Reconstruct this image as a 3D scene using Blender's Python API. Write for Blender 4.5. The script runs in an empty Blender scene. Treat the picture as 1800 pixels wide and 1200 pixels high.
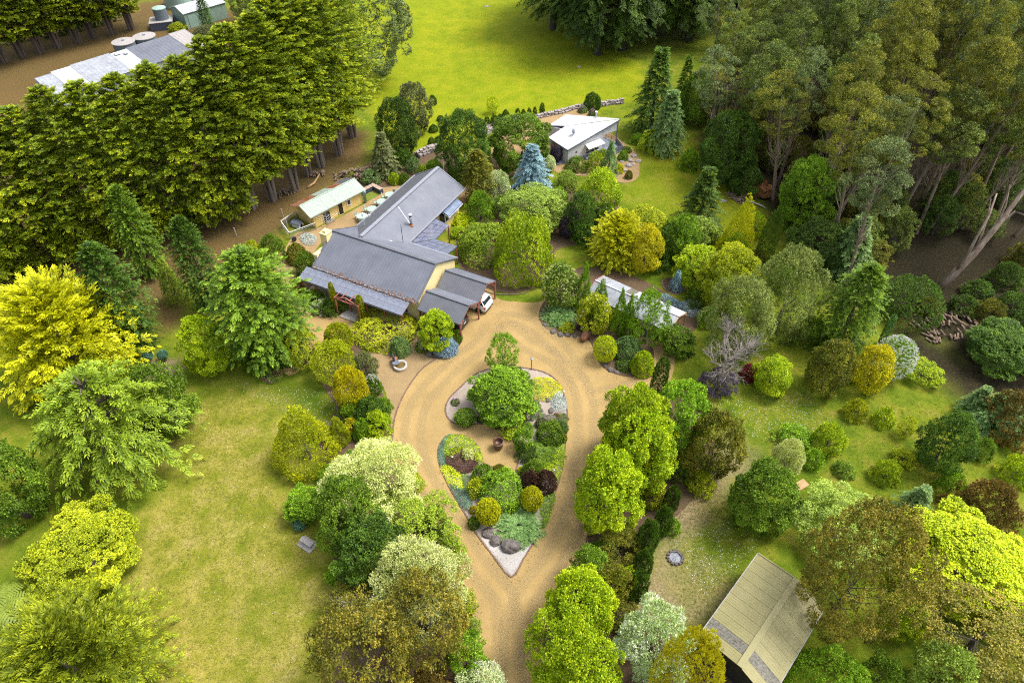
import bpy, bmesh, math, random
import numpy as np
from mathutils import Vector, Matrix

R_ = math.radians
SC = bpy.context.scene
COL = SC.collection

# ---------------------------------------------------------------- camera, sky, sun, exposure
CAM_H, FPX, PITCH = 48.0, 1200.0, R_(44.5)
cam_d = bpy.data.cameras.new('drone_camera')
cam_d.sensor_width = 36.0
cam_d.lens = 24.0
cam_d.clip_start = 0.5
cam_d.clip_end = 4000.0
cam = bpy.data.objects.new('drone_camera', cam_d)
COL.objects.link(cam)
cam.location = (0, 0, CAM_H)
cam.rotation_euler = (R_(90) - PITCH, 0, 0)
SC.camera = cam

SUN_EL, SUN_AZ = R_(60), R_(75)          # azimuth measured from +Y towards +X
world = bpy.data.worlds.new('World')
SC.world = world
world.use_nodes = True
wn, wl = world.node_tree.nodes, world.node_tree.links
wn.clear()
w_out = wn.new('ShaderNodeOutputWorld')
w_bg = wn.new('ShaderNodeBackground')
w_sky = wn.new('ShaderNodeTexSky')
w_sky.sky_type = 'NISHITA'
w_sky.sun_disc = False
w_sky.sun_elevation = SUN_EL
w_sky.sun_rotation = SUN_AZ
w_sky.air_density = 1.0
w_sky.dust_density = 4.0
w_sky.ozone_density = 1.0
w_hs = wn.new('ShaderNodeHueSaturation')
w_hs.inputs['Saturation'].default_value = 0.45      # thin overcast: a paler sky than clear blue
wl.new(w_sky.outputs[0], w_hs.inputs['Color'])
wl.new(w_hs.outputs[0], w_bg.inputs['Color'])
w_bg.inputs['Strength'].default_value = 0.125
wl.new(w_bg.outputs[0], w_out.inputs['Surface'])

sun_d = bpy.data.lights.new('sun', 'SUN')
sun_d.energy = 1.5
sun_d.angle = R_(20)
sun_d.color = (1.0, 0.95, 0.86)
sun = bpy.data.objects.new('sun', sun_d)
COL.objects.link(sun)
sv = Vector((math.sin(SUN_AZ) * math.cos(SUN_EL), math.cos(SUN_AZ) * math.cos(SUN_EL), math.sin(SUN_EL)))
sun.rotation_euler = (-sv).to_track_quat('-Z', 'Y').to_euler()
sun.location = (60, 40, 90)

vs = SC.view_settings
vs.view_transform = 'Standard'
vs.look = 'None'
vs.exposure = 1.42
vs.gamma = 1.0
vs.use_curve_mapping = False
SC.cycles.use_denoising = False
SC.cycles.filter_width = 1.15
SC.cycles.max_bounces = 6
SC.cycles.diffuse_bounces = 2
SC.cycles.transmission_bounces = 3
SC.cycles.transparent_max_bounces = 6
SC.cycles.caustics_reflective = False
SC.cycles.caustics_refractive = False

# ---------------------------------------------------------------- surveying helpers: photo sight lines to ground points
_c, _s = math.cos(PITCH), math.sin(PITCH)
AX_R = np.array([1.0, 0, 0]); AX_F = np.array([0, _c, -_s]); AX_D = np.array([0, -_s, -_c])
C0 = np.array([0, 0, CAM_H])
def P(x, y, z=0.0):
    d = AX_F * FPX + AX_R * (x - 900) + AX_D * (y - 600)
    return C0 + d * ((z - CAM_H) / d[2])
def prj(p):
    q = np.asarray(p, float) - C0
    w = q @ AX_F
    return np.stack([900 + FPX * (q @ AX_R) / w, 600 + FPX * (q @ AX_D) / w], -1)
def V(x, y, z=0.0): return Vector(P(x, y, z))

# ---------------------------------------------------------------- object helpers
def tag(o, label=None, cat=None, group=None, kind=None):
    if label: o['label'] = label
    if cat: o['category'] = cat
    if group: o['group'] = group
    if kind: o['kind'] = kind
    return o
def empty(name, loc=(0, 0, 0), rz=0.0, sc=(1, 1, 1)):
    o = bpy.data.objects.new(name, None)
    COL.objects.link(o)
    o.location = loc; o.rotation_euler = (0, 0, rz); o.scale = sc
    o.empty_display_size = 0.2
    return o
def link(name, me, parent=None, mat=None):
    o = bpy.data.objects.new(name, me)
    COL.objects.link(o)
    if parent is not None: o.parent = parent
    if mat is not None:
        if not me.materials: me.materials.append(mat)
        elif me.materials[0] != mat:
            o.material_slots[0].link = 'OBJECT'; o.material_slots[0].material = mat
    return o
class MB:
    """collects boxes, prisms, tubes and lathes and builds ONE mesh"""
    def __init__(s): s.v = []; s.f = []
    def add(s, vs_, fs):
        b = len(s.v)
        s.v += [tuple(map(float, p)) for p in vs_]
        s.f += [tuple(b + i for i in f) for f in fs]
        return s
    def box(s, c, d, rz=0.0, mtx=None):
        hx, hy, hz = d[0] / 2, d[1] / 2, d[2] / 2
        pts = [Vector((x, y, z)) for z in (-hz, hz) for x, y in ((-hx, -hy), (hx, -hy), (hx, hy), (-hx, hy))]
        m = Matrix.Translation(c) @ (mtx if mtx is not None else Matrix.Rotation(rz, 4, 'Z'))
        return s.add([m @ p for p in pts], [(3, 2, 1, 0), (4, 5, 6, 7), (0, 1, 5, 4), (1, 2, 6, 5), (2, 3, 7, 6), (3, 0, 4, 7)])
    def bar(s, a, b, w, h=None):
        a, b = Vector(a), Vector(b); d = b - a
        q = d.to_track_quat('X', 'Z').to_matrix().to_4x4()
        return s.box((a + b) / 2, (d.length, w, h or w), mtx=q)
    def prism(s, poly, z0, z1):
        n = len(poly)
        vs_ = [(p[0], p[1], z0) for p in poly] + [(p[0], p[1], z1) for p in poly]
        return s.add(vs_, [tuple(reversed(range(n))), tuple(range(n, 2 * n))] + [(i, (i + 1) % n, n + (i + 1) % n, n + i) for i in range(n)])
    def slab(s, quad, th):
        """a plate: 3D polygon thickened downwards along its normal"""
        q = [Vector(p) for p in quad]
        n = (q[1] - q[0]).cross(q[-1] - q[0]).normalized()
        if n.z < 0: n = -n
        k = len(q)
        return s.add(q + [p - n * th for p in q], [tuple(range(k)), tuple(reversed(range(k, 2 * k)))] + [(i, k + i, k + (i + 1) % k, (i + 1) % k) for i in range(k)])
    def tube(s, pts, rad, n=6, cap=True):
        pts = [Vector(p) for p in pts]
        b = len(s.v); m = len(pts)
        for i, p in enumerate(pts):
            t = (pts[min(i + 1, m - 1)] - pts[max(i - 1, 0)])
            if t.length < 1e-6: t = Vector((0, 0, 1))
            t.normalize()
            u = t.orthogonal().normalized() if abs(t.z) > .95 else t.cross(Vector((0, 0, 1))).normalized()
            w = t.cross(u)
            r = rad[i] if hasattr(rad, '__len__') else rad
            for k in range(n):
                a = 2 * math.pi * k / n
                s.v.append(tuple(p + (u * math.cos(a) + w * math.sin(a)) * r))
        for i in range(m - 1):
            for k in range(n):
                k2 = (k + 1) % n
                s.f.append((b + i * n + k, b + i * n + k2, b + (i + 1) * n + k2, b + (i + 1) * n + k))
        if cap:
            s.f.append(tuple(b + k for k in reversed(range(n))))
            s.f.append(tuple(b + (m - 1) * n + k for k in range(n)))
        return s
    def lathe(s, prof, n=16, c=(0, 0, 0), sx=1, sy=1, cap=True):
        b = len(s.v)
        for r, z in prof:
            for k in range(n):
                a = 2 * math.pi * k / n
                s.v.append((c[0] + r * math.cos(a) * sx, c[1] + r * math.sin(a) * sy, c[2] + z))
        for i in range(len(prof) - 1):
            for k in range(n):
                k2 = (k + 1) % n
                s.f.append((b + i * n + k, b + i * n + k2, b + (i + 1) * n + k2, b + (i + 1) * n + k))
        if cap:
            s.f.append(tuple(b + k for k in reversed(range(n))))
            s.f.append(tuple(b + (len(prof) - 1) * n + k for k in range(n)))
        return s
    def ball(s, c, r, n=10, m=7, sz=1.0, jit=0.0, rng=None, sx=1, sy=1):
        b = len(s.v)
        for i in range(m + 1):
            ph = math.pi * i / m
            for k in range(n):
                a = 2 * math.pi * k / n
                q = r * (1 + (rng.uniform(-jit, jit) if rng else 0))
                s.v.append((c[0] + q * sx * math.sin(ph) * math.cos(a), c[1] + q * sy * math.sin(ph) * math.sin(a), c[2] + q * sz * math.cos(ph)))
        for i in range(m):
            for k in range(n):
                k2 = (k + 1) % n
                s.f.append((b + i * n + k, b + (i + 1) * n + k, b + (i + 1) * n + k2, b + i * n + k2))
        return s
    def mesh(s, name, smooth=False):
        me = bpy.data.meshes.new(name)
        me.from_pydata(s.v, [], s.f); me.update()
        if smooth: me.polygons.foreach_set('use_smooth', [True] * len(me.polygons))
        return me
    def build(s, name, mat, parent=None, smooth=False, bevel=0.0):
        me = s.mesh(name, smooth)
        me.materials.append(mat)
        o = link(name, me, parent)
        if bevel:
            md = o.modifiers.new('bevel', 'BEVEL'); md.width = bevel; md.segments = 2; md.limit_method = 'ANGLE'
        return o
def copy_tree(o, parent=None):
    c = o.copy(); COL.objects.link(c); c.parent = parent
    for ch in o.children: copy_tree(ch, c)
    return c

# ---------------------------------------------------------------- materials
def new_mat(name):
    m = bpy.data.materials.new(name); m.use_nodes = True
    nt = m.node_tree; nt.nodes.clear()
    out = nt.nodes.new('ShaderNodeOutputMaterial')
    return m, nt.nodes, nt.links, out
def ramp(nodes, stops):
    r = nodes.new('ShaderNodeValToRGB')
    e = r.color_ramp.elements
    e[0].position, e[0].color = stops[0][0], (*stops[0][1], 1)
    e[1].position, e[1].color = stops[-1][0], (*stops[-1][1], 1)
    for p, c in stops[1:-1]:
        k = e.new(p); k.color = (*c, 1)
    return r
def surf(name, c0, c1=None, scale=3.0, rough=0.7, metal=0.0, bump=0.0, bscale=None, detail=6, spec=0.4, mid=None, coords='Object', stretch=None, lo=.3, hi=.7):
    """noise-mottled surface"""
    m, N, L, out = new_mat(name)
    b = N.new('ShaderNodeBsdfPrincipled')
    b.inputs['Roughness'].default_value = rough; b.inputs['Metallic'].default_value = metal
    b.inputs['Specular IOR Level'].default_value = spec
    tc = N.new('ShaderNodeTexCoord')
    src = tc.outputs[coords]
    if stretch:
        mp = N.new('ShaderNodeMapping'); mp.inputs['Scale'].default_value = stretch
        L.new(src, mp.inputs[0]); src = mp.outputs[0]
    if c1 is None: b.inputs['Base Color'].default_value = (*c0, 1)
    else:
        n = N.new('ShaderNodeTexNoise'); n.inputs['Scale'].default_value = scale; n.inputs['Detail'].default_value = detail
        n.inputs['Roughness'].default_value = .65
        L.new(src, n.inputs['Vector'])
        r = ramp(N, [(lo, c0), (.5, mid), (hi, c1)] if mid else [(lo, c0), (hi, c1)])
        L.new(n.outputs['Fac'], r.inputs[0]); L.new(r.outputs[0], b.inputs['Base Color'])
    if bump:
        n2 = N.new('ShaderNodeTexNoise'); n2.inputs['Scale'].default_value = bscale or scale * 4; n2.inputs['Detail'].default_value = 4
        L.new(src, n2.inputs['Vector'])
        bp = N.new('ShaderNodeBump'); bp.inputs['Strength'].default_value = bump; bp.inputs['Distance'].default_value = .05
        L.new(n2.outputs['Fac'], bp.inputs['Height']); L.new(bp.outputs[0], b.inputs['Normal'])
    L.new(b.outputs[0], out.inputs[0])
    return m
def boards(name, col, col2, pitch=.18, axis='Z'):
    """painted weatherboards: fine relief lines"""
    m, N, L, out = new_mat(name)
    b = N.new('ShaderNodeBsdfPrincipled'); b.inputs['Roughness'].default_value = .6
    tc = N.new('ShaderNodeTexCoord')
    n = N.new('ShaderNodeTexNoise'); n.inputs['Scale'].default_value = 1.5; n.inputs['Detail'].default_value = 5
    L.new(tc.outputs['Object'], n.inputs['Vector'])
    r = ramp(N, [(.3, col), (.75, col2)]); L.new(n.outputs['Fac'], r.inputs[0]); L.new(r.outputs[0], b.inputs['Base Color'])
    w = N.new('ShaderNodeTexWave'); w.wave_type = 'BANDS'; w.bands_direction = axis; w.wave_profile = 'SAW'
    w.inputs['Scale'].default_value = .314 / pitch / 1.0
    L.new(tc.outputs['Object'], w.inputs['Vector'])
    bp = N.new('ShaderNodeBump'); bp.inputs['Strength'].default_value = .25; bp.inputs['Distance'].default_value = .012
    L.new(w.outputs['Fac'], bp.inputs['Height']); L.new(bp.outputs[0], b.inputs['Normal'])
    L.new(b.outputs[0], out.inputs[0])
    return m
def leaf_mat(name, c0, c1, c2, transl=.26, patch=.35, rough=.55, vary=.12):
    """leaf colour from the leaf's own tint, mottled patches and a little per-plant variation"""
    m, N, L, out = new_mat(name)
    at = N.new('ShaderNodeAttribute'); at.attribute_name = 'tint'
    tc = N.new('ShaderNodeTexCoord')
    n = N.new('ShaderNodeTexNoise'); n.inputs['Scale'].default_value = .7; n.inputs['Detail'].default_value = 3
    L.new(tc.outputs['Object'], n.inputs['Vector'])
    ma = N.new('ShaderNodeMath'); ma.operation = 'MULTIPLY_ADD'; ma.inputs[1].default_value = patch * 2; ma.inputs[2].default_value = -patch
    L.new(n.outputs['Fac'], ma.inputs[0])
    ad = N.new('ShaderNodeMath'); ad.operation = 'ADD'
    L.new(ma.outputs[0], ad.inputs[0]); L.new(at.outputs['Fac'], ad.inputs[1])
    r = ramp(N, [(.05, c0), (.5, c1), (.95, c2)])
    L.new(ad.outputs[0], r.inputs[0])
    oi = N.new('ShaderNodeObjectInfo')
    hv = N.new('ShaderNodeHueSaturation')
    v1 = N.new('ShaderNodeMapRange'); v1.inputs[3].default_value = 1 - vary; v1.inputs[4].default_value = 1 + vary
    L.new(oi.outputs['Random'], v1.inputs[0]); L.new(v1.outputs[0], hv.inputs['Value'])
    L.new(r.outputs[0], hv.inputs['Color'])
    b = N.new('ShaderNodeBsdfPrincipled'); b.inputs['Roughness'].default_value = rough; b.inputs['Specular IOR Level'].default_value = .25
    L.new(hv.outputs[0], b.inputs['Base Color'])
    t = N.new('ShaderNodeBsdfTranslucent'); L.new(hv.outputs[0], t.inputs['Color'])
    mx = N.new('ShaderNodeMixShader'); mx.inputs[0].default_value = transl
    L.new(b.outputs[0], mx.inputs[1]); L.new(t.outputs[0], mx.inputs[2]); L.new(mx.outputs[0], out.inputs[0])
    return m
# ---------------------------------------------------------------- foliage
def nrm(a): return a / np.maximum(np.linalg.norm(a, axis=-1, keepdims=True), 1e-9)
def leaf_mesh(name, pos, axis, nor, ln, wd, tint, fold=.12):
    n = len(pos)
    axis = nrm(axis); side = nrm(np.cross(nor, axis)); nn = nrm(np.cross(axis, side))
    ln = np.broadcast_to(ln, (n,))[:, None]; wd = np.broadcast_to(wd, (n,))[:, None]
    v = np.empty((n, 4, 3))
    v[:, 0] = pos
    v[:, 1] = pos + axis * ln * .45 + side * wd * .5 + nn * ln * fold
    v[:, 2] = pos + axis * ln
    v[:, 3] = pos + axis * ln * .45 - side * wd * .5 + nn * ln * fold
    t = np.empty((n, 4)); t[:, 0] = tint - .12; t[:, 1] = tint; t[:, 3] = tint; t[:, 2] = tint + .12
    me = bpy.data.meshes.new(name)
    me.vertices.add(n * 4); me.vertices.foreach_set('co', v.reshape(-1).astype(np.float32))
    me.loops.add(n * 4); me.loops.foreach_set('vertex_index', np.arange(n * 4, dtype=np.int32))
    me.polygons.add(n); me.polygons.foreach_set('loop_start', np.arange(0, n * 4, 4, dtype=np.int32))
    a = me.attributes.new('tint', 'FLOAT', 'POINT'); a.data.foreach_set('value', np.clip(t, 0, 1).reshape(-1).astype(np.float32))
    me.update(calc_edges=True)
    return me

PROF = dict(
    ball=lambda t: np.sqrt(np.clip(1 - (2 * t - 1) ** 2, 0, 1)),
    dome=lambda t: np.sqrt(np.clip(1 - t ** 2, 0, 1)) * np.clip(.82 + t * 1.6, 0, 1),
    egg=lambda t: np.clip(np.sin(np.pi * np.clip(t, 0, 1) ** .72), 0, 1) ** .75,
    bud=lambda t: np.clip(1 - np.abs(2 * np.clip(t, 0, 1) ** .7 - 1) ** 2.2, 0, 1) ** .6,
    round=lambda t: np.maximum(np.clip(1 - np.abs(2 * np.clip(t, 0, 1) ** .88 - 1) ** 2.4, 0, 1) ** .5, np.where(t < .45, .70 + .6 * t, 0)),
    cone=lambda t: np.clip(1 - t, 0, 1) ** .85 * np.clip((t + .04) / .12, 0, 1) ** .5,
    spire=lambda t: np.clip(1 - t, 0, 1) ** .6 * np.clip((t + .06) / .14, 0, 1) ** .5,
    column=lambda t: np.clip(1 - np.abs(2 * t - 1) ** 3.5, 0, 1) ** .6 * (1 - .25 * t),
    umb=lambda t: np.sqrt(np.clip(1 - t ** 2.2, 0, 1)) * np.clip(.45 + t * 1.5, 0, 1),
    vase=lambda t: np.clip(t, 0, 1) ** .45 * np.sqrt(np.clip(1 - t ** 5, 0, 1)),
    mat=lambda t: np.sqrt(np.clip(1 - t ** 2, 0, 1)),
)
# shape table: how a kind of plant carries its leaves
SH = dict(
    broad=dict(k='blob', prof='round', cb=.08, asp=1.9, nb=64, br=.215, cov=1.55, lw=.68, droop=.15, flat=.8, ls=.85, limbs=0),
    maple=dict(k='blob', prof='round', cb=.05, asp=1.9, nb=96, br=.18, cov=1.5, lw=.86, droop=.1, flat=.66, ls=.74, limbs=0),
    loose=dict(k='blob', prof='round', cb=.12, asp=1.9, nb=64, br=.165, cov=1.5, lw=.6, droop=-.1, flat=.8, ls=.85, limbs=14),
    shrub=dict(k='blob', prof='dome', cb=0, asp=1.2, nb=46, br=.22, cov=1.6, lw=.6, droop=.0, flat=.85, ls=.9),
    clip=dict(k='shell', prof='dome', cb=0, asp=1.25, lim=(.25, 2.2), tuft=.9, cov=2.6, lw=.6, droop=.0, lump=.10, ls=.8),
    orb=dict(k='shell', prof='ball', cb=.0, asp=1.9, tuft=.7, cov=2.8, lw=.6, droop=.0, lump=.025, ls=.72),
    weep=dict(k='shell', prof='dome', cb=.0, asp=1.0, tuft=1.3, cov=2.3, lw=.42, droop=.9, lump=.13, ls=1.15, lim=(.35, 2.4)),
    tuftcone=dict(k='shell', prof='cone', cb=0, asp=2.4, lim=(1.2, 7), tuft=1.5, cov=2.0, lw=.5, droop=-.6, lump=.10, ls=.95),
    tuftegg=dict(k='shell', prof='bud', cb=0, asp=1.9, lim=(1, 5), tuft=1.5, cov=2.0, lw=.5, droop=-.6, lump=.11, ls=.95),
    pencil=dict(k='shell', prof='column', cb=0, asp=6.0, lim=(3, 14), tuft=1.3, cov=2.4, lw=.4, droop=-1.4, lump=.12, ls=1.0),
    birch=dict(k='blob', prof='round', cb=.06, asp=1.8, nb=120, br=.145, cov=1.55, lw=.48, droop=.55, flat=1.3, ls=.8),
    gum=dict(k='blob', prof='umb', cb=.54, asp=5.6, nb=34, br=.23, cov=1.45, lw=.42, droop=.4, flat=.50, ls=.9, limbs=20, trunk=.0115),
    gumrag=dict(k='blob', prof='round', cb=.48, asp=5.6, nb=26, br=.25, cov=1.3, lw=.42, droop=.5, flat=.55, ls=.95, limbs=20, trunk=.0115),
    gumfull=dict(k='blob', prof='round', cb=.16, asp=2.2, nb=110, br=.165, cov=1.05, lw=.58, droop=.3, flat=.75, ls=.85, limbs=18, trunk=.022),
    spread=dict(k='blob', prof='dome', cb=.15, asp=1.2, nb=46, br=.20, cov=1.3, lw=.4, droop=.1, flat=.7, limbs=12),
    cloud=dict(k='blob', prof='umb', cb=.12, asp=1.3, nb=46, br=.21, cov=1.8, lw=.5, droop=-.1, flat=.62, limbs=12, ls=.85),
    mat=dict(k='blob', prof='mat', cb=0, asp=.30, nb=44, br=.17, cov=1.5, lw=.42, droop=.0, flat=.5),
    macro=dict(rag=.55, k='branch', prof='bud', cb=.04, asp=3.3, nbr=330, el=(.15, .5), spray=.125, per=17, droop=.10, lw=.40, trunk=.016, stems=4),
    spike=dict(k='branch', prof='dome', cb=.02, asp=1.15, nbr=330, el=(.1, .95), spray=.15, per=10, droop=.25, lw=.34),
    feather=dict(k='branch', prof='dome', cb=.05, asp=1.15, nbr=150, el=(-.05, .75), spray=.15, per=15, droop=.38, lw=.3, wood=1),
    fir=dict(lim=(1.4, 6), k='branch', prof='cone', cb=.02, asp=2.8, nbr=170, el=(-.1, .35), spray=.22, per=9, droop=.25, lw=.34),
    spruce=dict(lim=(.8, 5), k='branch', prof='cone', cb=.02, asp=2.3, nbr=150, el=(-.05, .4), spray=.22, per=10, droop=.30, lw=.36, whorl=12),
    lawson=dict(lim=(1.4, 5.5), k='branch', prof='bud', cb=.0, asp=2.5, nbr=330, el=(.15, .8), spray=.17, per=8, droop=.35, lw=.45),
    weepcone=dict(k='branch', prof='cone', cb=.03, asp=2.6, nbr=120, el=(-.35, .1), spray=.26, per=9, droop=.75, lw=.26),
    pine=dict(k='branch', prof='bud', cb=.10, asp=3.4, nbr=170, el=(-.1, .35), spray=.19, per=14, droop=.38, lw=.26, trunk=.022, wood=1),
    starry=dict(k='branch', prof='dome', cb=.0, asp=.9, nbr=330, el=(.0, .9), spray=.13, per=9, droop=.2, lw=.3),
    juniper=dict(k='branch', prof='mat', cb=.0, asp=.45, nbr=150, el=(.0, .55), spray=.22, per=7, droop=.12, lw=.3),
)
LEAF = {.35: .070, .7: .088, 1.3: .108, 2.4: .132, 4.2: .175, 7.0: .225}
PROTO = {}
def bucket(r): return min(LEAF, key=lambda b: abs(math.log(b / r)))
def blob_leaves(rng, R, h, sp, ls):
    prof = PROF[sp['prof']]; nb = sp['nb']; cb = sp['cb']
    i = np.arange(nb)
    tt = np.linspace(0, 1, 120); pz = prof(tt) * R; dz = (1 - cb) * h / 119
    wg = (pz + .05 * R) * np.hypot(np.gradient(pz), dz); cdf = np.cumsum(wg) / wg.sum()
    t = np.interp((i + rng.uniform(.1, .9, nb)) / nb, cdf, tt)
    th = i * 2.399963 + rng.uniform(-.5, .5, nb)
    br = sp['br'] * R * rng.uniform(.72, 1.3, nb)
    rr = np.maximum(prof(t) * R - .85 * br, 0) * np.where(rng.random(nb) < .12, rng.uniform(1.1, 1.25, nb), rng.uniform(.70, 1.08, nb))
    z = (cb + t * (1 - cb)) * h
    z = np.minimum(z, h - br * sp['flat'] * .75)
    C = np.stack([rr * np.cos(th), rr * np.sin(th), z], -1)
    ctr = np.array([0, 0, (cb + .35 * (1 - cb)) * h])
    rc = ls * 1.35
    area = 4 * np.pi * br ** 2 * .55
    ncl = np.maximum((sp['cov'] * area / (np.pi * rc ** 2)).astype(int), 3)
    idx = np.repeat(i, ncl)
    d = nrm(rng.normal(size=(len(idx), 3)))
    out = C[idx] - ctr; out[:, 2] *= .6; out = nrm(out)
    flip = (np.einsum('ij,ij->i', d, out) < -.05) & (rng.random(len(idx)) > .15)
    d[flip] *= -1
    q = C[idx] + d * br[idx][:, None] * np.array([1, 1, sp['flat']]) * rng.uniform(.84, 1.05, (len(idx), 1))
    # drop clumps buried deep in a neighbouring lobe
    keep = np.ones(len(idx), bool)
    for j in range(nb):
        dd = np.linalg.norm((q - C[j]) / np.array([1, 1, sp['flat']]), axis=1)
        keep &= ~((dd < br[j] * .72) & (idx != j))
    keep |= rng.random(len(idx)) < .10
    keep &= q[:, 2] > -.02 * h
    q, d, idx = q[keep], d[keep], idx[keep]
    nl = 11
    k = np.repeat(np.arange(len(q)), nl); n = len(k)
    bt = rng.uniform(-.12, .12, nb)[idx][k] + rng.uniform(-.16, .16, len(q))[k]
    off = nrm(rng.normal(size=(n, 3)))
    pos = q[k] + off * rc * rng.random((n, 1)) ** .6 * np.array([1, 1, .8])
    ax = nrm(d[k] * .55 + off * .55 + rng.normal(size=(n, 3)) * .35 + np.array([0, 0, -sp['droop']]))
    nor = nrm(d[k] * .7 + np.array([0, 0, .55]) + rng.normal(size=(n, 3)) * .45)
    ln = ls * rng.uniform(.7, 1.3, n)
    tint = np.clip(.5 + bt + rng.uniform(-.25, .25, n), .02, .98)
    return pos, ax, nor, ln, ln * sp['lw'], tint, C
def shell_leaves(rng, R, h, sp, ls):
    prof = PROF[sp['prof']]; cb = sp['cb']
    tt = np.linspace(0, 1, 200); pr_ = prof(tt) * R; dz = (1 - cb) * h / 199
    dl = np.hypot(np.gradient(pr_), dz); wgt = pr_ * dl; area = 2 * np.pi * wgt.sum(); cdf = np.cumsum(wgt) / wgt.sum()
    tr = ls * sp['tuft']; nl = 8
    nt = int(sp['cov'] * area / (nl * .3 * ls * ls * sp['lw'] / .6)); nt = min(nt, 2200)
    t = np.interp(rng.random(nt), cdf, tt); th = rng.random(nt) * 6.2832
    slope = np.interp(t, tt, np.gradient(pr_, dz))
    r = prof(t) * R; z = (cb + t * (1 - cb)) * h
    out = nrm(np.stack([np.cos(th), np.sin(th), -slope], -1))
    a, b, c = rng.uniform(0, 6, 3); f = 2.2 / max(R * .35, .12)
    x_, y_ = r * np.cos(th), r * np.sin(th)
    lump = np.sin(f * x_ + a + 1.3 * np.sin(f * .7 * y_)) * np.sin(f * y_ + b) * .6 + np.sin(f * z * 1.1 + c + 2 * np.sin(th * 3)) * .4
    c0 = np.stack([x_, y_, z], -1) + out * (lump * sp['lump'] * R - rng.random(nt) ** 2 * .10 * R)[:, None]
    inner = rng.random(nt) < .2; c0[inner] -= out[inner] * .12 * R
    k = np.repeat(np.arange(nt), nl); n = nt * nl
    off = nrm(rng.normal(size=(n, 3)))
    pos = c0[k] + off * tr * .5 * rng.random((n, 1))
    ax = nrm(out[k] * .55 + off * .8 + np.array([0, 0, -sp['droop']]))
    nor = nrm(out[k] + rng.normal(size=(n, 3)) * .45)
    ln = ls * rng.uniform(.7, 1.3, n)
    tint = np.clip(.5 + .16 * lump[k] + rng.uniform(-.14, .14, nt)[k] + rng.uniform(-.2, .2, n), .02, .98)
    C = np.stack([x_, y_, z], -1)[:20] * .6
    return pos, ax, nor, ln, ln * sp['lw'], tint, C
def branch_leaves(rng, R, h, sp, ls):
    prof = PROF[sp['prof']]; cb = sp['cb']; n = sp['nbr']
    per = sp['per']
    i = np.arange(n)
    t = ((i + rng.random(n)) / n)
    if sp.get('whorl'):
        w = sp['whorl']; t = (np.floor(t * w) + .5 + rng.uniform(-.16, .16, n)) / w
    else: t = t ** (1.15 if sp['prof'] in ('cone',) else .95)
    az = i * 2.399963 + rng.uniform(-.35, .35, n)
    Lb = np.maximum(prof(t) * R, .10 * R) * rng.uniform(sp.get('rag', .78), 1.12, n)
    el = sp['el'][0] + (sp['el'][1] - sp['el'][0]) * t + rng.uniform(-.12, .12, n)
    z0 = (cb + t * (1 - cb)) * h - np.tan(el) * Lb * .85 + sp['droop'] * Lb * .8
    lo = .35
    u = np.tile(np.linspace(lo, 1, per), n) + rng.uniform(-.04, .04, n * per)
    b = np.repeat(i, per)
    ca, sa = np.cos(az[b]), np.sin(az[b])
    r = u * Lb[b]
    z = z0[b] + np.tan(el[b]) * r - sp['droop'] * Lb[b] * u ** 2.2
    lat = rng.normal(size=n * per) * .05 * Lb[b]
    pos = np.stack([ca * r - sa * lat, sa * r + ca * lat, z], -1)
    slope = np.tan(el[b]) - sp['droop'] * 2.2 * u ** 1.2
    d0 = nrm(np.stack([ca, sa, slope], -1))
    sd = np.stack([-sa, ca, np.zeros_like(ca)], -1)
    sg = np.where(np.arange(n * per) % 2 == 0, 1, -1) * rng.uniform(.3, 1.0, n * per)
    sg[np.tile(np.arange(per), n) == per - 1] = 0
    sdir = nrm(d0 + sd * sg[:, None] + rng.normal(size=d0.shape) * .12)
    S = sp['spray'] * R * rng.uniform(.7, 1.25, n * per) * (.75 + .35 * (1 - u))
    up = nrm(np.array([0, 0, 1.]) + d0 * .35 + rng.normal(size=d0.shape) * .22)
    side = nrm(np.cross(up, sdir)); upn = nrm(np.cross(sdir, side))
    bt = (rng.uniform(-.12, .12, n)[b] + rng.uniform(-.1, .1, n * per))
    PP, AA, NN, LL, TT = [], [], [], [], []
    for f, sgn in ((0.0, 1), (0.0, -1), (.3, 1), (.3, -1), (.55, 1), (.55, -1), (.7, 0)):
        PP.append(pos + sdir * (S * f)[:, None] - upn * (S * f * f * .15)[:, None])
        AA.append(nrm(sdir + side * sgn * .75 + rng.normal(size=d0.shape) * .1))
        NN.append(nrm(upn + rng.normal(size=d0.shape) * .25))
        LL.append(S * (.62 - .28 * f if sgn else .42) * rng.uniform(.8, 1.2, len(S)))
        TT.append(.38 + bt + f * .32 + rng.uniform(-.14, .14, len(S)) + (.12 if sgn == 0 else 0))
    pos_, ln = np.concatenate(PP), np.concatenate(LL)
    return (pos_, np.concatenate(AA), np.concatenate(NN), ln, ln * sp['lw'], np.clip(np.concatenate(TT), .02, .98),
            np.stack([np.cos(az) * Lb * .8, np.sin(az) * Lb * .8, z0 + np.tan(el) * Lb * .8 - sp['droop'] * Lb * .6], -1), np.stack([0 * az, 0 * az, np.maximum(z0, .02 * h)], -1))
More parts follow.
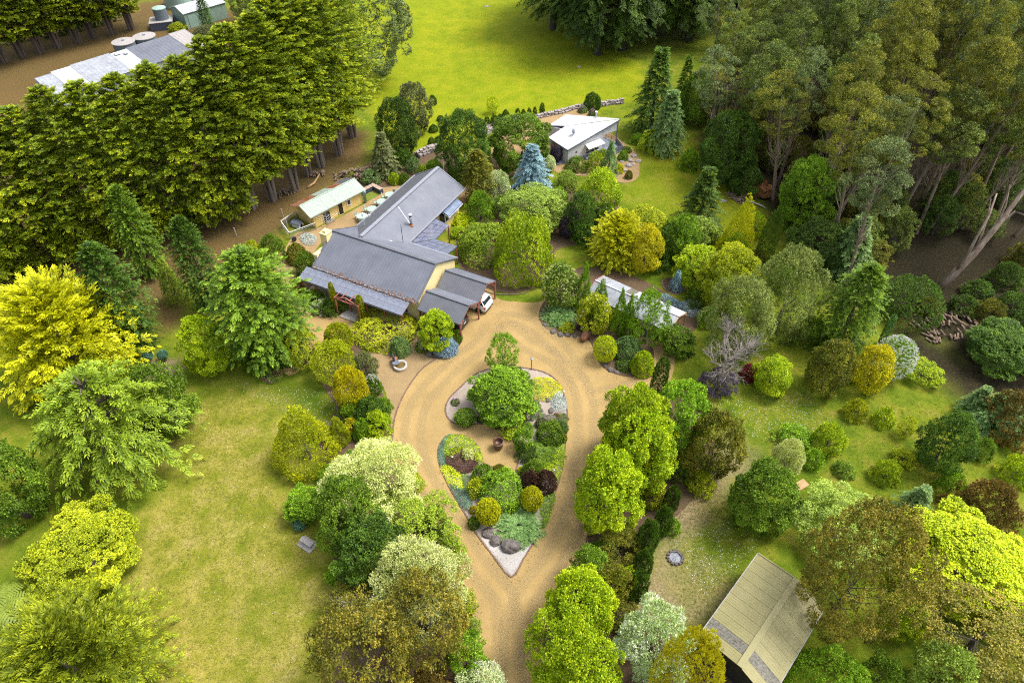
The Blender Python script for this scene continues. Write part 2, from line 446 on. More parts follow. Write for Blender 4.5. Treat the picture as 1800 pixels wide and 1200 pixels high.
def proto(shape, r, var=0):
    """unit crown and trunk meshes of a kind (radius 1, height 1), built at its real size first"""
    bk = bucket(r); key = (shape, bk, var)
    if key in PROTO: return PROTO[key]
    sp = SH[shape]; rng = np.random.default_rng(abs(hash((len(shape), sum(map(ord, shape)), int(bk * 100), var))) % 2 ** 32)
    ls = LEAF[bk] * sp.get('ls', 1.0); R = bk; h = R * sp['asp']
    if sp['k'] in ('blob', 'shell'): res = (blob_leaves if sp['k'] == 'blob' else shell_leaves)(rng, R, h, sp, ls); C = res[6]; root = None
    else: res = branch_leaves(rng, R, h, sp, ls); C = res[6]; root = res[7]
    pos, ax, nor, ln, wd, tint = res[:6]
    rad = np.percentile(np.hypot(pos[:, 0], pos[:, 1]), 96.5); top = np.percentile(pos[:, 2], 99.2)
    k = np.array([R / rad, R / rad, h / top])
    pos = pos * k; pos[:, 2] = np.maximum(pos[:, 2], .01)
    me = leaf_mesh(shape + '_leaves', pos, ax, nor, ln, wd, tint)
    co = np.empty(len(me.vertices) * 3, np.float32); me.vertices.foreach_get('co', co)
    co = co.reshape(-1, 3); co /= np.array([R, R, h], np.float32); me.vertices.foreach_set('co', co.reshape(-1)); me.update()
    # wood
    mb = MB(); pr = random.Random(int(bk * 77) + var)
    C = C * k
    tr = sp.get('trunk', .05 if h / R < 2.2 else .04) * h if sp.get('trunk') else min(.055 * h, .09 * R + .03)
    th = (sp['cb'] + (.62 if sp['k'] == 'branch' or sp['cb'] > .3 else .30) * (1 - sp['cb'])) * h
    path = [(0, 0, -.02 * h)]; bend = [pr.uniform(-.05, .05) * R, pr.uniform(-.05, .05) * R]
    for q in (.2, .45, .7, 1.0): path.append((bend[0] * q * 2, bend[1] * q * 2, th * q))
    mb.tube(path, [tr * 1.35, tr, tr * .8, tr * .6, tr * .2], 7)
    for q in range(sp.get('stems', 0)):
        a = q * 6.28 / sp['stems'] + pr.uniform(-.4, .4); d0, d1 = tr * 1.3, pr.uniform(.18, .34) * R
        mb.tube([(d0 * math.cos(a), d0 * math.sin(a), -.02 * h), ((d0 + d1 * .2) * math.cos(a), (d0 + d1 * .2) * math.sin(a), th * .25), (d1 * math.cos(a + .3), d1 * math.sin(a + .3), th * .8)], [tr * 1.1, tr * .75, tr * .3], 6)
    if root is not None:
        if sp.get('wood'):
            for j in pr.sample(range(len(C)), min(len(C), 90)):
                a, b_ = Vector(root[j] * k), Vector(C[j])
                mb.tube([a, a.lerp(b_, .55) + Vector((0, 0, .05 * R)), b_], [tr * .22, tr * .14, tr * .04], 4, cap=False)
    else:
        for j in pr.sample(range(len(C)), min(len(C), sp.get('limbs', 8))):
            c = Vector(C[j]) * .62; q = min(max((c.z / h) * .55 + pr.uniform(-.05, .05), .12), .9)
            a = Vector((bend[0] * 2 * q, bend[1] * 2 * q, min(th * .95, c.z * .72)))
            mid = a.lerp(c, .5) + Vector((0, 0, -.04 * h * pr.random()))
            mb.tube([a, mid, c], [tr * .26, tr * .17, tr * .06], 5, cap=False)
    tm = mb.mesh(shape + '_wood', smooth=True)
    co = np.empty(len(tm.vertices) * 3, np.float32); tm.vertices.foreach_get('co', co)
    co = co.reshape(-1, 3) / np.array([R, R, h], np.float32); tm.vertices.foreach_set('co', co.reshape(-1)); tm.update()
    PROTO[key] = (me, tm)
    return PROTO[key]
_T = np.linspace(0, 1, 13); _A = np.linspace(0, 2 * np.pi, 20, endpoint=False)
def fit_box(x0, y0, x1, y1, shape):
    """ground point, radius and height of a round plant seen between these sight lines"""
    sp = SH[shape]; pf = PROF[sp['prof']](_T)
    ux = (pf[:, None] * np.cos(_A)).ravel(); uy = (pf[:, None] * np.sin(_A)).ravel()
    uz = np.repeat(sp['cb'] + _T * (1 - sp['cb']), len(_A))
    cx, w = (x0 + x1) / 2, x1 - x0
    p = P(cx, y0 + (y1 - y0) * .7)
    dist = np.linalg.norm(p - C0)
    q = np.array([p[0], p[1], w / 2 * dist / FPX, 0.0]); q[3] = max(q[2] * sp['asp'], .1)
    tgt = np.array([x0, y0, x1, y1], float)
    def f(q):
        pts = np.stack([q[0] + ux * q[2], q[1] + uy * q[2], uz * q[3]], -1)
        e = prj(pts); return np.array([e[:, 0].min(), e[:, 1].min(), e[:, 0].max(), e[:, 1].max()])
    def solve(q, ratio=None):
        n = 4 if ratio is None else 3
        sel = [0, 1, 2, 3] if ratio is None else [0, 1, 2]
        for _ in range(18):
            if ratio is not None: q[3] = q[2] * ratio
            e0 = f(q)[sel]; J = np.empty((n, n))
            for k in range(n):
                dq = q.copy(); st = .02 * max(q[2], .3); dq[k] += st
                if ratio is not None: dq[3] = dq[2] * ratio
                J[:, k] = (f(dq)[sel] - e0) / st
            try: dl = np.linalg.solve(J, tgt[sel] - e0)
            except np.linalg.LinAlgError: break
            lim = max(q[2], .5) * .6
            q[:n] += np.clip(dl, -lim, lim)
            q[2] = max(q[2], .08); q[3] = max(q[3], .12 * q[2])
        return q
    q0 = q.copy(); q = solve(q)
    lo, hi = sp.get('lim', (sp['asp'] * .55, sp['asp'] * 1.6))
    ra = q[3] / q[2]
    if not (lo <= ra <= hi) or not np.isfinite(q).all() or np.abs(f(q) - tgt).max() > 4:
        q = solve(q0, min(max(ra if np.isfinite(ra) else sp['asp'], lo), hi))
    return q
M_BARK = None
def put_plant(shape, mat, X, Y, R, h, name, label, cat, group=None, var=0, rz=0.0, tilt=(0, 0), bark=None, tree=None, z=0.0):
    cm, tm = proto(shape, R, var)
    o = empty(name, (X, Y, z), 0, (R, R, h))
    o.rotation_euler = (tilt[0], tilt[1], rz)
    tag(o, label, cat, group)
    if tree is None: tree = h > 2.6
    link('trunk' if tree else 'stem', tm, o, bark or M_BARK)
    link('crown' if tree else 'foliage', cm, o, mat)
    return o
# ---------------------------------------------------------------- the ground
def wpoly(px): return np.array([P(x, y)[:2] for x, y in px])
def sdist(pts, poly):
    """signed distance to a polygon, negative inside"""
    a = poly; b = np.roll(poly, -1, 0)
    d = np.full(len(pts), 1e9); ins = np.zeros(len(pts), bool)
    for (ax, ay), (bx, by) in zip(a, b):
        ex, ey = bx - ax, by - ay; wx, wy = pts[:, 0] - ax, pts[:, 1] - ay
        t = np.clip((wx * ex + wy * ey) / (ex * ex + ey * ey + 1e-12), 0, 1)
        d = np.minimum(d, np.hypot(wx - ex * t, wy - ey * t))
        c = (ay > pts[:, 1]) != (by > pts[:, 1])
        xi = ax + (pts[:, 1] - ay) * ex / (ey if abs(ey) > 1e-12 else 1e-12)
        ins ^= c & (pts[:, 0] < xi)
    return np.where(ins, -d, d)
def smooth_poly(px, closed=True, n=6):
    """Catmull-Rom curve through ground points"""
    w = [np.array(P(x, y)[:2]) for x, y in px]; m = len(w); out = []
    for i in range(m if closed else m - 1):
        p0, p1, p2, p3 = (w[(i + k) % m] if closed else w[min(max(i + k, 0), m - 1)] for k in (-1, 0, 1, 2))
        for k in range(n):
            t = k / n
            out.append(.5 * ((2 * p1) + (-p0 + p2) * t + (2 * p0 - 5 * p1 + 4 * p2 - p3) * t * t + (-p0 + 3 * p1 - 3 * p2 + p3) * t ** 3))
    if not closed: out.append(w[-1])
    return np.array(out)
ZONES = dict(
    w_pad=([(560, 130), (640, 60), (560, -60), (930, -60), (1010, 60), (1135, 105), (1125, 172), (1080, 186), (1040, 196), (985, 205), (930, 212), (890, 222), (850, 240), (800, 262), (740, 272), (690, 240), (640, 190)], 1.2),
    w_far=([(880, -60), (960, 25), (1030, 75), (1135, 110), (1300, 90), (1400, 30), (1400, -60)], 3.0),
    w_yel=([(1085, 192), (1240, 250), (1340, 360), (1380, 410), (1300, 430), (1210, 420), (1130, 385), (1085, 350), (1130, 310), (1120, 250)], 1.5),
    w_lit=([(650, 235), (640, 285), (575, 335), (530, 372), (480, 430), (420, 470), (330, 490), (310, 570), (285, 590), (240, 540), (120, 500), (-90, 640), (-90, 300), (200, 300), (540, 200)], 1.0),
    w_lane=([(-60, 40), (120, 28), (330, -10), (420, 20), (440, 90), (300, 130), (0, 220), (-60, 240)], 2.0),
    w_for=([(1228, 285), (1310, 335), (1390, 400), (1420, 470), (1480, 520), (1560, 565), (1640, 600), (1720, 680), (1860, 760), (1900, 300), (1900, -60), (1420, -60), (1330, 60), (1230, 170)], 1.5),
    w_dry=([(290, 760), (340, 700), (420, 680), (480, 700), (520, 790), (500, 840), (560, 960), (590, 1100), (590, 1260), (200, 1260), (230, 960), (300, 860)], 2.0),
    w_bare=([(1155, 905), (1190, 880), (1215, 910), (1200, 960), (1210, 1010), (1180, 1050), (1260, 1070), (1240, 1110), (1120, 1110), (1130, 1000)], 2.6),
    w_bare2=([(245, 640), (262, 632), (290, 630), (312, 640), (318, 655), (300, 668), (255, 662)], .25),
    w_bare3=([(1240, 780), (1300, 800), (1310, 830), (1225, 900), (1180, 905), (1190, 870)], 2.2),
    w_floor_shade=([(1560, 560), (1640, 590), (1720, 640), (1790, 700), (1720, 715), (1620, 650), (1560, 600)], 1.5),  # ground at the forest front, coloured dark for the shade there
    w_lawn_shade=([(480, 655), (560, 655), (600, 690), (610, 760), (570, 740), (520, 720), (470, 690)], 1.4),  # painted shadow of the shrub row across the lawn
)
gx = np.arange(-112, 112.1, .95); gy = np.arange(4, 190, .95)
GX, GY = np.meshgrid(gx, gy); gp = np.stack([GX.ravel(), GY.ravel()], -1)
def make_ground():
    nx, ny = len(gx), len(gy)
    rng = np.random.default_rng(3)
    def vnoise(s, seed):
        r = np.random.default_rng(seed); g = r.random((64, 64))
        u, v = gp[:, 0] / s % 64, gp[:, 1] / s % 64
        i, j = u.astype(int), v.astype(int); fu, fv = u - i, v - j
        fu, fv = fu * fu * (3 - 2 * fu), fv * fv * (3 - 2 * fv)
        a = g[i % 64, j % 64] * (1 - fu) + g[(i + 1) % 64, j % 64] * fu
        b = g[i % 64, (j + 1) % 64] * (1 - fu) + g[(i + 1) % 64, (j + 1) % 64] * fu
        return a * (1 - fv) + b * fv
    nz = (vnoise(2.2, 1) - .5) * 1.6 + (vnoise(.9, 2) - .5) * .9
    me = bpy.data.meshes.new('ground')
    z = np.zeros(len(gp))
    me.vertices.add(len(gp)); me.vertices.foreach_set('co', np.stack([gp[:, 0], gp[:, 1], z], -1).ravel())
    a = (np.arange(ny - 1)[:, None] * nx + np.arange(nx - 1)).ravel()
    q = np.stack([a, a + 1, a + 1 + nx, a + nx], -1)
    me.loops.add(q.size); me.loops.foreach_set('vertex_index', q.ravel().astype(np.int32))
    me.polygons.add(len(q)); me.polygons.foreach_set('loop_start', np.arange(0, q.size, 4, dtype=np.int32))
    me.update(calc_edges=True)
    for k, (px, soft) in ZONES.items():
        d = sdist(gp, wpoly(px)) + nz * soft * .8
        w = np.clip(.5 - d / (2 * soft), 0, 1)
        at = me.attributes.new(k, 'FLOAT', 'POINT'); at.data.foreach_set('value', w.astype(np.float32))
    return me
def ground_mat():
    m, N, L, out = new_mat('ground_turf_and_soil')
    tc = N.new('ShaderNodeTexCoord')
    def noise(sc, det=6, rough=.6, st=None):
        n = N.new('ShaderNodeTexNoise'); n.inputs['Scale'].default_value = sc; n.inputs['Detail'].default_value = det; n.inputs['Roughness'].default_value = rough
        src = tc.outputs['Object']
        if st:
            mp = N.new('ShaderNodeMapping'); mp.inputs['Scale'].default_value = st; mp.inputs['Rotation'].default_value = (0, 0, .5); L.new(src, mp.inputs[0]); src = mp.outputs[0]
        L.new(src, n.inputs['Vector']); return n.outputs['Fac']
    def rp(fac, stops): r = ramp(N, stops); L.new(fac, r.inputs[0]); return r.outputs[0]
    def mix(f, a, b, mode='MIX'):
        x = N.new('ShaderNodeMix'); x.data_type = 'RGBA'; x.blend_type = mode
        if isinstance(f, float): x.inputs[0].default_value = f
        else: L.new(f, x.inputs[0])
        L.new(a, x.inputs[6]); L.new(b, x.inputs[7]); return x.outputs[2]
    def attr(k):
        a = N.new('ShaderNodeAttribute'); a.attribute_name = k; return a.outputs['Fac']
    big, med, fine, tiny = noise(.10, 4), noise(.42, 9, .68), noise(4.5, 5, .75), noise(16, 3, .8)
    lawn = rp(med, [(.32, (.060, .100, .006)), (.46, (.110, .155, .010)), (.58, (.165, .180, .018)), (.70, (.230, .200, .050))])
    dry = rp(med, [(.32, (.100, .140, .008)), (.43, (.175, .185, .018)), (.54, (.255, .230, .045)), (.63, (.310, .260, .080)), (.72, (.270, .185, .080))])
    pad = rp(med, [(.28, (.135, .185, .005)), (.5, (.195, .232, .006)), (.72, (.255, .255, .014))])
    yel = rp(med, [(.28, (.115, .165, .006)), (.5, (.175, .205, .010)), (.72, (.240, .220, .030))])
    far = rp(med, [(.3, (.060, .095, .010)), (.55, (.120, .150, .012)), (.75, (.230, .220, .020))])
    lit = rp(fine, [(.28, (.055, .040, .020)), (.48, (.120, .075, .036)), (.62, (.120, .095, .022)), (.78, (.200, .120, .055))])
    forr = rp(fine, [(.3, (.012, .012, .006)), (.5, (.026, .022, .012)), (.72, (.062, .046, .028))])  # dark litter soil, darkened further to stand in for forest shade
    bare = rp(fine, [(.3, (.120, .090, .060)), (.5, (.230, .170, .110)), (.72, (.330, .260, .190))])
    lawn_shade = rp(med, [(.3, (.045, .080, .005)), (.7, (.090, .120, .010))])  # lawn colour darkened where the shrubs' shadow falls
    c = lawn
    for col, k in ((dry, 'w_dry'), (lawn_shade, 'w_lawn_shade'), (yel, 'w_yel'), (pad, 'w_pad'), (far, 'w_far'), (lit, 'w_lit'), (lit, 'w_lane'), (forr, 'w_for'), (bare, 'w_bare'), (bare, 'w_bare2'), (bare, 'w_bare3'), (forr, 'w_floor_shade')):
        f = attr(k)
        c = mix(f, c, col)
    bigr = rp(big, [(.3, (.80, .88, .80)), (.7, (1.14, 1.08, 1.05))])
    c = mix(1.0, c, bigr, 'MULTIPLY')
    fr = rp(fine, [(.25, (.74, .77, .70)), (.5, (1, 1, 1)), (.75, (1.22, 1.2, 1.18))])
    c = mix(.8, c, fr, 'MULTIPLY')
    tr = rp(tiny, [(.25, (.70, .72, .65)), (.75, (1.25, 1.22, 1.2))])
    c = mix(.7, c, tr, 'MULTIPLY')
    b = N.new('ShaderNodeBsdfPrincipled'); b.inputs['Roughness'].default_value = .95; b.inputs['Specular IOR Level'].default_value = .1
    L.new(c, b.inputs['Base Color'])
    bp = N.new('ShaderNodeBump'); bp.inputs['Strength'].default_value = .7; bp.inputs['Distance'].default_value = .12
    L.new(fine, bp.inputs['Height']); L.new(bp.outputs[0], b.inputs['Normal'])
    L.new(b.outputs[0], out.inputs[0])
    return m
M_GROUND = ground_mat()
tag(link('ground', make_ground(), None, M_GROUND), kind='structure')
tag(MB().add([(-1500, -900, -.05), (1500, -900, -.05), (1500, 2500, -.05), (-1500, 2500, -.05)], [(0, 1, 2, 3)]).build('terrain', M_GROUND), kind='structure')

def sheet(name, pts, z, mat, hole=None, kind='structure'):
    bm = bmesh.new()
    vs_ = [bm.verts.new((p[0], p[1], z)) for p in pts]
    es = [bm.edges.new((vs_[i], vs_[(i + 1) % len(vs_)])) for i in range(len(vs_))]
    if hole is not None:
        hv = [bm.verts.new((p[0], p[1], z)) for p in hole]
        es += [bm.edges.new((hv[i], hv[(i + 1) % len(hv)])) for i in range(len(hv))]
    bmesh.ops.triangle_fill(bm, use_beauty=True, use_dissolve=False, edges=es)
    for f in bm.faces:
        if f.normal.z < 0: f.normal_flip()
    me = bpy.data.meshes.new(name); bm.to_mesh(me); bm.free()
    return tag(link(name, me, None, mat), kind=kind)
def gravel_mat(name, c0, c1, c2, wash=.25):
    m, N, L, out = new_mat(name)
    tc = N.new('ShaderNodeTexCoord')
    def noise(sc, det, rough=.6):
        n = N.new('ShaderNodeTexNoise'); n.inputs['Scale'].default_value = sc; n.inputs['Detail'].default_value = det; n.inputs['Roughness'].default_value = rough
        L.new(tc.outputs['Object'], n.inputs['Vector']); return n.outputs['Fac']
    a = ramp(N, [(.28, c0), (.5, c1), (.72, c2)]); L.new(noise(11, 6, .85), a.inputs[0])
    g = ramp(N, [(.3, (1 - wash, 1 - wash, 1 - wash)), (.7, (1 + wash * .5, 1 + wash * .5, 1 + wash * .5))]); L.new(noise(.35, 5, .6), g.inputs[0])
    x = N.new('ShaderNodeMix'); x.data_type = 'RGBA'; x.blend_type = 'MULTIPLY'; x.inputs[0].default_value = 1
    L.new(a.outputs[0], x.inputs[6]); L.new(g.outputs[0], x.inputs[7])
    v = N.new('ShaderNodeTexVoronoi'); v.inputs['Scale'].default_value = 9; L.new(tc.outputs['Object'], v.inputs['Vector'])
    b = N.new('ShaderNodeBsdfPrincipled'); b.inputs['Roughness'].default_value = .92; b.inputs['Specular IOR Level'].default_value = .15
    L.new(x.outputs[2], b.inputs['Base Color'])
    bp = N.new('ShaderNodeBump'); bp.inputs['Strength'].default_value = .35; bp.inputs['Distance'].default_value = .05
    L.new(v.outputs['Distance'], bp.inputs['Height']); L.new(bp.outputs[0], b.inputs['Normal'])
    L.new(b.outputs[0], out.inputs[0])
    return m
M_DRIVE = gravel_mat("honey_gravel", (.265, .180, .070), (.330, .228, .093), (.385, .278, .126), .18)
M_PATH = gravel_mat("pale_gravel", (.175, .118, .052), (.270, .190, .094), (.350, .260, .146), .2)
M_COURT = gravel_mat('courtyard_gravel', (.190, .120, .050), (.300, .205, .100), (.400, .290, .160), .2)
M_BED = gravel_mat('pink_grey_chips', (.190, .150, .120), (.330, .270, .225), (.470, .420, .390), .25)
M_GREYCHIP = gravel_mat('grey_chips', (.230, .215, .205), (.360, .340, .330), (.500, .480, .470), .15)
M_MULCH = gravel_mat('bark_mulch', (.045, .030, .018), (.105, .070, .042), (.200, .140, .092), .3)

DRIVE = [(840, 1240), (836, 1120), (822, 1050), (795, 965), (745, 885), (702, 825), (676, 775), (684, 735), (678, 690), (660, 655), (636, 600), (602, 588), (560, 606), (522, 655), (498, 652), (510, 612), (538, 590), (532, 560), (505, 520), (478, 470), (500, 440), (535, 455), (520, 495), (560, 540), (640, 545), (740, 560), (760, 500), (845, 480), (872, 522), (905, 530), (945, 531), (975, 519), (1000, 530), (1060, 560), (1130, 590), (1165, 596), (1183, 612), (1184, 650), (1166, 688), (1120, 715), (1075, 765), (1045, 830), (1038, 930), (1018, 1000), (985, 1040), (962, 1090), (955, 1140), (965, 1240)]
sheet('driveway', smooth_poly(DRIVE, n=4), .010, M_DRIVE)
# lighter-trodden forecourt beyond the brick line
FORE = [(776, 626), (742, 648), (712, 690), (694, 735), (690, 792), (676, 775), (684, 735), (678, 690), (660, 655), (636, 600), (602, 588), (640, 550), (740, 570)]
sheet('forecourt', smooth_poly(FORE, n=4), .016, M_PATH)
ISLAND = [(802, 745), (788, 735), (783, 718), (790, 700), (808, 682), (828, 663), (855, 650), (900, 645), (945, 651), (972, 663), (988, 685), (996, 715), (997, 745), (993, 790), (986, 830), (975, 870), (960, 910), (940, 950), (920, 982), (899, 1014), (867, 977), (835, 934), (815, 898), (790, 856), (775, 822), (770, 800), (772, 784), (784, 768), (806, 764), (824, 770), (840, 784), (847, 802), (849, 813), (870, 822), (890, 828), (905, 829), (911, 813), (911, 795), (906, 780), (899, 767), (887, 757), (870, 749), (851, 745), (824, 746)]
ISL = smooth_poly(ISLAND, n=3)
sheet('island_bed', ISL, .022, M_BED)
sheet('island_tip_gravel', wpoly([(899, 1011), (869, 975), (846, 945), (872, 952), (905, 968), (930, 958), (944, 938), (922, 976)]), .028, M_GREYCHIP)
def worn_mat():
    m, N, L, out = new_mat('worn_wheel_track')
    at = N.new('ShaderNodeAttribute'); at.attribute_name = 'worn'
    tc = N.new('ShaderNodeTexCoord'); n = N.new('ShaderNodeTexNoise'); n.inputs['Scale'].default_value = 1.6; n.inputs['Detail'].default_value = 8; n.inputs['Roughness'].default_value = .7
    L.new(tc.outputs['Object'], n.inputs['Vector'])
    mu = N.new('ShaderNodeMath'); mu.operation = 'MULTIPLY'; L.new(at.outputs['Fac'], mu.inputs[0]); L.new(n.outputs['Fac'], mu.inputs[1])
    n2 = N.new('ShaderNodeTexNoise'); n2.inputs['Scale'].default_value = 11; n2.inputs['Detail'].default_value = 6; L.new(tc.outputs['Object'], n2.inputs['Vector'])
    r = ramp(N, [(.28, (.255, .185, .085)), (.5, (.375, .285, .145)), (.72, (.460, .370, .210))]); L.new(n2.outputs['Fac'], r.inputs[0])
    b = N.new('ShaderNodeBsdfDiffuse'); L.new(r.outputs[0], b.inputs['Color'])
    t = N.new('ShaderNodeBsdfTransparent'); mx = N.new('ShaderNodeMixShader'); L.new(mu.outputs[0], mx.inputs[0]); L.new(t.outputs[0], mx.inputs[1]); L.new(b.outputs[0], mx.inputs[2]); L.new(mx.outputs[0], out.inputs[0])
    return m
M_WORN = worn_mat()
def track(px, offs, width, z):
    c = smooth_poly(px, False, 8); d = np.gradient(c, axis=0); nr = np.stack([-d[:, 1], d[:, 0]], -1); nr /= np.linalg.norm(nr, axis=1, keepdims=True)
    n = len(c); prof_ = ((-1, 0), (-.45, 1), (.45, 1), (1, 0)); vs_ = []; wv = []
    for i in range(n):
        e = min(1, i / 6, (n - 1 - i) / 6)
        for u, a in prof_: p = c[i] + nr[i] * (offs + u * width / 2); vs_.append((p[0], p[1], z)); wv.append(a * e * .55)
    fs = [(i * 4 + k, i * 4 + k + 1, i * 4 + k + 5, i * 4 + k + 4) for i in range(n - 1) for k in range(3)]
    me = bpy.data.meshes.new('wheel_track'); me.from_pydata(vs_, [], fs); me.update()
    at = me.attributes.new('worn', 'FLOAT', 'POINT'); at.data.foreach_set('value', wv)
    tag(link('wheel_track', me, None, M_WORN), kind='structure')
for k, px in enumerate(([(895, 1240), (893, 1120), (885, 1050), (845, 1000), (800, 930), (750, 850), (728, 790), (728, 735), (750, 690), (800, 640), (850, 600), (870, 560)], [(905, 1240), (905, 1120), (925, 1050), (968, 990), (1005, 920), (1020, 850), (1028, 780), (1030, 720), (1015, 670), (975, 630), (920, 600), (880, 560)], [(1030, 700), (1080, 690), (1130, 680), (1160, 660)], [(870, 565), (900, 560), (940, 575), (990, 620), (1025, 690)])):
    for o_ in (-.72, .72): track(px, o_, 1.05, .017 + .001 * k + (.0005 if o_ > 0 else 0))
BEDS = dict(
    bed_of_cones=([(950, 540), (953, 572), (985, 588), (1012, 590), (1036, 600), (1046, 622), (1062, 648), (1090, 660), (1118, 662), (1140, 652), (1150, 628), (1150, 600), (1195, 600), (1230, 560), (1180, 520), (1100, 480), (1020, 470), (985, 500)], M_MULCH),
    bed_of_dome=([(622, 585), (640, 605), (680, 612), (715, 606), (734, 590), (742, 560), (700, 552), (640, 545)], M_MULCH),
    bed_of_carport=([(738, 570), (736, 612), (760, 630), (790, 625), (812, 600), (806, 575), (770, 560)], M_MULCH),
    bed_of_veranda=([(512, 500), (540, 540), (580, 558), (610, 550), (640, 552), (660, 520), (560, 480), (530, 480)], M_MULCH),
    bed_of_hedge=([(545, 640), (575, 690), (590, 720), (560, 790), (600, 860), (570, 920), (590, 1000), (570, 1100), (590, 1250), (835, 1250), (832, 1110), (818, 1050), (790, 965), (740, 885), (696, 825), (670, 775), (680, 735), (672, 690), (655, 655), (630, 605), (600, 595), (565, 610)], M_MULCH),
    bed_of_maples=([(1040, 830), (1034, 930), (1012, 1000), (980, 1045), (960, 1100), (955, 1160), (965, 1250), (1290, 1250), (1240, 1130), (1118, 1070), (1128, 990), (1165, 930), (1215, 880), (1260, 800), (1215, 690), (1150, 690), (1080, 765)], M_MULCH),
    bed_of_maple_dome=([(803, 455), (840, 498), (888, 515), (927, 510), (957, 488), (972, 460), (980, 436), (1040, 422), (1075, 400), (1085, 350), (1000, 330), (880, 330), (815, 380)], M_MULCH),
    bed_of_rockery=([(985, 305), (1050, 312), (1095, 322), (1120, 314), (1124, 292), (1118, 268), (1095, 250), (1060, 230), (1000, 235), (975, 290)], M_COURT),
    bed_of_terrace=([(868, 250), (930, 215), (1010, 192), (1045, 205), (990, 240), (960, 300), (900, 310), (870, 300)], M_COURT),
    bed_of_stones=([(640, 290), (700, 275), (790, 262), (800, 300), (740, 320), (660, 330), (620, 320)], M_MULCH),
)
for i, (nm, (px, mt)) in enumerate(BEDS.items()):
    sheet(nm, smooth_poly(px, n=4), .020 + .002 * i, mt)
sheet('courtyard', smooth_poly([(500, 440), (480, 470), (520, 490), (570, 420), (620, 400), (735, 305), (700, 300), (640, 325), (660, 345), (560, 400), (520, 410)], n=4), .012, M_COURT)
sheet('side_yard', smooth_poly([(790, 380), (830, 345), (850, 330), (830, 320), (800, 340), (770, 370)], n=4), .012, M_COURT)
sheet('feather_grass_ring', smooth_poly([(1163, 497), (1168, 508), (1182, 517), (1198, 515), (1204, 505), (1196, 495), (1180, 490), (1168, 491)], n=4), .012, M_MULCH)

# brick edging laid end to end along the island and the drive
M_BRICK = surf('edging_brick', (.085, .050, .038), (.22, .140, .105), 6, .85, bump=.3)
def edging(name, pts, closed, label, w=.11, l=.23, hgt=.07, mat=None, seed=1):
    mb = MB(); rr = random.Random(seed)
    pts = [np.array(p) for p in pts]
    if closed: pts = pts + [pts[0]]
    seg = [np.linalg.norm(b - a) for a, b in zip(pts, pts[1:])]; tot = sum(seg); d = l / 2; i = 0; acc = 0
    while d < tot:
        while i < len(seg) - 1 and acc + seg[i] < d: acc += seg[i]; i += 1
        t = (d - acc) / max(seg[i], 1e-6); p = pts[i] + (pts[i + 1] - pts[i]) * t; e = pts[i + 1] - pts[i]
        mb.box((p[0] + rr.uniform(-.012, .012), p[1] + rr.uniform(-.012, .012), hgt / 2 + .01 + rr.uniform(-.012, .01)), (l * .93, w, hgt), math.atan2(e[1], e[0]) + rr.uniform(-.06, .06))
        d += l
    return tag(mb.build(name, mat or M_BRICK), label, 'edging', None, 'stuff')
edging('brick_edging', ISL, True, 'line of red brick edging around the heart shaped island bed')
edging('brick_edging', smooth_poly([(776, 626), (742, 648), (712, 690), (694, 735), (689, 792)], False), False, 'thin curved brick line across the gravel beside the fountain', seed=2)
edging('brick_edging', smooth_poly([(835, 500), (860, 515), (890, 518), (925, 514), (955, 492), (972, 462), (978, 440), (1010, 430), (1045, 425), (1072, 405)], False), False, 'curved brick edging around the big weeping maple bed', seed=3)
edging('brick_edging', smooth_poly([(1163, 497), (1168, 508), (1182, 517), (1198, 515), (1204, 505), (1196, 495), (1180, 490), (1168, 491)], True), True, 'ring of small stones around the drooping blue feather grass', seed=4, w=.14)
# ---------------------------------------------------------------- building materials
M_ROOF = surf('grey_roof_metal', (.108, .118, .150), (.155, .165, .198), .5, .6, .0, spec=.3)
M_ROOFD = surf('slate_and_shade_roof_metal', (.100, .105, .125), (.130, .135, .155), 1.2, .6, .0, spec=.25)  # slate for caps; also the shaded copy of the grey roof metal
M_RIDGE = surf('ridge_cap_metal', (.20, .21, .25), (.25, .26, .30), 2, .4)
M_YEL = boards('yellow_weatherboard', (.66, .49, .17), (.74, .57, .22))
M_YELP = surf('cream_yellow_render', (.70, .57, .27), (.76, .64, .33), 1.4, .75)
M_RED = surf('dusty_red_timber', (.235, .075, .055), (.33, .115, .085), 5, .6)
M_WHITE = surf('white_paint', (.68, .69, .70), (.78, .78, .78), 2, .5)
M_WALLW = boards('white_grey_cladding', (.56, .56, .60), (.64, .64, .67), .2)
M_ROOFW = surf('white_roof_sheet', (.50, .51, .53), (.60, .60, .62), .8, .45)
M_TRIM = surf('blue_grey_trim', (.10, .12, .16), (.14, .16, .20), 3, .5)
M_DECK = surf('blue_grey_deck', (.16, .18, .22), (.22, .24, .28), 3, .6)
M_GLASS = surf('dark_window_glass', (.012, .014, .018), (.03, .034, .04), 1.0, .08, spec=.8)
M_MINT = surf('mint_green_metal', (.27, .33, .285), (.34, .40, .345), 3, .5)
M_MINTP = surf('mint_enamel', (.30, .40, .34), (.36, .46, .40), 3, .45)
M_RUST = surf('rusted_iron', (.075, .030, .016), (.22, .20, .20), 1.6, .7, mid=(.24, .095, .035), lo=.25, hi=.75)
M_TIN = surf('weathered_tin', (.22, .235, .27), (.36, .38, .42), 1.0, .45, spec=.5)
M_TINRUST = surf('rust_streaked_tin', (.27, .285, .32), (.17, .09, .05), 1.3, .6, lo=.45, hi=.72)
M_TINW = surf('white_tin', (.34, .36, .40), (.46, .475, .51), 1.0, .45)
M_OLIVE = surf('olive_roof_sheet', (.210, .190, .080), (.270, .245, .110), .7, .6)
M_OLIVED = surf('mossy_skylight_sheet', (.05, .046, .036), (.21, .20, .165), 7, .7)
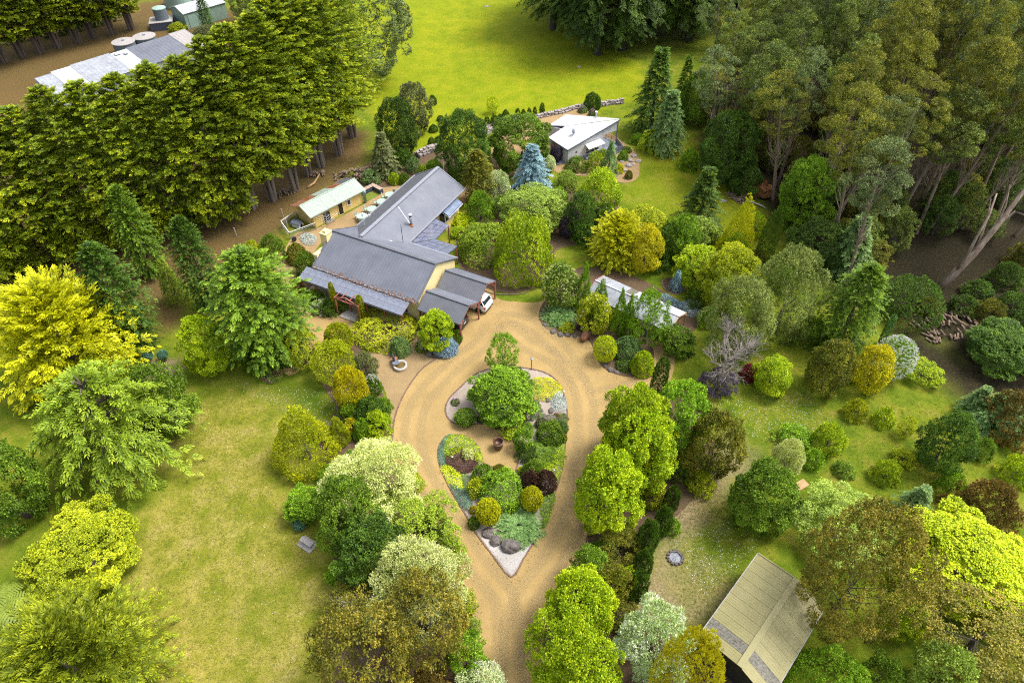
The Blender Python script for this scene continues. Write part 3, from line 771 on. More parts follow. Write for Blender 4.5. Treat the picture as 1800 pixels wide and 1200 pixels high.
M_STEEL = surf('galvanised_steel', (.35, .36, .38), (.5, .51, .53), 4, .35, .6)
M_DARK = surf('black_plastic', (.015, .015, .017), (.03, .03, .032), 4, .5)
M_DOOR = surf('dark_brown_door', (.018, .012, .010), (.035, .024, .02), 4, .5)
M_TIMBER = surf('warm_timber', (.30, .18, .08), (.42, .27, .13), 4, .7)
M_SLATE = surf('slate_blue_rendered_block', (.045, .055, .080), (.075, .085, .115), 3, .7)
M_PAVER = surf('pinkish_paver', (.30, .22, .18), (.42, .33, .28), 3, .8)
M_STONE = surf('dry_fieldstone', (.14, .115, .105), (.42, .38, .36), 2.2, .9, bump=.6, bscale=6)
M_ROCK = surf('basalt_rock', (.045, .040, .038), (.20, .175, .165), 2.0, .9, bump=.9, bscale=5, mid=(.11, .095, .09))
M_LOG = surf('split_firewood', (.07, .048, .032), (.27, .195, .14), 2.5, .9)
M_TANK = surf('green_grey_tank', (.10, .13, .15), (.15, .18, .20), 3, .6)
M_TANKTOP = surf('concrete_lid', (.26, .24, .24), (.36, .34, .33), 3, .8)
M_TANKG = surf('pale_green_tank', (.22, .34, .29), (.30, .42, .36), 3, .55)
M_SHEDG = surf('pale_green_cladding', (.20, .29, .24), (.28, .37, .31), 2, .6)
M_LITTER = surf('leaf_litter', (.11, .05, .025), (.28, .14, .07), 9, .9)
M_CONC = surf('weathered_concrete', (.30, .28, .26), (.46, .43, .40), 4, .85, bump=.3)
M_TERRA = surf('glazed_brown_pot', (.055, .026, .016), (.12, .055, .032), 4, .4)
def poly_mat(name, col, alpha, rough=.25):
    m, N, L, out = new_mat(name)
    b = N.new('ShaderNodeBsdfPrincipled'); b.inputs['Roughness'].default_value = rough; b.inputs['Specular IOR Level'].default_value = .6
    tc = N.new('ShaderNodeTexCoord'); n = N.new('ShaderNodeTexNoise'); n.inputs['Scale'].default_value = 2.2; n.inputs['Detail'].default_value = 6
    L.new(tc.outputs['Object'], n.inputs['Vector'])
    r = ramp(N, [(.3, col), (.75, tuple(min(1, k * 1.5) for k in col))]); L.new(n.outputs['Fac'], r.inputs[0]); L.new(r.outputs[0], b.inputs['Base Color'])
    t = N.new('ShaderNodeBsdfTransparent'); t.inputs['Color'].default_value = (.8, .84, .95, 1)
    mx = N.new('ShaderNodeMixShader'); mx.inputs[0].default_value = alpha
    L.new(t.outputs[0], mx.inputs[1]); L.new(b.outputs[0], mx.inputs[2]); L.new(mx.outputs[0], out.inputs[0])
    return m
M_POLY = poly_mat('blue_grey_polycarbonate', (.150, .165, .215), .88)
M_POLYC = poly_mat('clear_tinted_polycarbonate', (.15, .16, .23), .55)
M_AWN = poly_mat('blue_awning_sheet', (.13, .17, .25), .85)

def ribbed(name, q, mat, parent, pitch=.36, rib=.010, th=.03):
    """profiled roof sheet: q = eave0, eave1, ridge1, ridge0; raised ribs run from eave to ridge"""
    e0, e1, r1, r0 = [Vector(p) for p in q]
    n = (e1 - e0).cross(r0 - e0).normalized()
    if n.z < 0: n = -n
    Lw = max((e1 - e0).length, (r1 - r0).length); k = max(2, int(Lw / pitch))
    us = []
    for i in range(k):
        for f, hh in ((0, 0), (.60, 0), (.70, rib), (.88, rib), (.98, 0)): us.append(((i + f) / k, hh))
    us.append((1, 0))
    mb = MB(); vs_ = []
    for u, hh in us:
        a, b = e0.lerp(e1, u), r0.lerp(r1, u)
        vs_ += [a + n * hh, b + n * hh, a - n * th, b - n * th]
    m = len(us); fs = []
    for i in range(m - 1):
        a, b = i * 4, i * 4 + 4
        fs += [(a, b, b + 1, a + 1), (a + 2, a + 3, b + 3, b + 2), (a, a + 2, b + 2, b), (a + 1, b + 1, b + 3, a + 3)]
    fs += [(0, 1, 3, 2), (m * 4 - 4, m * 4 - 2, m * 4 - 1, m * 4 - 3)]
    mb.add(vs_, fs)
    return mb.build(name, mat, parent)
def opening(parent, c, w, h, rz, depth=.06, frame=M_WHITE, panes=1, glass=None, name='window', transom=False):
    """window or door set proud of a wall: c = centre on wall face, rz = facing direction angle"""
    m = Matrix.Translation(c) @ Matrix.Rotation(rz, 4, 'Z')
    def b(mb, x, y, z, dx, dy, dz): mb.box(m @ Vector((x, y, z)), (dx, dy, dz), rz)
    g = MB(); b(g, .012, 0, 0, .03, w, h); o = g.build(name, glass or M_GLASS, parent)
    f = MB(); t = .07
    for s in (-1, 1):
        b(f, depth / 2 + .012, s * (w / 2 + t / 2 - .01), 0, depth, t, h + 2 * t)
        b(f, depth / 2 + .014, 0, s * (h / 2 + t / 2 - .01), depth, w, t)
    for k in range(1, panes): b(f, depth / 2 + .01, -w / 2 + w * k / panes, 0, depth * .8, .05, h)
    if transom: b(f, depth / 2 + .008, 0, -h * .18, depth * .7, w, .05)
    f.build('frame', frame, o)
    return o

# ---------------------------------------------------------------- main homestead (local axes: s along the main ridge, t along the wing)
HA = R_(-26.7); EA = Vector((math.cos(HA), math.sin(HA), 0)); EB = Vector((-EA.y, EA.x, 0))
HO = V(808.8, 594.5); HO.z = 0
house = empty('homestead', HO, HA)
tag(house, 'cream yellow homestead with grey ribbed metal roof, rear wing and front veranda', 'house')
S0, S1, EZ, RZ = -17.75, -4.75, 2.95, 5.0
M3 = lambda s, t, z: (s, t, z)
w = MB()
w.add([(S0 + .45, .35, 0), (S1 - .12, .35, 0), (S1 - .12, 7.6, 0), (S0 + .45, 7.6, 0), (S0 + .45, .35, EZ), (S1 - .12, .35, EZ), (S1 - .12, 7.6, EZ), (S0 + .45, 7.6, EZ), (S0 + .45, 3.98, RZ - .12), (S1 - .12, 3.98, RZ - .12)],
      [(0, 1, 5, 4), (2, 3, 7, 6), (1, 2, 6, 9, 5), (3, 0, 4, 8, 7)])
w.build('wall', M_YELP, house)
w = MB()
w.add([(-17.4, 7.62, 0), (-11.5, 7.62, 0), (-11.5, 19.9, 0), (-17.4, 19.9, 0), (-17.4, 7.62, 2.8), (-11.5, 7.62, 2.8), (-11.5, 19.9, 2.8), (-17.4, 19.9, 2.8), (-14.45, 19.9, 4.7), (-14.45, 7.62, 4.7)],
      [(0, 1, 5, 9, 4), (1, 2, 6, 5), (2, 3, 7, 8, 6), (3, 0, 4, 7)])
w.build('wing_wall', M_YEL, house)
ribbed('roof_slope', [(S0, -.05, EZ), (S1, -.05, EZ), (S1, 4.0, RZ), (S0, 4.0, RZ)], M_ROOF, house)
ribbed('roof_slope', [(S1, 8.05, EZ), (S0, 8.05, EZ), (S0, 4.0, RZ), (S1, 4.0, RZ)], M_ROOF, house)
ribbed('wing_roof_slope', [(-10.95, 4.3, 2.92), (-10.95, 20.4, 2.92), (-14.45, 20.4, 4.92), (-14.45, 4.3, 4.92)], M_ROOF, house, .42)
ribbed('wing_roof_slope', [(-17.95, 20.4, 2.92), (-17.95, 4.3, 2.92), (-14.45, 4.3, 4.92), (-14.45, 20.4, 4.92)], M_ROOFD, house, .42)  # shade painted in: darker metal on the wing slope away from the sun
MB().bar((S0 - .02, 4.0, RZ + .045), (S1 + .02, 4.0, RZ + .045), .30, .05).build('ridge_cap', M_ROOFD, house)
MB().bar((-14.45, 4.5, 4.975), (-14.45, 20.44, 4.975), .42, .06).build('wing_ridge_cap', M_RIDGE, house)
for s in (S0, S1):
    MB().bar((s, -.06, EZ + .02), (s, 4.0, RZ + .04), .14, .09).bar((s, 8.06, EZ + .02), (s, 4.0, RZ + .04), .14, .09).build('barge_cap', M_ROOFD, house)
MB().bar((-10.9, 20.42, 2.94), (-14.45, 20.42, 4.94), .10, .10).bar((-18.0, 20.42, 2.94), (-14.45, 20.42, 4.94), .10, .10).build('barge_cap', M_RIDGE, house)
for a, b in (((S0, -.14, EZ - .05), (S1, -.14, EZ - .05)), ((-10.9, 8.1, 2.9), (-10.85, 20.4, 2.9)), ((-18.02, 8.1, 2.9), (-18.02, 20.4, 2.9)), ((-10.9, 8.12, EZ - .05), (S1, 8.12, EZ - .05))):
    MB().bar(a, b, .15, .11).build('gutter', M_RIDGE, house)
# leaf litter lying in the front gutter
lt = MB(); rr = random.Random(5)
for i in range(420):
    s = S0 + (S1 - S0) * rr.random() ** .8; t = rr.choice([rr.gauss(-.16, .05), rr.gauss(.1, .12), rr.gauss(-.30, .10)])
    z = EZ + (.012 + .5 * max(t, 0)) if t > -.05 else (EZ + .035 if t > -.24 else EZ - .01)
    lt.box((s, t, z + .035), (.09 * rr.uniform(.6, 1.6), .05, .02), rr.uniform(0, 3))
tag(lt.build('leaf_litter', M_LITTER, house), kind='stuff')
# front veranda: posts, beam, rafters, single polycarbonate panels
VS0, VS1 = -18.45, -5.45
ver = MB().bar((VS0, -1.72, 2.17), (VS1, -1.72, 2.17), .10, .16).build('veranda_beam', M_RED, house)
MB().bar((VS0, -1.90, 2.26), (VS1, -1.90, 2.26), .13, .10).build('gutter', M_DARK, house)
for s in (-18.2, -16.3, -14.2, -12.1, -9.9, -7.7, -5.7):
    MB().box((s, -1.70, 1.05), (.11, .11, 2.1)).build('veranda_post', M_RED, house)
n = 16; dv = (VS1 - VS0) / n
def vz(t): return 2.36 + (t + 1.85) / (1.85 - .28) * .46
for i in range(n + 1):
    s = VS0 + dv * i; s = min(max(s, VS0 + .04), VS1 - .04)
    MB().bar((s, -1.80, vz(-1.80) - .05), (s, -.30, vz(-.30) - .05), .05, .07).build('veranda_rafter', M_RIDGE if 0 < i < n else M_RED, house)
pm = MB().slab([(-dv / 2 + .012, -.385, -.113), (dv / 2 - .012, -.385, -.113), (dv / 2 - .012, .385, .113), (-dv / 2 + .012, .385, .113)], .012).mesh('polycarbonate_panel'); pm.materials.append(M_POLY)
for i in range(n):
    for t in (-1.465, -.675):
        o = link('polycarbonate_panel', pm, house); o.location = (VS0 + dv * (i + .5), t, vz(t) + .015)
MB().bar((VS0, -1.07, vz(-1.07) + .03), (VS1, -1.07, vz(-1.07) + .03), .05, .03).build('panel_joint_strip', M_RIDGE, house)
# paved veranda floor
pf = MB().box((-12, -.72, .035), (13, 1.95, .07)).build('veranda_floor', M_PAVER, house)
# entry arbour in front of the veranda
arb = empty('arbour', HO, HA); tag(arb, 'dusty red timber gable arbour over the veranda steps', 'arbour')
for s in (-13.15, -10.25): MB().box((s, -2.6, 1.1), (.12, .12, 2.2)).build('post', M_RED, arb)
MB().bar((-13.25, -2.6, 2.22), (-10.15, -2.6, 2.22), .10, .10).build('tie_beam', M_RED, arb)
MB().bar((-13.3, -2.6, 2.24), (-11.7, -2.6, 2.80), .09, .12).bar((-10.1, -2.6, 2.24), (-11.7, -2.6, 2.80), .09, .12).build('gable_truss', M_RED, arb)
for s, z in ((-13.15, 2.33), (-12.2, 2.66), (-11.2, 2.66), (-10.25, 2.33)):
    MB().bar((s, -2.7, z), (s, -1.75, z), .07, .09).build('rafter', M_RED, arb)
for s in (-12.5, -11.7, -10.9): MB().bar((s, -2.6, 2.22), (s, -2.6, 2.56), .06, .06).build('strut', M_RED, arb)
MB().box((-11.7, -2.35, .07), (2.2, 1.1, .14)).build('step', M_CONC, arb)
# pergolas behind: one along the wing, one along the main roof
def pergola(q, nu, nv, beams):
    e0, e1, r1, r0 = [Vector(p) for p in q]
    for i in range(nu):
        for j in range(nv):
            c = lambda u, v: e0.lerp(e1, u).lerp(r0.lerp(r1, u), v)
            u0, u1, v0, v1 = i / nu, (i + 1) / nu, j / nv, (j + 1) / nv; g = .01
            MB().slab([c(u0 + g, v0 + g), c(u1 - g, v0 + g), c(u1 - g, v1 - g), c(u0 + g, v1 - g)], .012).build('pergola_panel', M_POLYC, house)
    dn = Vector((0, 0, -.06))
    for i in range(nu + 1): MB().bar(e0.lerp(e1, i / nu) + dn, r0.lerp(r1, i / nu) + dn, .06, .08).build('pergola_rafter', M_SLATE, house)
    for j in range(nv + 1): MB().bar(e0.lerp(r0, j / nv) + dn * 2.2, e1.lerp(r1, j / nv) + dn * 2.2, .05, .07).build('pergola_batten', M_SLATE, house)
    for p in beams: MB().box((p[0], p[1], p[2] / 2), (.11, .11, p[2])).build('pergola_post', M_RED, house)
pergola([(-9.05, 10.55, 2.45), (-9.05, 13.5, 2.45), (-10.80, 13.5, 2.80), (-10.80, 8.3, 2.80)], 5, 3, [(-9.1, 13.4, 2.35)])
pergola([(-9.05, 10.47, 2.45), (-6.2, 10.47, 2.45), (-6.2, 8.24, 2.80), (-10.72, 8.24, 2.80)], 4, 3, [(-6.3, 10.4, 2.35)])
# wing windows: bay with blue awning, dark door, plain window
opening(house, Vector((-11.5, 14.2, 1.25)), .9, 2.0, 0, name='door', glass=M_DOOR, frame=M_YELP)
bay = MB().box((-11.1, 16.9, .55), (.8, 3.2, 1.1)).build('bay_window', M_YEL, house)
MB().box((-11.1, 16.9, 1.55), (.70, 3.1, .9)).build('pane', M_GLASS, bay)
fr = MB()
for t in (15.35, 16.4, 17.4, 18.45): fr.box((-10.74, t, 1.55), (.08, .08, .9))
fr.box((-10.74, 16.9, 1.12), (.10, 3.2, .07)).box((-10.74, 16.9, 2.02), (.10, 3.2, .07)); fr.build('frame', M_WHITE, bay)
aw = MB()
for k in range(5):
    a0, a1 = k * .36, k * .36 + .36
    aw.slab([(-11.45 + 1.35 * math.sin(a0 * .85), 15.3, 2.62 - .62 * (1 - math.cos(a0 * .85))), (-11.45 + 1.35 * math.sin(a0 * .85), 18.5, 2.62 - .62 * (1 - math.cos(a0 * .85))), (-11.45 + 1.35 * math.sin(a1 * .85), 18.5, 2.62 - .62 * (1 - math.cos(a1 * .85))), (-11.45 + 1.35 * math.sin(a1 * .85), 15.3, 2.62 - .62 * (1 - math.cos(a1 * .85)))], .015)
aw.build('awning', M_AWN, house)
MB().bar((-10.12, 15.28, 2.06), (-10.12, 18.52, 2.06), .05, .06).bar((-11.45, 15.28, 2.63), (-10.12, 15.28, 2.06), .04, .04).bar((-11.45, 18.52, 2.63), (-10.12, 18.52, 2.06), .04, .04).bar((-11.45, 16.9, 2.64), (-10.12, 16.9, 2.08), .04, .04).build('awning_frame', M_WHITE, house)
opening(house, Vector((-11.5, 11.0, 1.45)), 2.0, 1.3, 0, panes=3)
for s in (-16.2, -12.6, -9.6, -7.0): opening(house, Vector((s, .35, 1.4)), 1.4, 1.5, R_(-90), panes=2)
opening(house, Vector((-14.4, .35, 1.15)), 1.0, 2.1, R_(-90), name='door', glass=M_DOOR)
for t in (10.2, 13.6, 17): opening(house, Vector((-17.4, t, 1.4)), 1.3, 1.2, R_(180), panes=2)
# chimney stack, flue, vents, white line, mast, aerial
ch = MB().box((-18.0, 3.1, 2.6), (.85, .95, 5.2)).build('chimney', M_YELP, house)
MB().box((-18.0, 3.1, 5.25), (.95, 1.05, .10)).box((-18.0, 3.1, 5.40), (.45, .5, .25)).build('cap', M_YELP, ch)
MB().box((-17.95, 1.6, 1.9), (.5, 1.6, 3.8), ).build('chimney_shoulder', M_YELP, house)
fl = MB().lathe([(.15, 0), (.15, 1.35)], 12, (-12.0, 10.3, 3.50)).build('flue', M_STEEL, house, True)
MB().lathe([(.16, 1.15), (.16, 1.33)], 12, (-12.0, 10.3, 3.50)).build('flue_band', M_DARK, fl)
MB().lathe([(.19, 1.36), (.20, 1.45), (.10, 1.55)], 12, (-12.0, 10.3, 3.50)).build('flue_cowl', M_WHITE, fl)
MB().lathe([(.32, 0), (.17, .12)], 12, (-12.0, 10.3, 3.50)).build('flue_flashing', M_RUST, fl)
MB().bar((-14.2, 11.2, 4.82), (-12.2, 10.35, 3.66), .05, .03).build('white_joint_strip', M_WHITE, house)
MB().tube([(-11.3, 7.5, 3.2), (-11.3, 7.5, 5.5)], .03, 6).build('mast', M_DARK, house)
for s in (-12.9, -12.3): MB().box((s, 6.6, 3.72), (.5, .16, .03), mtx=Matrix.Rotation(-.45, 4, 'X')).build('roof_vent', M_WHITE, house)
an = empty('tv_aerial', HO, HA); tag(an, 'white rooftop television aerial on the rear wing ridge', 'aerial')
MB().tube([(-16.4, 7.6, 3.7), (-16.4, 7.6, 5.3)], .03, 6).build('pole', M_WHITE, an)
MB().tube([(-16.9, 7.3, 5.1), (-15.7, 8.0, 5.15)], .025, 5).build('boom', M_WHITE, an)
for k in range(7):
    c = Vector((-16.9, 7.3, 5.12)).lerp(Vector((-15.7, 8.0, 5.17)), k / 6); d = Vector((-.25, .45, 0)) * (1.3 - .1 * k)
    MB().tube([c - d, c + d], .014, 4).build('element', M_WHITE, an)
MB().ball((-16.4, 7.6, 5.3), .14, 8, 6).build('amplifier_box', M_WHITE, an)

# ---------------------------------------------------------------- double carport
cp = empty('carport', HO, HA); tag(cp, 'double gabled carport with grey ribbed roofs on dusty red posts', 'carport')
for (ta, tr, tb) in ((-.42, 1.45, 3.33), (3.33, 5.19, 7.06)):
    ribbed('roof_slope', [(-4.55, ta, 2.42), (.42, ta, 2.42), (.42, tr, 3.45), (-4.55, tr, 3.45)], M_ROOFD, cp, .24)  # darker metal paints shade on the slope turned from the sun
    ribbed('roof_slope', [(.42, tb - .01, 2.42), (-4.55, tb - .01, 2.42), (-4.55, tr, 3.45), (.42, tr, 3.45)], M_ROOF, cp, .24)
    MB().bar((-4.55, tr, 3.49), (.44, tr, 3.49), .24, .05).build('ridge_cap', M_ROOFD, cp)
    for s in (.36, -2.1):
        g = MB().bar((s, ta + .05, 2.34), (s, tr, 3.33), .10, .13).bar((s, tb - .05, 2.34), (s, tr, 3.33), .10, .13)
        g.bar((s, ta + .12, 1.75), (s, ta + .75, 2.50), .08, .08).bar((s, tb - .12, 1.75), (s, tb - .75, 2.50), .08, .08); g.build('gable_frame', M_RED, cp)
for t in (-.34, 3.33, 6.95):
    for s in (.32, -4.35): MB().box((s, t, 1.15), (.13, .13, 2.3)).build('post', M_RED, cp)
    MB().bar((-4.4, t, 2.27), (.4, t, 2.27), .09, .12).build('beam', M_RED, cp)
for t in (-.46, 7.1): MB().bar((-4.55, t, 2.38), (.42, t, 2.38), .11, .09).build('gutter', M_DARK, cp)

# ---------------------------------------------------------------- cars
M_CARW = surf('white_car_paint', (.74, .75, .76), None, 1, .18, spec=.6)
M_CARG = surf('dark_grey_car_paint', (.035, .036, .040), None, 1, .2, spec=.6)
M_TYRE = surf('tyre_rubber', (.012, .012, .012), None, 1, .8)
M_RIM = surf('alloy_rim', (.30, .30, .32), None, 1, .3, .8)
M_TAIL = surf('red_tail_lamp', (.35, .012, .015), None, 1, .15)
M_HEAD = surf('clear_head_lamp', (.6, .62, .65), None, 1, .1)
M_PLATE = surf('number_plate', (.62, .62, .60), None, 1, .5)
M_CARGL = surf('car_glass', (.02, .028, .035), None, 1, .05, spec=.9)
def car(s, t, paint, label, L=4.5, W=1.84, Hh=1.62):
    """five-door car, rear end towards +s"""
    o = empty('parked_car', HO + EA * s + EB * t, HA); tag(o, label, 'car')
    # lower body: cross-sections along the length (x, half width, z bottom, z shoulder)
    st = [(-.50, .70, .34, .62), (-.485, .82, .24, .72), (-.44, .90, .20, .80), (-.30, .95, .19, .92), (-.18, .97, .19, .98), (.10, .98, .19, 1.01), (.34, .97, .20, 1.04), (.45, .93, .24, 1.06), (.485, .87, .32, 1.02), (.50, .80, .42, .90)]
    mb = MB(); vs_ = []; ring = 10
    for x, hw, zb, zs in st:
        hw *= W / 2; x *= L
        sec = [(-hw * .88, zb), (-hw, zb + .14), (-hw * 1.0, zs * .62), (-hw * .97, zs - .10), (-hw * .86, zs), (hw * .86, zs), (hw * .97, zs - .10), (hw * 1.0, zs * .62), (hw, zb + .14), (hw * .88, zb)]
        vs_ += [(x, y, z) for y, z in sec]
    fs = [(i * ring + k, i * ring + (k + 1) % ring, (i + 1) * ring + (k + 1) % ring, (i + 1) * ring + k) for i in range(len(st) - 1) for k in range(ring)]
    fs += [tuple(reversed(range(ring))), tuple(range((len(st) - 1) * ring, len(st) * ring))]
    mb.add(vs_, fs); body = mb.build('body', paint, o, True)
    # cabin: roof and pillars over glass
    cab = [(-.20, .80, .97), (-.06, .68, Hh - .08), (.04, .66, Hh), (.24, .66, Hh), (.38, .64, Hh - .07), (.45, .74, 1.04)]
    def cabin(grow, lo, zoff, sel):
        mb = MB(); vs_ = []
        for x, hw, z in cab:
            hw = hw * W / 2 * 1.18 * grow
            vs_ += [(x * L, -W / 2 * .84 * grow, lo), (x * L, -hw, z + zoff), (x * L, hw, z + zoff), (x * L, W / 2 * .84 * grow, lo)]
        m = len(cab)
        fs = [(i * 4 + k, i * 4 + k + 1, i * 4 + k + 5, i * 4 + k + 4) for i in range(m - 1) for k in sel]
        if len(sel) == 3: fs += [(0, 1, 2, 3), (m * 4 - 4, m * 4 - 3, m * 4 - 2, m * 4 - 1)]
        return mb.add(vs_, fs)
    cabin(1.0, .95, 0, (0, 1, 2)).build('window_glass', M_CARGL, o)
    rf = MB()
    for (xa, ha, za), (xb, hb, zb) in zip(cab[1:4], cab[2:5]):
        k = W / 2 * 1.18 * 1.012
        rf.slab([(xa * L, -ha * k, za + .012), (xb * L, -hb * k, zb + .012), (xb * L, hb * k, zb + .012), (xa * L, ha * k, za + .012)], .03)
    for sg in (-1, 1):
        k = W / 2 * 1.18 * 1.01
        for i, j in ((0, 1), (4, 5)):
            rf.bar((cab[i][0] * L, sg * (cab[i][1] * k), cab[i][2]), (cab[j][0] * L, sg * cab[j][1] * k, cab[j][2]), .09, .07)
        for x in (.05, .25): rf.bar((x * L, sg * W / 2 * .855, .98), (x * L, sg * .66 * k, Hh - .01), .07, .06)
    rf.bar((.375 * L, -.62, Hh - .04), (.375 * L, .62, Hh - .04), .22, .04).build('roof', paint, o)
    for x in (-.31, .31):
        for sg in (-1, 1):
            wh = empty('wheel', (x * L, sg * (W / 2 - .10), .33)); wh.parent = o
            wh.rotation_euler = (R_(90), 0, 0)
            MB().lathe([(.20, -.105), (.31, -.11), (.335, -.07), (.335, .07), (.31, .11), (.20, .105)], 18).build('tyre', M_TYRE, wh, True)
            MB().lathe([(.06, -.112), (.21, -.10), (.21, .10), (.06, .112)], 12).build('rim', M_RIM, wh)
            ar = MB(); ar.lathe([(.385, -.012), (.385, .012)], 16, (0, 0, 0)); a = ar.build('wheel_arch', M_DARK, o); a.location = (x * L, sg * (W / 2 - .035), .36); a.rotation_euler = (R_(90), 0, 0)
    for sg in (-1, 1):
        MB().box((L * .468, sg * W * .395, .86), (.18, .30, .20)).build('tail_lamp', M_TAIL, o, bevel=.03)
        MB().box((-L * .470, sg * W * .36, .66), (.16, .34, .15)).build('head_lamp', M_HEAD, o, bevel=.03)
        MB().box((-.11 * L, sg * (W / 2 + .05), 1.0), (.16, .16, .12)).build('wing_mirror', paint, o, bevel=.03)
    MB().box((L * .499, 0, .80), (.02, .42, .13)).build('number_plate', M_PLATE, o)
    MB().box((L * .492, 0, .40), (.10, W * .80, .20)).build('rear_bumper', M_DARK, o, bevel=.03)
    MB().box((L * .40, 0, Hh - .02), (.24, W * .62, .04)).build('roof_spoiler', paint, o, bevel=.015)
    return o
car(-1.6, 5.05, M_CARW, 'white five door car parked under the far bay of the carport', 4.6)
car(-2.4, 1.5, M_CARG, 'dark grey car parked in the carport bay beside the lime shrub', 4.3)
# ---------------------------------------------------------------- yellow dog-shed beside the courtyard
KA = R_(48); KO = V(554.5, 401)
shed = empty('kennel_shed', KO, KA); tag(shed, 'small yellow weatherboard kennel shed with pale green tin roof', 'shed')
MB().add([(0, 0, 0), (7.3, 0, 0), (7.3, 3.3, 0), (0, 3.3, 0), (0, 0, 1.88), (7.3, 0, 1.88), (7.3, 3.3, 1.88), (0, 3.3, 1.88), (0, 1.65, 2.55), (7.3, 1.65, 2.55)],
         [(0, 1, 5, 4), (2, 3, 7, 6), (1, 2, 6, 9, 5), (3, 0, 4, 8, 7)]).build('wall', M_YEL, shed)
for a, b, mt in ((-.5, 2.2, M_MINT), (2.2, 3.6, M_MINT), (3.6, 7.85, M_MINT)):
    ribbed('roof_sheet', [(a, -.25, 1.86), (b - .015, -.25, 1.86), (b - .015, 1.65, 2.66), (a, 1.65, 2.66)], mt, shed, .2, .02)
for a, b, mt in ((-.7, 2.4, M_RUST), (2.4, 4.6, M_MINT), (4.6, 6.2, M_RUST), (6.2, 7.85, M_ROOFD)):
    ribbed('roof_sheet', [(b - .015, 3.65, 1.92), (a, 3.65, 1.92), (a, 1.66, 2.65), (b - .015, 1.66, 2.65)], mt, shed, .2, .02)
MB().bar((-.52, 1.65, 2.68), (7.87, 1.65, 2.68), .16, .03).build('ridge_cap', M_MINTP, shed)
MB().bar((-.5, -.3, 1.81), (7.85, -.3, 1.81), .10, .07).build('gutter', M_MINT, shed)
opening(shed, Vector((3.95, 0, .80)), .66, 1.56, R_(-90), name='door', glass=M_DOOR, frame=M_YELP)
opening(shed, Vector((1.85, 0, .74)), 1.0, 1.42, R_(-90), name='doorway', glass=M_DARK, frame=M_YELP)
opening(shed, Vector((5.25, 0, 1.10)), .46, .66, R_(-90))
g = MB()
for k in range(4): g.bar((1.4 + .05, -.10 - .2 * k, .12 + .25 * k * .3), (2.5, -.12 - .2 * k, .12 + .25 * k * .3), .05, .04)
g.bar((1.45, -.06, .1), (1.45, -.75, .3), .05, .05).bar((2.5, -.06, .1), (2.5, -.75, .3), .05, .05).build('barred_gate', M_STEEL, shed)
MB().lathe([(.20, 0), (.20, 1.35), (.26, 1.42), (.26, 1.86)], 14, (7.62, -.12, 0)).build('rain_pipe', M_TANKG, shed, True)
pen = empty('dog_pen', KO, KA); tag(pen, 'fenced dog pen of white rails and posts beside the yellow shed', 'fence')
PC = [(-.1, 3.5), (-2.6, 3.0), (-3.3, .3), (-.1, -.35)]
for i in range(3):
    a, b = Vector((*PC[i], 0)), Vector((*PC[i + 1], 0)); k = max(2, int((b - a).length / 1.3))
    for j in range(k + 1):
        if i and j == 0: continue
        p = a.lerp(b, j / k); MB().box((p.x, p.y, .5), (.07, .07, 1.0)).build('post', M_STEEL, pen)
    for z in (.98, .80): MB().bar(a + Vector((0, 0, z)), b + Vector((0, 0, z)), .05, .05).build('rail', M_WHITE if z > .9 else M_STEEL, pen)
    mw = MB()
    for j in range(int((b - a).length / .16)):
        p = a.lerp(b, (j + .5) / int((b - a).length / .16)); mw.box((p.x, p.y, .42), (.008, .008, .74))
    for z in (.15, .3, .45, .6): mw.bar(a + Vector((0, 0, z)), b + Vector((0, 0, z)), .008)
    mw.build('wire_mesh', M_STEEL, pen)
dh = empty('dog_house', KO + Matrix.Rotation(KA, 3, 'Z') @ Vector((-1.15, 1.9, .0)), KA + .3); tag(dh, 'white plastic dog house with blue grey domed roof in the pen', 'dog house')
MB().prism([(-.42, -.55), (.42, -.55), (.42, .55), (-.42, .55)], 0.02, .50).build('body', M_WHITE, dh, bevel=.04)
dr = MB()
for k in range(6):
    a0, a1 = math.pi * k / 6, math.pi * (k + 1) / 6
    dr.slab([(-.52 * math.cos(a0), -.65, .48 + .28 * math.sin(a0)), (-.52 * math.cos(a1), -.65, .48 + .28 * math.sin(a1)), (-.52 * math.cos(a1), .65, .48 + .28 * math.sin(a1)), (-.52 * math.cos(a0), .65, .48 + .28 * math.sin(a0))], .04)
dr.build('roof', M_TRIM, dh)
MB().box((0, -.56, .24), (.34, .03, .40)).build('entrance', M_DARK, dh)
# L-shaped slate retaining wall with paver capping around a patch of grass
rw = empty('retaining_wall', KO, KA); tag(rw, 'L shaped slate blue block retaining wall with pinkish paver capping', 'wall')
for a, b in (((7.9, 1.55, 0), (10.6, 1.55, 0)), ((10.35, 1.30, 0), (10.35, -.10, 0))):
    d = Vector(b) - Vector(a); c = (Vector(a) + Vector(b)) / 2
    MB().box((c.x, c.y, .30), (max(abs(d.x), .5), max(abs(d.y), .5), .60)).build('block_wall', M_SLATE, rw)
    k = int(d.length / .42)
    for j in range(k):
        p = Vector(a).lerp(Vector(b), (j + .5) / k)
        MB().box((p.x, p.y, .635), (.40 if abs(d.x) > 1 else .56, .40 if abs(d.y) > 1 else .56, .06)).build('paver', M_PAVER, rw)
gp_ = MB().box((9.0, .55, .02), (2.1, 1.4, .04)); gp_ = gp_.build('turf_patch', surf('bright_turf', (.08, .12, .01), (.17, .20, .02), 3, .95)); gp_.location = KO; gp_.rotation_euler.z = KA; tag(gp_, kind='structure')
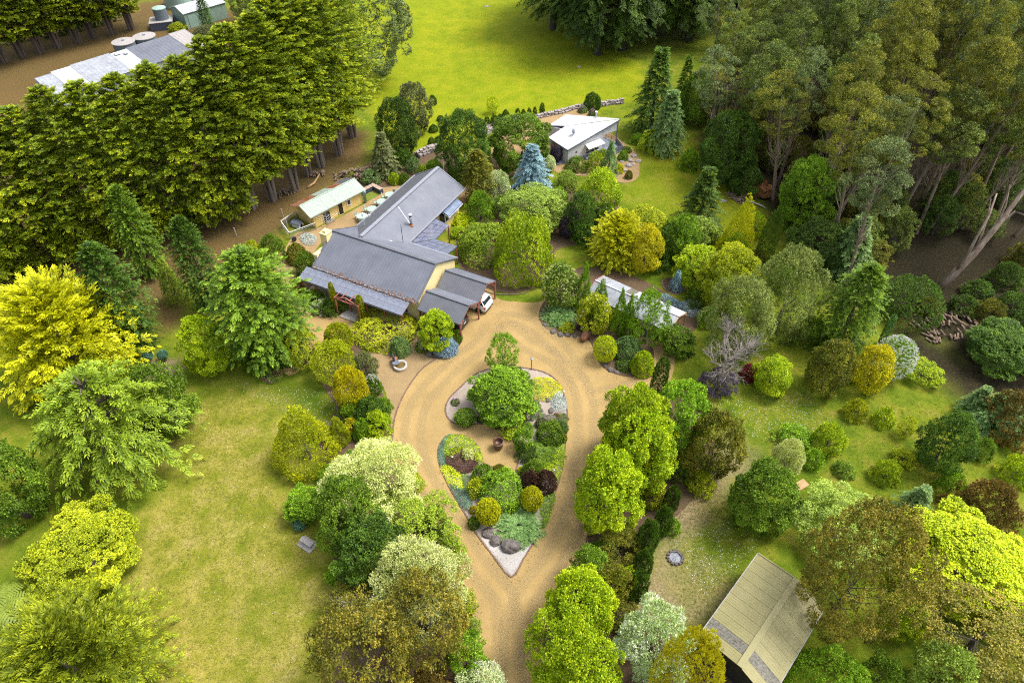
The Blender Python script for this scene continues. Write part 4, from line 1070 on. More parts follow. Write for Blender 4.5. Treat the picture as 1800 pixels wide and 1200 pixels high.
# mint garden tables in the courtyard
def lathe_mesh(name, prof, n=18): return MB().lathe(prof, n).mesh(name, True)
tm_top = MB().lathe([(.02, .66), (.60, .66), (.64, .68), (.64, .71), (.60, .73), (.02, .73)], 22).mesh('table_top'); tm_leg = MB().lathe([(.26, 0), (.24, .04), (.05, .08), (.05, .66)], 12).mesh('pedestal')
tm_seat = MB().box((.85, 0, .42), (.36, .42, .05)).box((1.02, 0, .66), (.04, .42, .46)).box((.72, -.16, .2), (.035, .035, .40)).box((.72, .16, .2), (.035, .035, .40)).box((1.0, -.16, .2), (.035, .035, .40)).box((1.0, .16, .2), (.035, .035, .40)).mesh('seat')
for i, (x, y) in enumerate(((638, 388), (655, 375), (672, 362), (686, 350))):
    o = empty('garden_table', V(x, y, 0), .5 + i * .2); tag(o, 'round mint green garden table with attached seats along the courtyard wall', 'garden table', 'mint tables in a row beside the rear wing')
    link('table_top', tm_top, o, M_MINTP); link('pedestal', tm_leg, o, M_MINTP)
    for a in (0, 2.1, 4.2):
        s_ = link('seat', tm_seat, o, M_MINTP); s_.rotation_euler.z = a
# rotary clothes line
cl = empty('clothes_line', V(577, 398), .3); tag(cl, 'thin rotary clothes line on a steel pole in the courtyard', 'clothes line')
MB().tube([(0, 0, 0), (0, 0, 1.7)], .03, 6).build('pole', M_STEEL, cl)
for a in range(4): MB().tube([(0, 0, 1.55), (1.6 * math.cos(a * 1.571), 1.6 * math.sin(a * 1.571), 1.72)], .016, 4).build('arm', M_STEEL, cl)
lw_ = MB()
for r in (.5, 1.0, 1.5):
    for a in range(4): lw_.tube([(r * math.cos(a * 1.571), r * math.sin(a * 1.571), 1.58 + r * .08), (r * math.cos(a * 1.571 + 1.571), r * math.sin(a * 1.571 + 1.571), 1.58 + r * .08)], .006, 3)
lw_.build('line', M_WHITE, cl)
wp = MB().tube([(0, 0, 0), (0, 0, 3.4)], .06, 8).build('white_pole', M_WHITE); wp.location = V(781.5, 318); tag(wp, 'plain white pole standing behind the rear wing gable', 'pole')

# ---------------------------------------------------------------- white cottage with two skillion roofs
CA = R_(35.8); CO = V(998.2, 286.0, .25); CO.z = 0
cot = empty('cottage', CO, CA); tag(cot, 'white clad cottage with two sloping white roofs and blue grey deck', 'house')
zf = lambda x, y: 2.27 + (x + .1) * .183
A_, B_, C_, D_ = (-.25, 4.15, zf(-.25, 0)), (-.25, -.1, zf(-.25, 0)), (8.95, -.1, zf(8.95, 0)), (2.95, 4.45, zf(2.95, 0))
E_, F_, G_ = (1.75, 6.8, 2.3), (5.85, 7.85, 2.36), (8.98, -.02, zf(8.95, 0) + .05)
D2 = (D_[0] - .1, D_[1] + .08, D_[2] + .03)
ribbed('front_roof', [B_, C_, D_, A_], M_ROOFW, cot, .5, .02)
ribbed('rear_roof', [E_, F_, G_, D2], M_ROOFW, cot, .5, .02)
for a, b in ((B_, C_), (A_, B_), (E_, D2)):
    MB().bar(Vector(a) + Vector((0, 0, -.06)), Vector(b) + Vector((0, 0, -.06)), .07, .17).build('fascia', M_TRIM, cot)
def wallq(a, b, za, zb, name='wall', mat=M_WALLW, z0=0.0):
    a, b = Vector((*a, 0)), Vector((*b, 0)); n = (b - a).cross(Vector((0, 0, 1))).normalized() * .06
    return MB().add([a + n + Vector((0, 0, z0)), b + n + Vector((0, 0, z0)), b + n + Vector((0, 0, zb)), a + n + Vector((0, 0, za)), a - n + Vector((0, 0, z0)), b - n + Vector((0, 0, z0)), b - n + Vector((0, 0, zb)), a - n + Vector((0, 0, za))],
                    [(0, 1, 2, 3), (5, 4, 7, 6), (4, 0, 3, 7), (1, 5, 6, 2), (3, 2, 6, 7)]).build(name, mat, cot)
wallq((0, .12), (6.1, .12), zf(0, 0) - .08, zf(6.1, 0) - .08)
wallq((0, 3.95), (0, .24), zf(0, 0) - .08, zf(0, 0) - .08)
wallq((1.95, 6.6), (2.5, 4.3), 2.2, 2.6); wallq((2.4, 4.2), (.1, 3.95), 2.6, 2.2)
wallq((5.6, 7.5), (2.05, 6.6), 2.28, 2.22); wallq((6.1, .3), (7.2, 4.0), zf(6.1, 0) - .1, 3.2); wallq((7.2, 4.1), (5.7, 7.5), 3.0, 2.3)
wallq((6.15, .12), (8.7, .12), zf(6.15, 0) - .1, zf(8.7, 0) - .1, 'gable_panel', M_WALLW, 2.35)
opening(cot, Vector((4.3, .05, 1.15)), 2.3, 1.35, R_(-90), panes=3, frame=M_WHITE, transom=True)
for z in (1.35, .75):
    d = MB().box((1.45, .04, z), (.22, .05, .22), mtx=Matrix.Rotation(R_(45), 4, 'Y')).build('diamond_window', M_GLASS, cot)
opening(cot, Vector((-.06, 2.9, 1.1)), 1.2, 1.7, R_(180), panes=2, frame=M_TRIM, name='sliding_door')
MB().box((-.10, 1.2, 1.75), (.10, .16, .16)).build('wall_lamp', M_DARK, cot)
aw = MB().slab([(2.9, .0, 2.05), (5.65, .0, 2.05), (5.75, -.95, 1.72), (2.8, -.95, 1.72)], .03).build('awning', M_ROOFW, cot)
MB().box((5.0, -.35, .14), (4.6, .9, .28)).add([(6.0, .2, 0), (9.1, .2, 0), (8.3, -1.85, 0), (6.0, -1.85, 0), (6.0, .2, .30), (9.1, .2, .30), (8.3, -1.85, .30), (6.0, -1.85, .30)], [(4, 5, 6, 7), (0, 1, 5, 4), (1, 2, 6, 5), (2, 3, 7, 6), (3, 0, 4, 7)]).add([(6.2, .25, 0), (9.15, .25, 0), (8.6, 3.2, 0), (7.2, 3.6, 0), (6.2, .25, .29), (9.15, .25, .29), (8.6, 3.2, .29), (7.2, 3.6, .29)], [(7, 6, 5, 4), (0, 1, 5, 4), (1, 2, 6, 5), (2, 3, 7, 6)]).build('deck', M_DECK, cot)
MB().box((-.7, 2.1, .08), (1.1, 3.2, .16)).build('entry_step', M_DECK, cot)
MB().box((8.72, .05, 2.0), (.11, .11, 3.55)).build('corner_post', M_TRIM, cot)
rl = [(6.0, -1.8), (8.3, -1.8), (9.05, .2), (8.55, 3.1)]
for i in range(3):
    a, b = Vector((*rl[i], 0)), Vector((*rl[i + 1], 0))
    for z in (1.0, .65): MB().bar(a + Vector((0, 0, z)), b + Vector((0, 0, z)), .05, .06).build('rail', M_TIMBER if i else M_TRIM, cot)
    for j in range(4):
        p = a.lerp(b, j / 3 * .98 + .01); MB().box((p.x, p.y, .64), (.06, .06, .70)).build('rail_post', M_TRIM, cot)
    if i == 0 or i == 1: MB().bar(a + Vector((0, 0, .62)), b + Vector((0, 0, .62)), .03, .6).build('deck_screen', M_DECK, cot)
fl = MB().lathe([(.13, 0), (.13, 1.2)], 12, (7.45, 3.2, 2.9)).build('flue', M_STEEL, cot, True); MB().lathe([(.17, 1.2), (.17, 1.3)], 12, (7.45, 3.2, 2.9)).build('flue_cowl', M_WHITE, fl)
ds = empty('satellite_dish', CO, CA); tag(ds, 'dark satellite dish on a tripod on the white cottage roof', 'satellite dish')
zz = zf(2.4, 0)
dd = MB().lathe([(.02, .10), (.20, .06), (.33, .0), (.36, -.03), (.33, -.02), (.02, .06)], 18).build('reflector', M_TRIM, ds, True); dd.location = (2.4, 2.0, zz + .55); dd.rotation_euler = (R_(60), 0, R_(20))
MB().tube([(2.4, 2.05, zz + .0), (2.4, 2.05, zz + .5)], .03, 6).tube([(2.4, 2.05, zz + .35), (2.0, 1.9, zz)], .02, 5).tube([(2.4, 2.05, zz + .35), (2.6, 1.7, zz)], .02, 5).build('tripod', M_STEEL, ds)
MB().tube([(2.4, 2.0, zz + .40), (2.25, 1.6, zz + .62)], .015, 5).ball((2.25, 1.6, zz + .62), .05, 6, 4).build('feed_arm', M_STEEL, ds)

# ---------------------------------------------------------------- old tin garden shed among the golden trees
r0, r1 = V(1046, 492.5, 2.5), V(1194.4, 556.3, 2.5); b0, b1 = V(1060.6, 483.8, 1.85), V(1206.9, 549.4, 1.85); f1 = V(1175.6, 583, 1.55); f0 = f1 + (r0 - r1)
tin = empty('tin_shed', (0, 0, 0)); tag(tin, 'long low shed with patched white and rusty tin roof', 'shed')
L_ = lambda a, b, t: a.lerp(b, t)
for u0, u1, mt in ((0, .16, M_TINRUST), (.16, .34, M_TIN), (.34, .44, M_TINRUST), (.44, .56, M_TINW), (.56, .74, M_TIN), (.74, 1, M_TINW)):
    ribbed('roof_sheet', [L_(f0, f1, u0), L_(f0, f1, u1 - .003), L_(r0, r1, u1 - .003), L_(r0, r1, u0)], mt, tin, .35, .015, .02)
for u0, u1, mt in ((0, .12, M_TINRUST), (.12, .36, M_TIN), (.36, .45, M_OLIVED), (.45, .58, M_TINW), (.58, .68, M_TIN), (.68, 1, M_TINW)):
    ribbed('roof_sheet', [L_(b0, b1, u1 - .003), L_(b0, b1, u0), L_(r0, r1, u0), L_(r0, r1, u1 - .003)], mt, tin, .35, .015, .02)
MB().bar(r0 + Vector((0, 0, .03)), r1 + Vector((0, 0, .03)), .14, .03).build('ridge_cap', M_TINW, tin)
for a, b in ((f0, r0), (b0, r0)): MB().bar(a + Vector((0, 0, -.06)), b + Vector((0, 0, -.06)), .10, .12).build('barge_board', M_RED, tin)
for a, b in ((f1, r1), (b1, r1)): MB().bar(a + Vector((0, 0, -.06)), b + Vector((0, 0, -.06)), .08, .10).build('barge_board', M_TIMBER, tin)
gnd = lambda p: Vector((p.x, p.y, 0)); inw = ((r0 - r1).normalized() * .25)
fi0, fi1, bi0, bi1 = f0.lerp(b0, .10) - inw, f1.lerp(b1, .10) + inw, b0.lerp(f0, .08) - inw, b1.lerp(f1, .08) + inw
for a, b, ha, hb in ((fi0, fi1, 1.5, 1.5), (bi1, bi0, 1.75, 1.75)):
    MB().add([gnd(a), gnd(b), gnd(b) + Vector((0, 0, hb)), gnd(a) + Vector((0, 0, ha))], [(0, 1, 2, 3)]).build('wall', M_TIMBER, tin)
for a, r_, b in ((bi0, r0 - inw, fi0), (fi1, r1 + inw, bi1)):
    MB().add([gnd(a), gnd(b), gnd(b) + Vector((0, 0, 1.5)), Vector((r_.x, r_.y, 2.38)), gnd(a) + Vector((0, 0, 1.5))], [(0, 1, 2, 3, 4)]).build('end_wall', M_TIMBER, tin)
for p in (f1, f1.lerp(b1, .5), b1): MB().box((p.x, p.y, .75), (.1, .1, 1.5), R_(-36)).build('post', M_TIMBER, tin)

# ---------------------------------------------------------------- olive shed at the bottom of the garden
r0, r1 = V(1400, 1017, 3.6), V(1300, 1171, 3.6); l0, l1 = V(1333, 972, 2.8), V(1230, 1115, 2.8)
q0 = Vector((1.8 * r0.x - .8 * l0.x, 1.8 * r0.y - .8 * l0.y, 2.96)); q1 = Vector((1.8 * r1.x - .8 * l1.x, 1.8 * r1.y - .8 * l1.y, 2.96))
big = empty('garage_shed', (0, 0, 0)); tag(big, 'large olive tin shed with two dark skylight strips under the gum tree', 'shed')
ns = 10
for i in range(ns):
    u0, u1 = i / ns, (i + 1) / ns - .002
    sky = i == 8
    ribbed('roof_sheet', [L_(l0, l1, u0), L_(l0, l1, u1), L_(r0, r1, u1), L_(r0, r1, u0)], M_OLIVED if sky else M_OLIVE, big, .19, .009, .02)
    ribbed('roof_sheet', [L_(q0, q1, u1), L_(q0, q1, u0), L_(r0, r1, u0), L_(r0, r1, u1)], M_OLIVED if sky else M_OLIVE, big, .19, .009, .02)
MB().bar(r0 + Vector((0, 0, .03)), r1 + Vector((0, 0, .03)), .40, .03).build('ridge_cap', M_OLIVE, big)
for a, b in ((l0, l1), (q0, q1)): MB().bar(a + Vector((0, 0, -.08)), b + Vector((0, 0, -.08)), .13, .11).build('gutter', M_TANKTOP, big)
MB().bar(l0, r0, .10, .10).bar(q0, r0, .10, .10).build('barge_cap', M_OLIVE, big)
M_WOLV = boards('olive_wall_sheet', (.20, .19, .09), (.26, .25, .13), .25)
for a, b in ((l0, l1), (q1, q0)):
    MB().add([gnd(a), gnd(b), gnd(b) + Vector((0, 0, 2.72)), gnd(a) + Vector((0, 0, 2.72))], [(0, 1, 2, 3)]).build('wall', M_WOLV, big)
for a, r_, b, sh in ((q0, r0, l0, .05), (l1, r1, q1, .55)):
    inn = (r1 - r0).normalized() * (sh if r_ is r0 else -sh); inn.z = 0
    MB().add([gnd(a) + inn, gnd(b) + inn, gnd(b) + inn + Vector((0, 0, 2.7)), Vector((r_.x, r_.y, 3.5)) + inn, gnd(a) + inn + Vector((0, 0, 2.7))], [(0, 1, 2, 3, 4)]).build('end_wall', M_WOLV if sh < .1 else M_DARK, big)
MB().tube([l0 + Vector((0, 0, -.1)), gnd(l0)], .05, 6).build('downpipe', surf('blue_pipe', (.05, .22, .35)), big)

# ---------------------------------------------------------------- long farm shed, tanks and green shed behind the cypress row
far0, far1 = V(58, 136, 3.0), V(328, 53.5, 3.0); dirn = (far1 - far0).normalized(); prp = Vector((dirn.y, -dirn.x, 0))
fs_ = empty('farm_shed', (0, 0, 0)); tag(fs_, 'long low skillion farm shed with patchwork white and grey roof behind the cypress row', 'shed')
Lf = (far1 - far0).length
for u0, u1, mt, ov in ((0, .10, M_TIN, -.5), (.10, .22, M_TINW, 0), (.22, .47, M_TIN, .25), (.47, .58, M_TINW, 0), (.58, .88, M_ROOF, .25), (.88, 1.0, M_TANKTOP, .6)):
    a, b = far0 + dirn * Lf * u0, far0 + dirn * (Lf * u1 - .04); dn = prp * 7.0 + Vector((0, 0, -.9))
    up = Vector((0, 0, .04 * (hash(u0) % 2))) + Vector((0, 0, ov * .12))
    ribbed('roof_sheet', [a + dn + up, b + dn + up, b - prp * ov + up, a - prp * ov + up], mt, fs_, .6, .03)
for k, (u, w_) in enumerate(((.50, .9), (.545, .7))):
    c = far0 + dirn * Lf * u + prp * (1.0 + k * .6); MB().box(c + Vector((0, 0, .06)), (w_, .7, .12), math.atan2(dirn.y, dirn.x)).build('roof_hatch', M_WHITE, fs_)
a, b = far0 + prp * .2, far1 + prp * .2
MB().add([gnd(a), gnd(b), gnd(b) + Vector((0, 0, 2.9)), gnd(a) + Vector((0, 0, 2.9))], [(3, 2, 1, 0)]).build('back_wall', M_TIN, fs_)
c, d = far0 + prp * 6.8, far1 + prp * 6.8
MB().add([gnd(c), gnd(d), gnd(d) + Vector((0, 0, 2.0)), gnd(c) + Vector((0, 0, 2.0))], [(0, 1, 2, 3)]).build('front_wall', M_TIN, fs_)
for e, f in ((a, c), (d, b)):
    MB().add([gnd(e), gnd(f), gnd(f) + Vector((0, 0, 2.0 if f in (c,) else 2.9)), gnd(e) + Vector((0, 0, 2.9 if f in (c,) else 2.0))], [(0, 1, 2, 3)]).build('end_wall', M_TIN, fs_)
for x, y, nm in ((216.5, 73, 'left'), (253, 63.5, 'right')):
    o = empty('water_tank', gnd(V(x, y, 2.0))); tag(o, 'round grey concrete water tank with flat lid behind the long farm shed', 'water tank', 'pair of grey tanks by the farm shed')
    MB().lathe([(1.85, 0), (1.85, 1.9)], 28).build('wall', M_TANK, o, False); MB().lathe([(1.93, 1.9), (1.93, 2.02), (.3, 2.16)], 28).build('lid', M_TANKTOP, o); MB().lathe([(.28, 2.14), (.28, 2.22), (.05, 2.24)], 12).build('hatch', M_TANK, o)
sg = empty('storage_shed', (0, 0, 0)); tag(sg, 'pale green metal storage shed with white ribbed gable roof', 'shed')
FL, FR = gnd(V(331, 52)), gnd(V(402, 31)); dx = (FR - FL).normalized(); dy = Vector((-dx.y, dx.x, 0)); Lx = (FR - FL).length
p = lambda u, v, z: FL + dx * u + dy * v + Vector((0, 0, z))
MB().add([p(0, 0, 0), p(Lx, 0, 0), p(Lx, 5, 0), p(0, 5, 0), p(0, 0, 2.7), p(Lx, 0, 2.7), p(Lx, 5, 2.7), p(0, 5, 2.7), p(0, 2.5, 3.5), p(Lx, 2.5, 3.5)], [(0, 1, 5, 4), (2, 3, 7, 6), (1, 2, 6, 9, 5), (3, 0, 4, 8, 7)]).build('wall', M_SHEDG, sg)
ribbed('roof_slope', [p(-.15, -.15, 2.72), p(Lx + .15, -.15, 2.72), p(Lx + .15, 2.5, 3.58), p(-.15, 2.5, 3.58)], M_TINW, sg, .5, .05)
ribbed('roof_slope', [p(Lx + .15, 5.15, 2.72), p(-.15, 5.15, 2.72), p(-.15, 2.5, 3.58), p(Lx + .15, 2.5, 3.58)], M_TINW, sg, .5, .05)
for u in (1.6, 4.2): MB().box(p(u, -.04, 1.15), (2.0, .05, 2.2), math.atan2(dx.y, dx.x)).build('door', M_TANKG, sg)
bl = empty('tank_stand', gnd(V(287, 54)), .3); tag(bl, 'dark slate block stand under a small round tank', 'stand')
MB().box((0, 1.6, .7), (4.0, 3.4, 1.4)).build('block', M_SLATE, bl); MB().box((0, 1.6, 1.44), (4.15, 3.55, .08)).build('slab', M_TANKTOP, bl)
o = empty('water_tank', bl.location + Vector((-.3, 1.8, 1.48)), .3); tag(o, 'small blue grey tank standing on the dark block stand', 'water tank')
MB().lathe([(1.2, 0), (1.2, 1.9)], 20).build('wall', M_TANK, o); MB().lathe([(1.25, 1.9), (1.2, 2.0), (.3, 2.2)], 20).build('lid', M_TANKG, o)
for x, y, r, lb in ((303, 22, 2.6, 'pale green tank partly hidden behind the slate block stand'), (336, 12, 2.8, 'large pale green tank rising behind the storage shed')):
    o = empty('water_tank', gnd(V(x, y))); o.location.y += 4; tag(o, lb, 'water tank')
    MB().lathe([(r, 0), (r, 2.6)], 26).build('wall', M_TANKG, o); MB().lathe([(r + .06, 2.6), (r * .9, 2.9), (.3, 3.2)], 26).build('lid', M_MINTP, o)

# ---------------------------------------------------------------- stones, rocks, wood
def rock_mesh(seed, n=9, m=6):
    rr = random.Random(seed); mb = MB().ball((0, 0, .42), 1.0, n, m, .72, .13, rr)
    for i in range(n): mb.v[i] = mb.v[0]; mb.v[m * n + i] = mb.v[m * n]
    return mb.mesh('rock')
ROCKS = [rock_mesh(i) for i in range(5)]
BLOCKS = []
for i in range(4):
    rr = random.Random(40 + i); mb = MB().box((0, 0, .5), (1, 1, 1)); mb.v = [(x * rr.uniform(.7, 1.1), y * rr.uniform(.7, 1.1), z * rr.uniform(.75, 1.05)) for x, y, z in mb.v]; BLOCKS.append(mb.mesh('stone'))
def rock(x, y, w_, label, h=.7, d=.8, rz=0.0, mat=None, group=None):
    c = V(x, y); px = np.linalg.norm(np.array(c) - C0) / FPX
    r = w_ * px / 2
    o = link('rock', ROCKS[int(x + y) % 5], None, mat or M_ROCK); o.location = c + Vector((0, 0, -.05)); o.scale = (r, r * d, r * h); o.rotation_euler.z = rz
    return tag(o, label, 'rock', group)
rock(898, 962, 36, 'largest dark basalt boulder in the grey gravel tip of the island', .75, .7, -.2)
rock(871, 951, 22, 'middle dark boulder between two others at the island tip', .8, .9, .4)
rock(858, 938, 21, 'pitted boulder below the left golden ball shrub on the island', .8, 1.1, .9)
for x, y, w_ in ((946, 714, 12), (963, 703, 13), (951, 722, 10), (969, 722, 14), (957, 732, 13), (942, 706, 9), (975, 712, 9)):
    rock(x, y, w_, 'grey rockery stone beside the silver ground cover on the island', .7, .8, x, None, 'rockery stones on the island')
for x, y, w_ in ((956, 548, 10), (954, 560, 10), (958, 571, 11), (972, 583, 13), (985, 588, 14), (998, 589, 13), (1010, 591, 11), (1022, 594, 9)):
    rock(x, y, w_, 'low grey rock along the gravel edge below the spreading juniper', .6, .8, x, None, 'rocks edging the conifer bed')
for x, y, w_ in ((1073, 650, 13), (1084, 654, 10), (1063, 642, 10)):
    rock(x, y, w_, 'grey rock at the gravel edge below the golden dome shrub', .7, .85, x, None, 'rocks below the golden dome')
for x, y, w_ in ((755, 623, 12), (765, 626, 9)):
    rock(x, y, w_, 'small dark rock beside the dwarf blue spruce', .7, .9, x, None, 'rocks beside the blue spruce')
for x, y, w_ in ((1100, 276, 14), (1108, 283, 13), (1115, 275, 12), (1105, 292, 14), (1096, 300, 13), (1086, 305, 12), (1112, 290, 10), (1094, 284, 11), (1122, 284, 12), (1080, 312, 13)):
    rock(x, y, w_, 'pale boulder in the rockery below the cottage deck', .6, .8, x, M_STONE, 'boulders below the cottage')
for x, y, w_, lb in ((985, 15, 9, 'pale flat stone lying in the paddock near the pines'), (1018, 118, 8, 'small pale stone at the paddock edge below the pines'), (855, 12, 8, 'small pale stone at the top of the paddock'), (1272, 353, 12, 'pale flat stone on the lawn beside the forest litter')):
    rock(x, y, w_, lb, .4, .8, x, M_STONE)
def stone_wall(path, label, rows=2, size=.55, seed=1, width=.8):
    rr = random.Random(seed); o = empty('dry_stone_wall', path[0]); tag(o, label, 'stone wall'); o0 = Vector(path[0]); o0.z = 0; o.location = o0
    pts = [Vector(p) for p in path]
    for a, b in zip(pts, pts[1:]):
        L = (b - a).length; nrm_ = Vector((-(b - a).y, (b - a).x, 0)).normalized(); ang = math.atan2((b - a).y, (b - a).x)
        for r in range(rows):
            for off in ((-.5, .5) if r < rows - 1 else (0,)):
                d = 0
                while d < L:
                    s = size * rr.uniform(.6, 1.3); p = a + (b - a) * min((d + s / 2) / L, 1) + nrm_ * off * width * .5 - o0
                    k = link('stone', BLOCKS[rr.randrange(4)], o, M_STONE); k.location = (p.x + rr.uniform(-.06, .06), p.y + rr.uniform(-.06, .06), r * size * .5)
                    k.scale = (s * .95, size * rr.uniform(.7, 1.1), size * rr.uniform(.45, .7)); k.rotation_euler = (rr.uniform(-.12, .12), rr.uniform(-.12, .12), ang + rr.uniform(-.25, .25)); d += s
    return o
g2 = lambda *p: [gnd(V(x, y)) for x, y in p]
stone_wall(g2((848, 240), (862, 228), (885, 220), (908, 213)), 'dry stone wall beside the row of clipped conifers in the paddock', 3, .65, 1, 1.1)
stone_wall(g2((920, 213), (950, 206), (985, 199), (1010, 191), (1034, 188)), 'dry stone wall running behind the white cottage', 2, .55, 2)
stone_wall(g2((1052, 187), (1066, 184), (1092, 181)), 'pale stone wall between the round shrub and the dark firs', 2, .6, 3)
stone_wall(g2((733, 277), (752, 268), (770, 263)), 'short dry stone wall behind the homestead wing under the dark trees', 3, .6, 4, 1.0)
logm = MB().lathe([(.09, -.5), (.10, 0), (.085, .5)], 7).mesh('log')
def woodpile(c, L, W, H, label, seed, n=110):
    rr = random.Random(seed); o = empty('firewood_pile', c, rr.uniform(-.3, .3) + .45); tag(o, label, 'firewood')
    for i in range(n):
        u = rr.uniform(-1, 1); v = rr.uniform(-1, 1); hh = max(0, (1 - u * u) * (1 - v * v)) * H
        k = link('log', logm, o, M_LOG); k.location = (u * L / 2, v * W / 2, rr.uniform(0, 1) ** .4 * hh + .07); k.scale = [rr.uniform(.7, 1.3)] * 2 + [rr.uniform(.5, .8)]
        k.rotation_euler = (R_(90) + rr.uniform(-.25, .25), rr.uniform(-.3, .3), rr.uniform(-.7, .7))
    return o
woodpile(gnd(V(632, 312)), 6.5, 3.2, 1.2, 'long heap of split firewood behind the yellow kennel shed', 1, 150)
woodpile(gnd(V(502, 340)), 3.0, 1.2, .5, 'low scatter of split logs at the foot of the cypress trunks', 2, 45)
woodpile(gnd(V(556, 308)), 2.2, 1.2, .5, 'small heap of logs between the last cypress trunks', 3, 35)
woodpile(gnd(V(1668, 575)), 7, 3.2, .6, 'wide heap of cut branches at the edge of the dark forest', 4, 90)
woodpile(gnd(V(1312, 342)), 5, 3, .8, 'heap of broken branches beside the upturned root ball', 6, 90)
def branch_obj(pts, r, label, mat, name='fallen_branch'):
    mb = MB().tube(pts, [r, r * 1.05, r * .8, r * .45][:len(pts)] if len(pts) <= 4 else [r * (1 - .6 * i / len(pts)) for i in range(len(pts))], 7); o = mb.build(name, mat, None, True); return tag(o, label, 'branch')
M_PALEWOOD = surf('silvered_dead_wood', (.30, .27, .24), (.50, .46, .42), 3, .85)
branch_obj([V(540, 330, .1), V(552, 322, .25), V(559, 311, .25), V(566, 298, .15)], .14, 'crooked fallen branch lying on the needle litter by the kennel shed', M_TIMBER)
branch_obj([V(1290, 349, .1), V(1318, 354, .2), V(1340, 362, .15), V(1347, 367, .1)], .12, 'long pale fallen branch along the forest edge', M_PALEWOOD)
rb = MB().ball((0, 0, .8), 1.3, 12, 8, .8, .28, random.Random(8)); ro = rb.build('root_ball', surf('orange_root_soil', (.12, .05, .02), (.30, .13, .05), 2.5, .95, bump=.8)); ro.location = gnd(V(1335, 342)); tag(ro, 'upturned orange root ball of a fallen tree at the forest edge', 'root ball')

# ---------------------------------------------------------------- garden ornaments
ft = empty('fountain', gnd(V(704, 645))); tag(ft, 'round pale stone fountain basin with a small dark statue beside it on the gravel', 'fountain')
MB().lathe([(.62, 0), (.68, .10), (.68, .34), (.50, .34), (.48, .12), (.05, .10)], 24).build('basin', M_CONC, ft, True)
MB().lathe([(.02, .20), (.49, .20), (.49, .21), (.02, .215)], 20).build('water', surf('still_brown_water', (.10, .065, .02), (.16, .11, .035), 2, .1), ft)
st_ = MB().lathe([(.20, 0), (.20, .25), (.12, .3)], 12, (-.62, .35, 0)).build('plinth', M_CONC, ft)
st2 = MB().tube([(-.62, .35, .28), (-.60, .36, .65), (-.62, .38, 1.0), (-.66, .36, 1.25)], [.10, .13, .10, .05], 8).ball((-.66, .36, 1.36), .09, 8, 6).tube([(-.60, .36, .95), (-.45, .30, 1.15), (-.42, .25, 1.35)], [.05, .04, .03], 6).tube([(-.62, .38, .95), (-.80, .42, .78)], [.05, .03], 6)
st2.build('statue', M_SLATE, ft, True)
MB().lathe([(.02, .3), (.3, .36), (.34, .42), (.02, .38)], 12, (-.42, .12, .1)).build('bowl', M_TRIM, ft)
po = empty('rust_planter', gnd(V(694, 636))); tag(po, 'small rusty round planter behind the fountain statue', 'planter'); MB().ball((0, 0, .28), .30, 12, 8, .95).build('body', M_RUST, po, True); MB().lathe([(.30, .40), (.33, .44), (.33, .48), (.26, .48)], 14).build('rim', M_RUST, po)
pot = empty('glazed_pot', gnd(V(876, 787))); tag(pot, 'tall dark glazed pot standing alone in the gravel bay of the island', 'pot')
MB().lathe([(.30, 0), (.33, .06), (.42, .40), (.45, .72), (.43, .86), (.46, .92), (.46, .99), (.38, .99), (.36, .75), (.33, .60), (.05, .58)], 24).build('body', M_TERRA, pot, True)
MB().lathe([(.462, .82), (.475, .84), (.475, .90), (.462, .92)], 24, cap=False).build('rim_band', surf('pale_pot_band', (.50, .34, .26), (.60, .44, .34), 4, .5), pot, True)
tp = empty('tipped_pot', gnd(V(1026, 598)), 2.6); tag(tp, 'terracotta pot lying on its side at the gravel edge', 'pot')
b = MB().lathe([(.26, -.40), (.34, -.10), (.40, .25), (.44, .40), (.44, .48), (.36, .48), (.33, .2), (.05, -.2)], 20).build('body', surf('terracotta', (.16, .065, .035), (.25, .11, .06), 3, .7), tp, True); b.location = (0, 0, .41); b.rotation_euler = (R_(82), 0, 0)
lp = empty('garden_lamp', gnd(V(934, 650))); tag(lp, 'thin garden lamp post at the back of the island bed', 'lamp')
MB().tube([(0, 0, 0), (0, 0, 1.35)], .035, 7).build('post', M_DARK, lp); MB().lathe([(.05, 1.35), (.12, 1.42), (.12, 1.56), (.16, 1.58), (.04, 1.68)], 10).build('lantern', M_STEEL, lp)
for x, y, lb in ((796, 815, 'tiny garden spike light in the purple shrub by the island notch'), (973, 838, 'tiny garden spike light beside the large purple shrub'), (990, 700, 'small black spike light standing in the silver ground cover')):
    o = empty('spike_light', gnd(V(x, y))); tag(o, lb, 'lamp'); MB().tube([(0, 0, 0), (0, 0, .95)], .02, 5).build('spike', M_DARK, o); MB().lathe([(.03, .93), (.09, 1.0), (.09, 1.03), (.02, 1.06)], 10).build('head', M_STEEL, o)
be = empty('stone_bench', gnd(V(541, 957)), -.55); tag(be, 'small grey stone bench on a slab at the lawn edge', 'bench')
MB().box((0, 0, .05), (1.35, .95, .10)).build('slab', M_CONC, be); MB().box((0, 0, .48), (1.15, .42, .10)).build('seat', M_CONC, be, bevel=.02)
for x in (-.42, .42): MB().box((x, 0, .265), (.16, .34, .33)).build('leg', M_CONC, be)
fp = empty('fire_pit', gnd(V(1187, 980))); tag(fp, 'round charred fire pit of dark stones on the bare ground', 'fire pit')
for k in range(12):
    a = k * math.pi / 6; r_ = link('stone', BLOCKS[k % 4], fp, M_ROCK); r_.location = (.55 * math.cos(a), .55 * math.sin(a), 0); r_.scale = (.24, .26, .17); r_.rotation_euler.z = a
MB().lathe([(.02, .05), (.50, .04), (.52, .02)], 18).build('ash', surf('blue_grey_ash', (.10, .11, .14), (.30, .32, .36), 6, .95), fp)
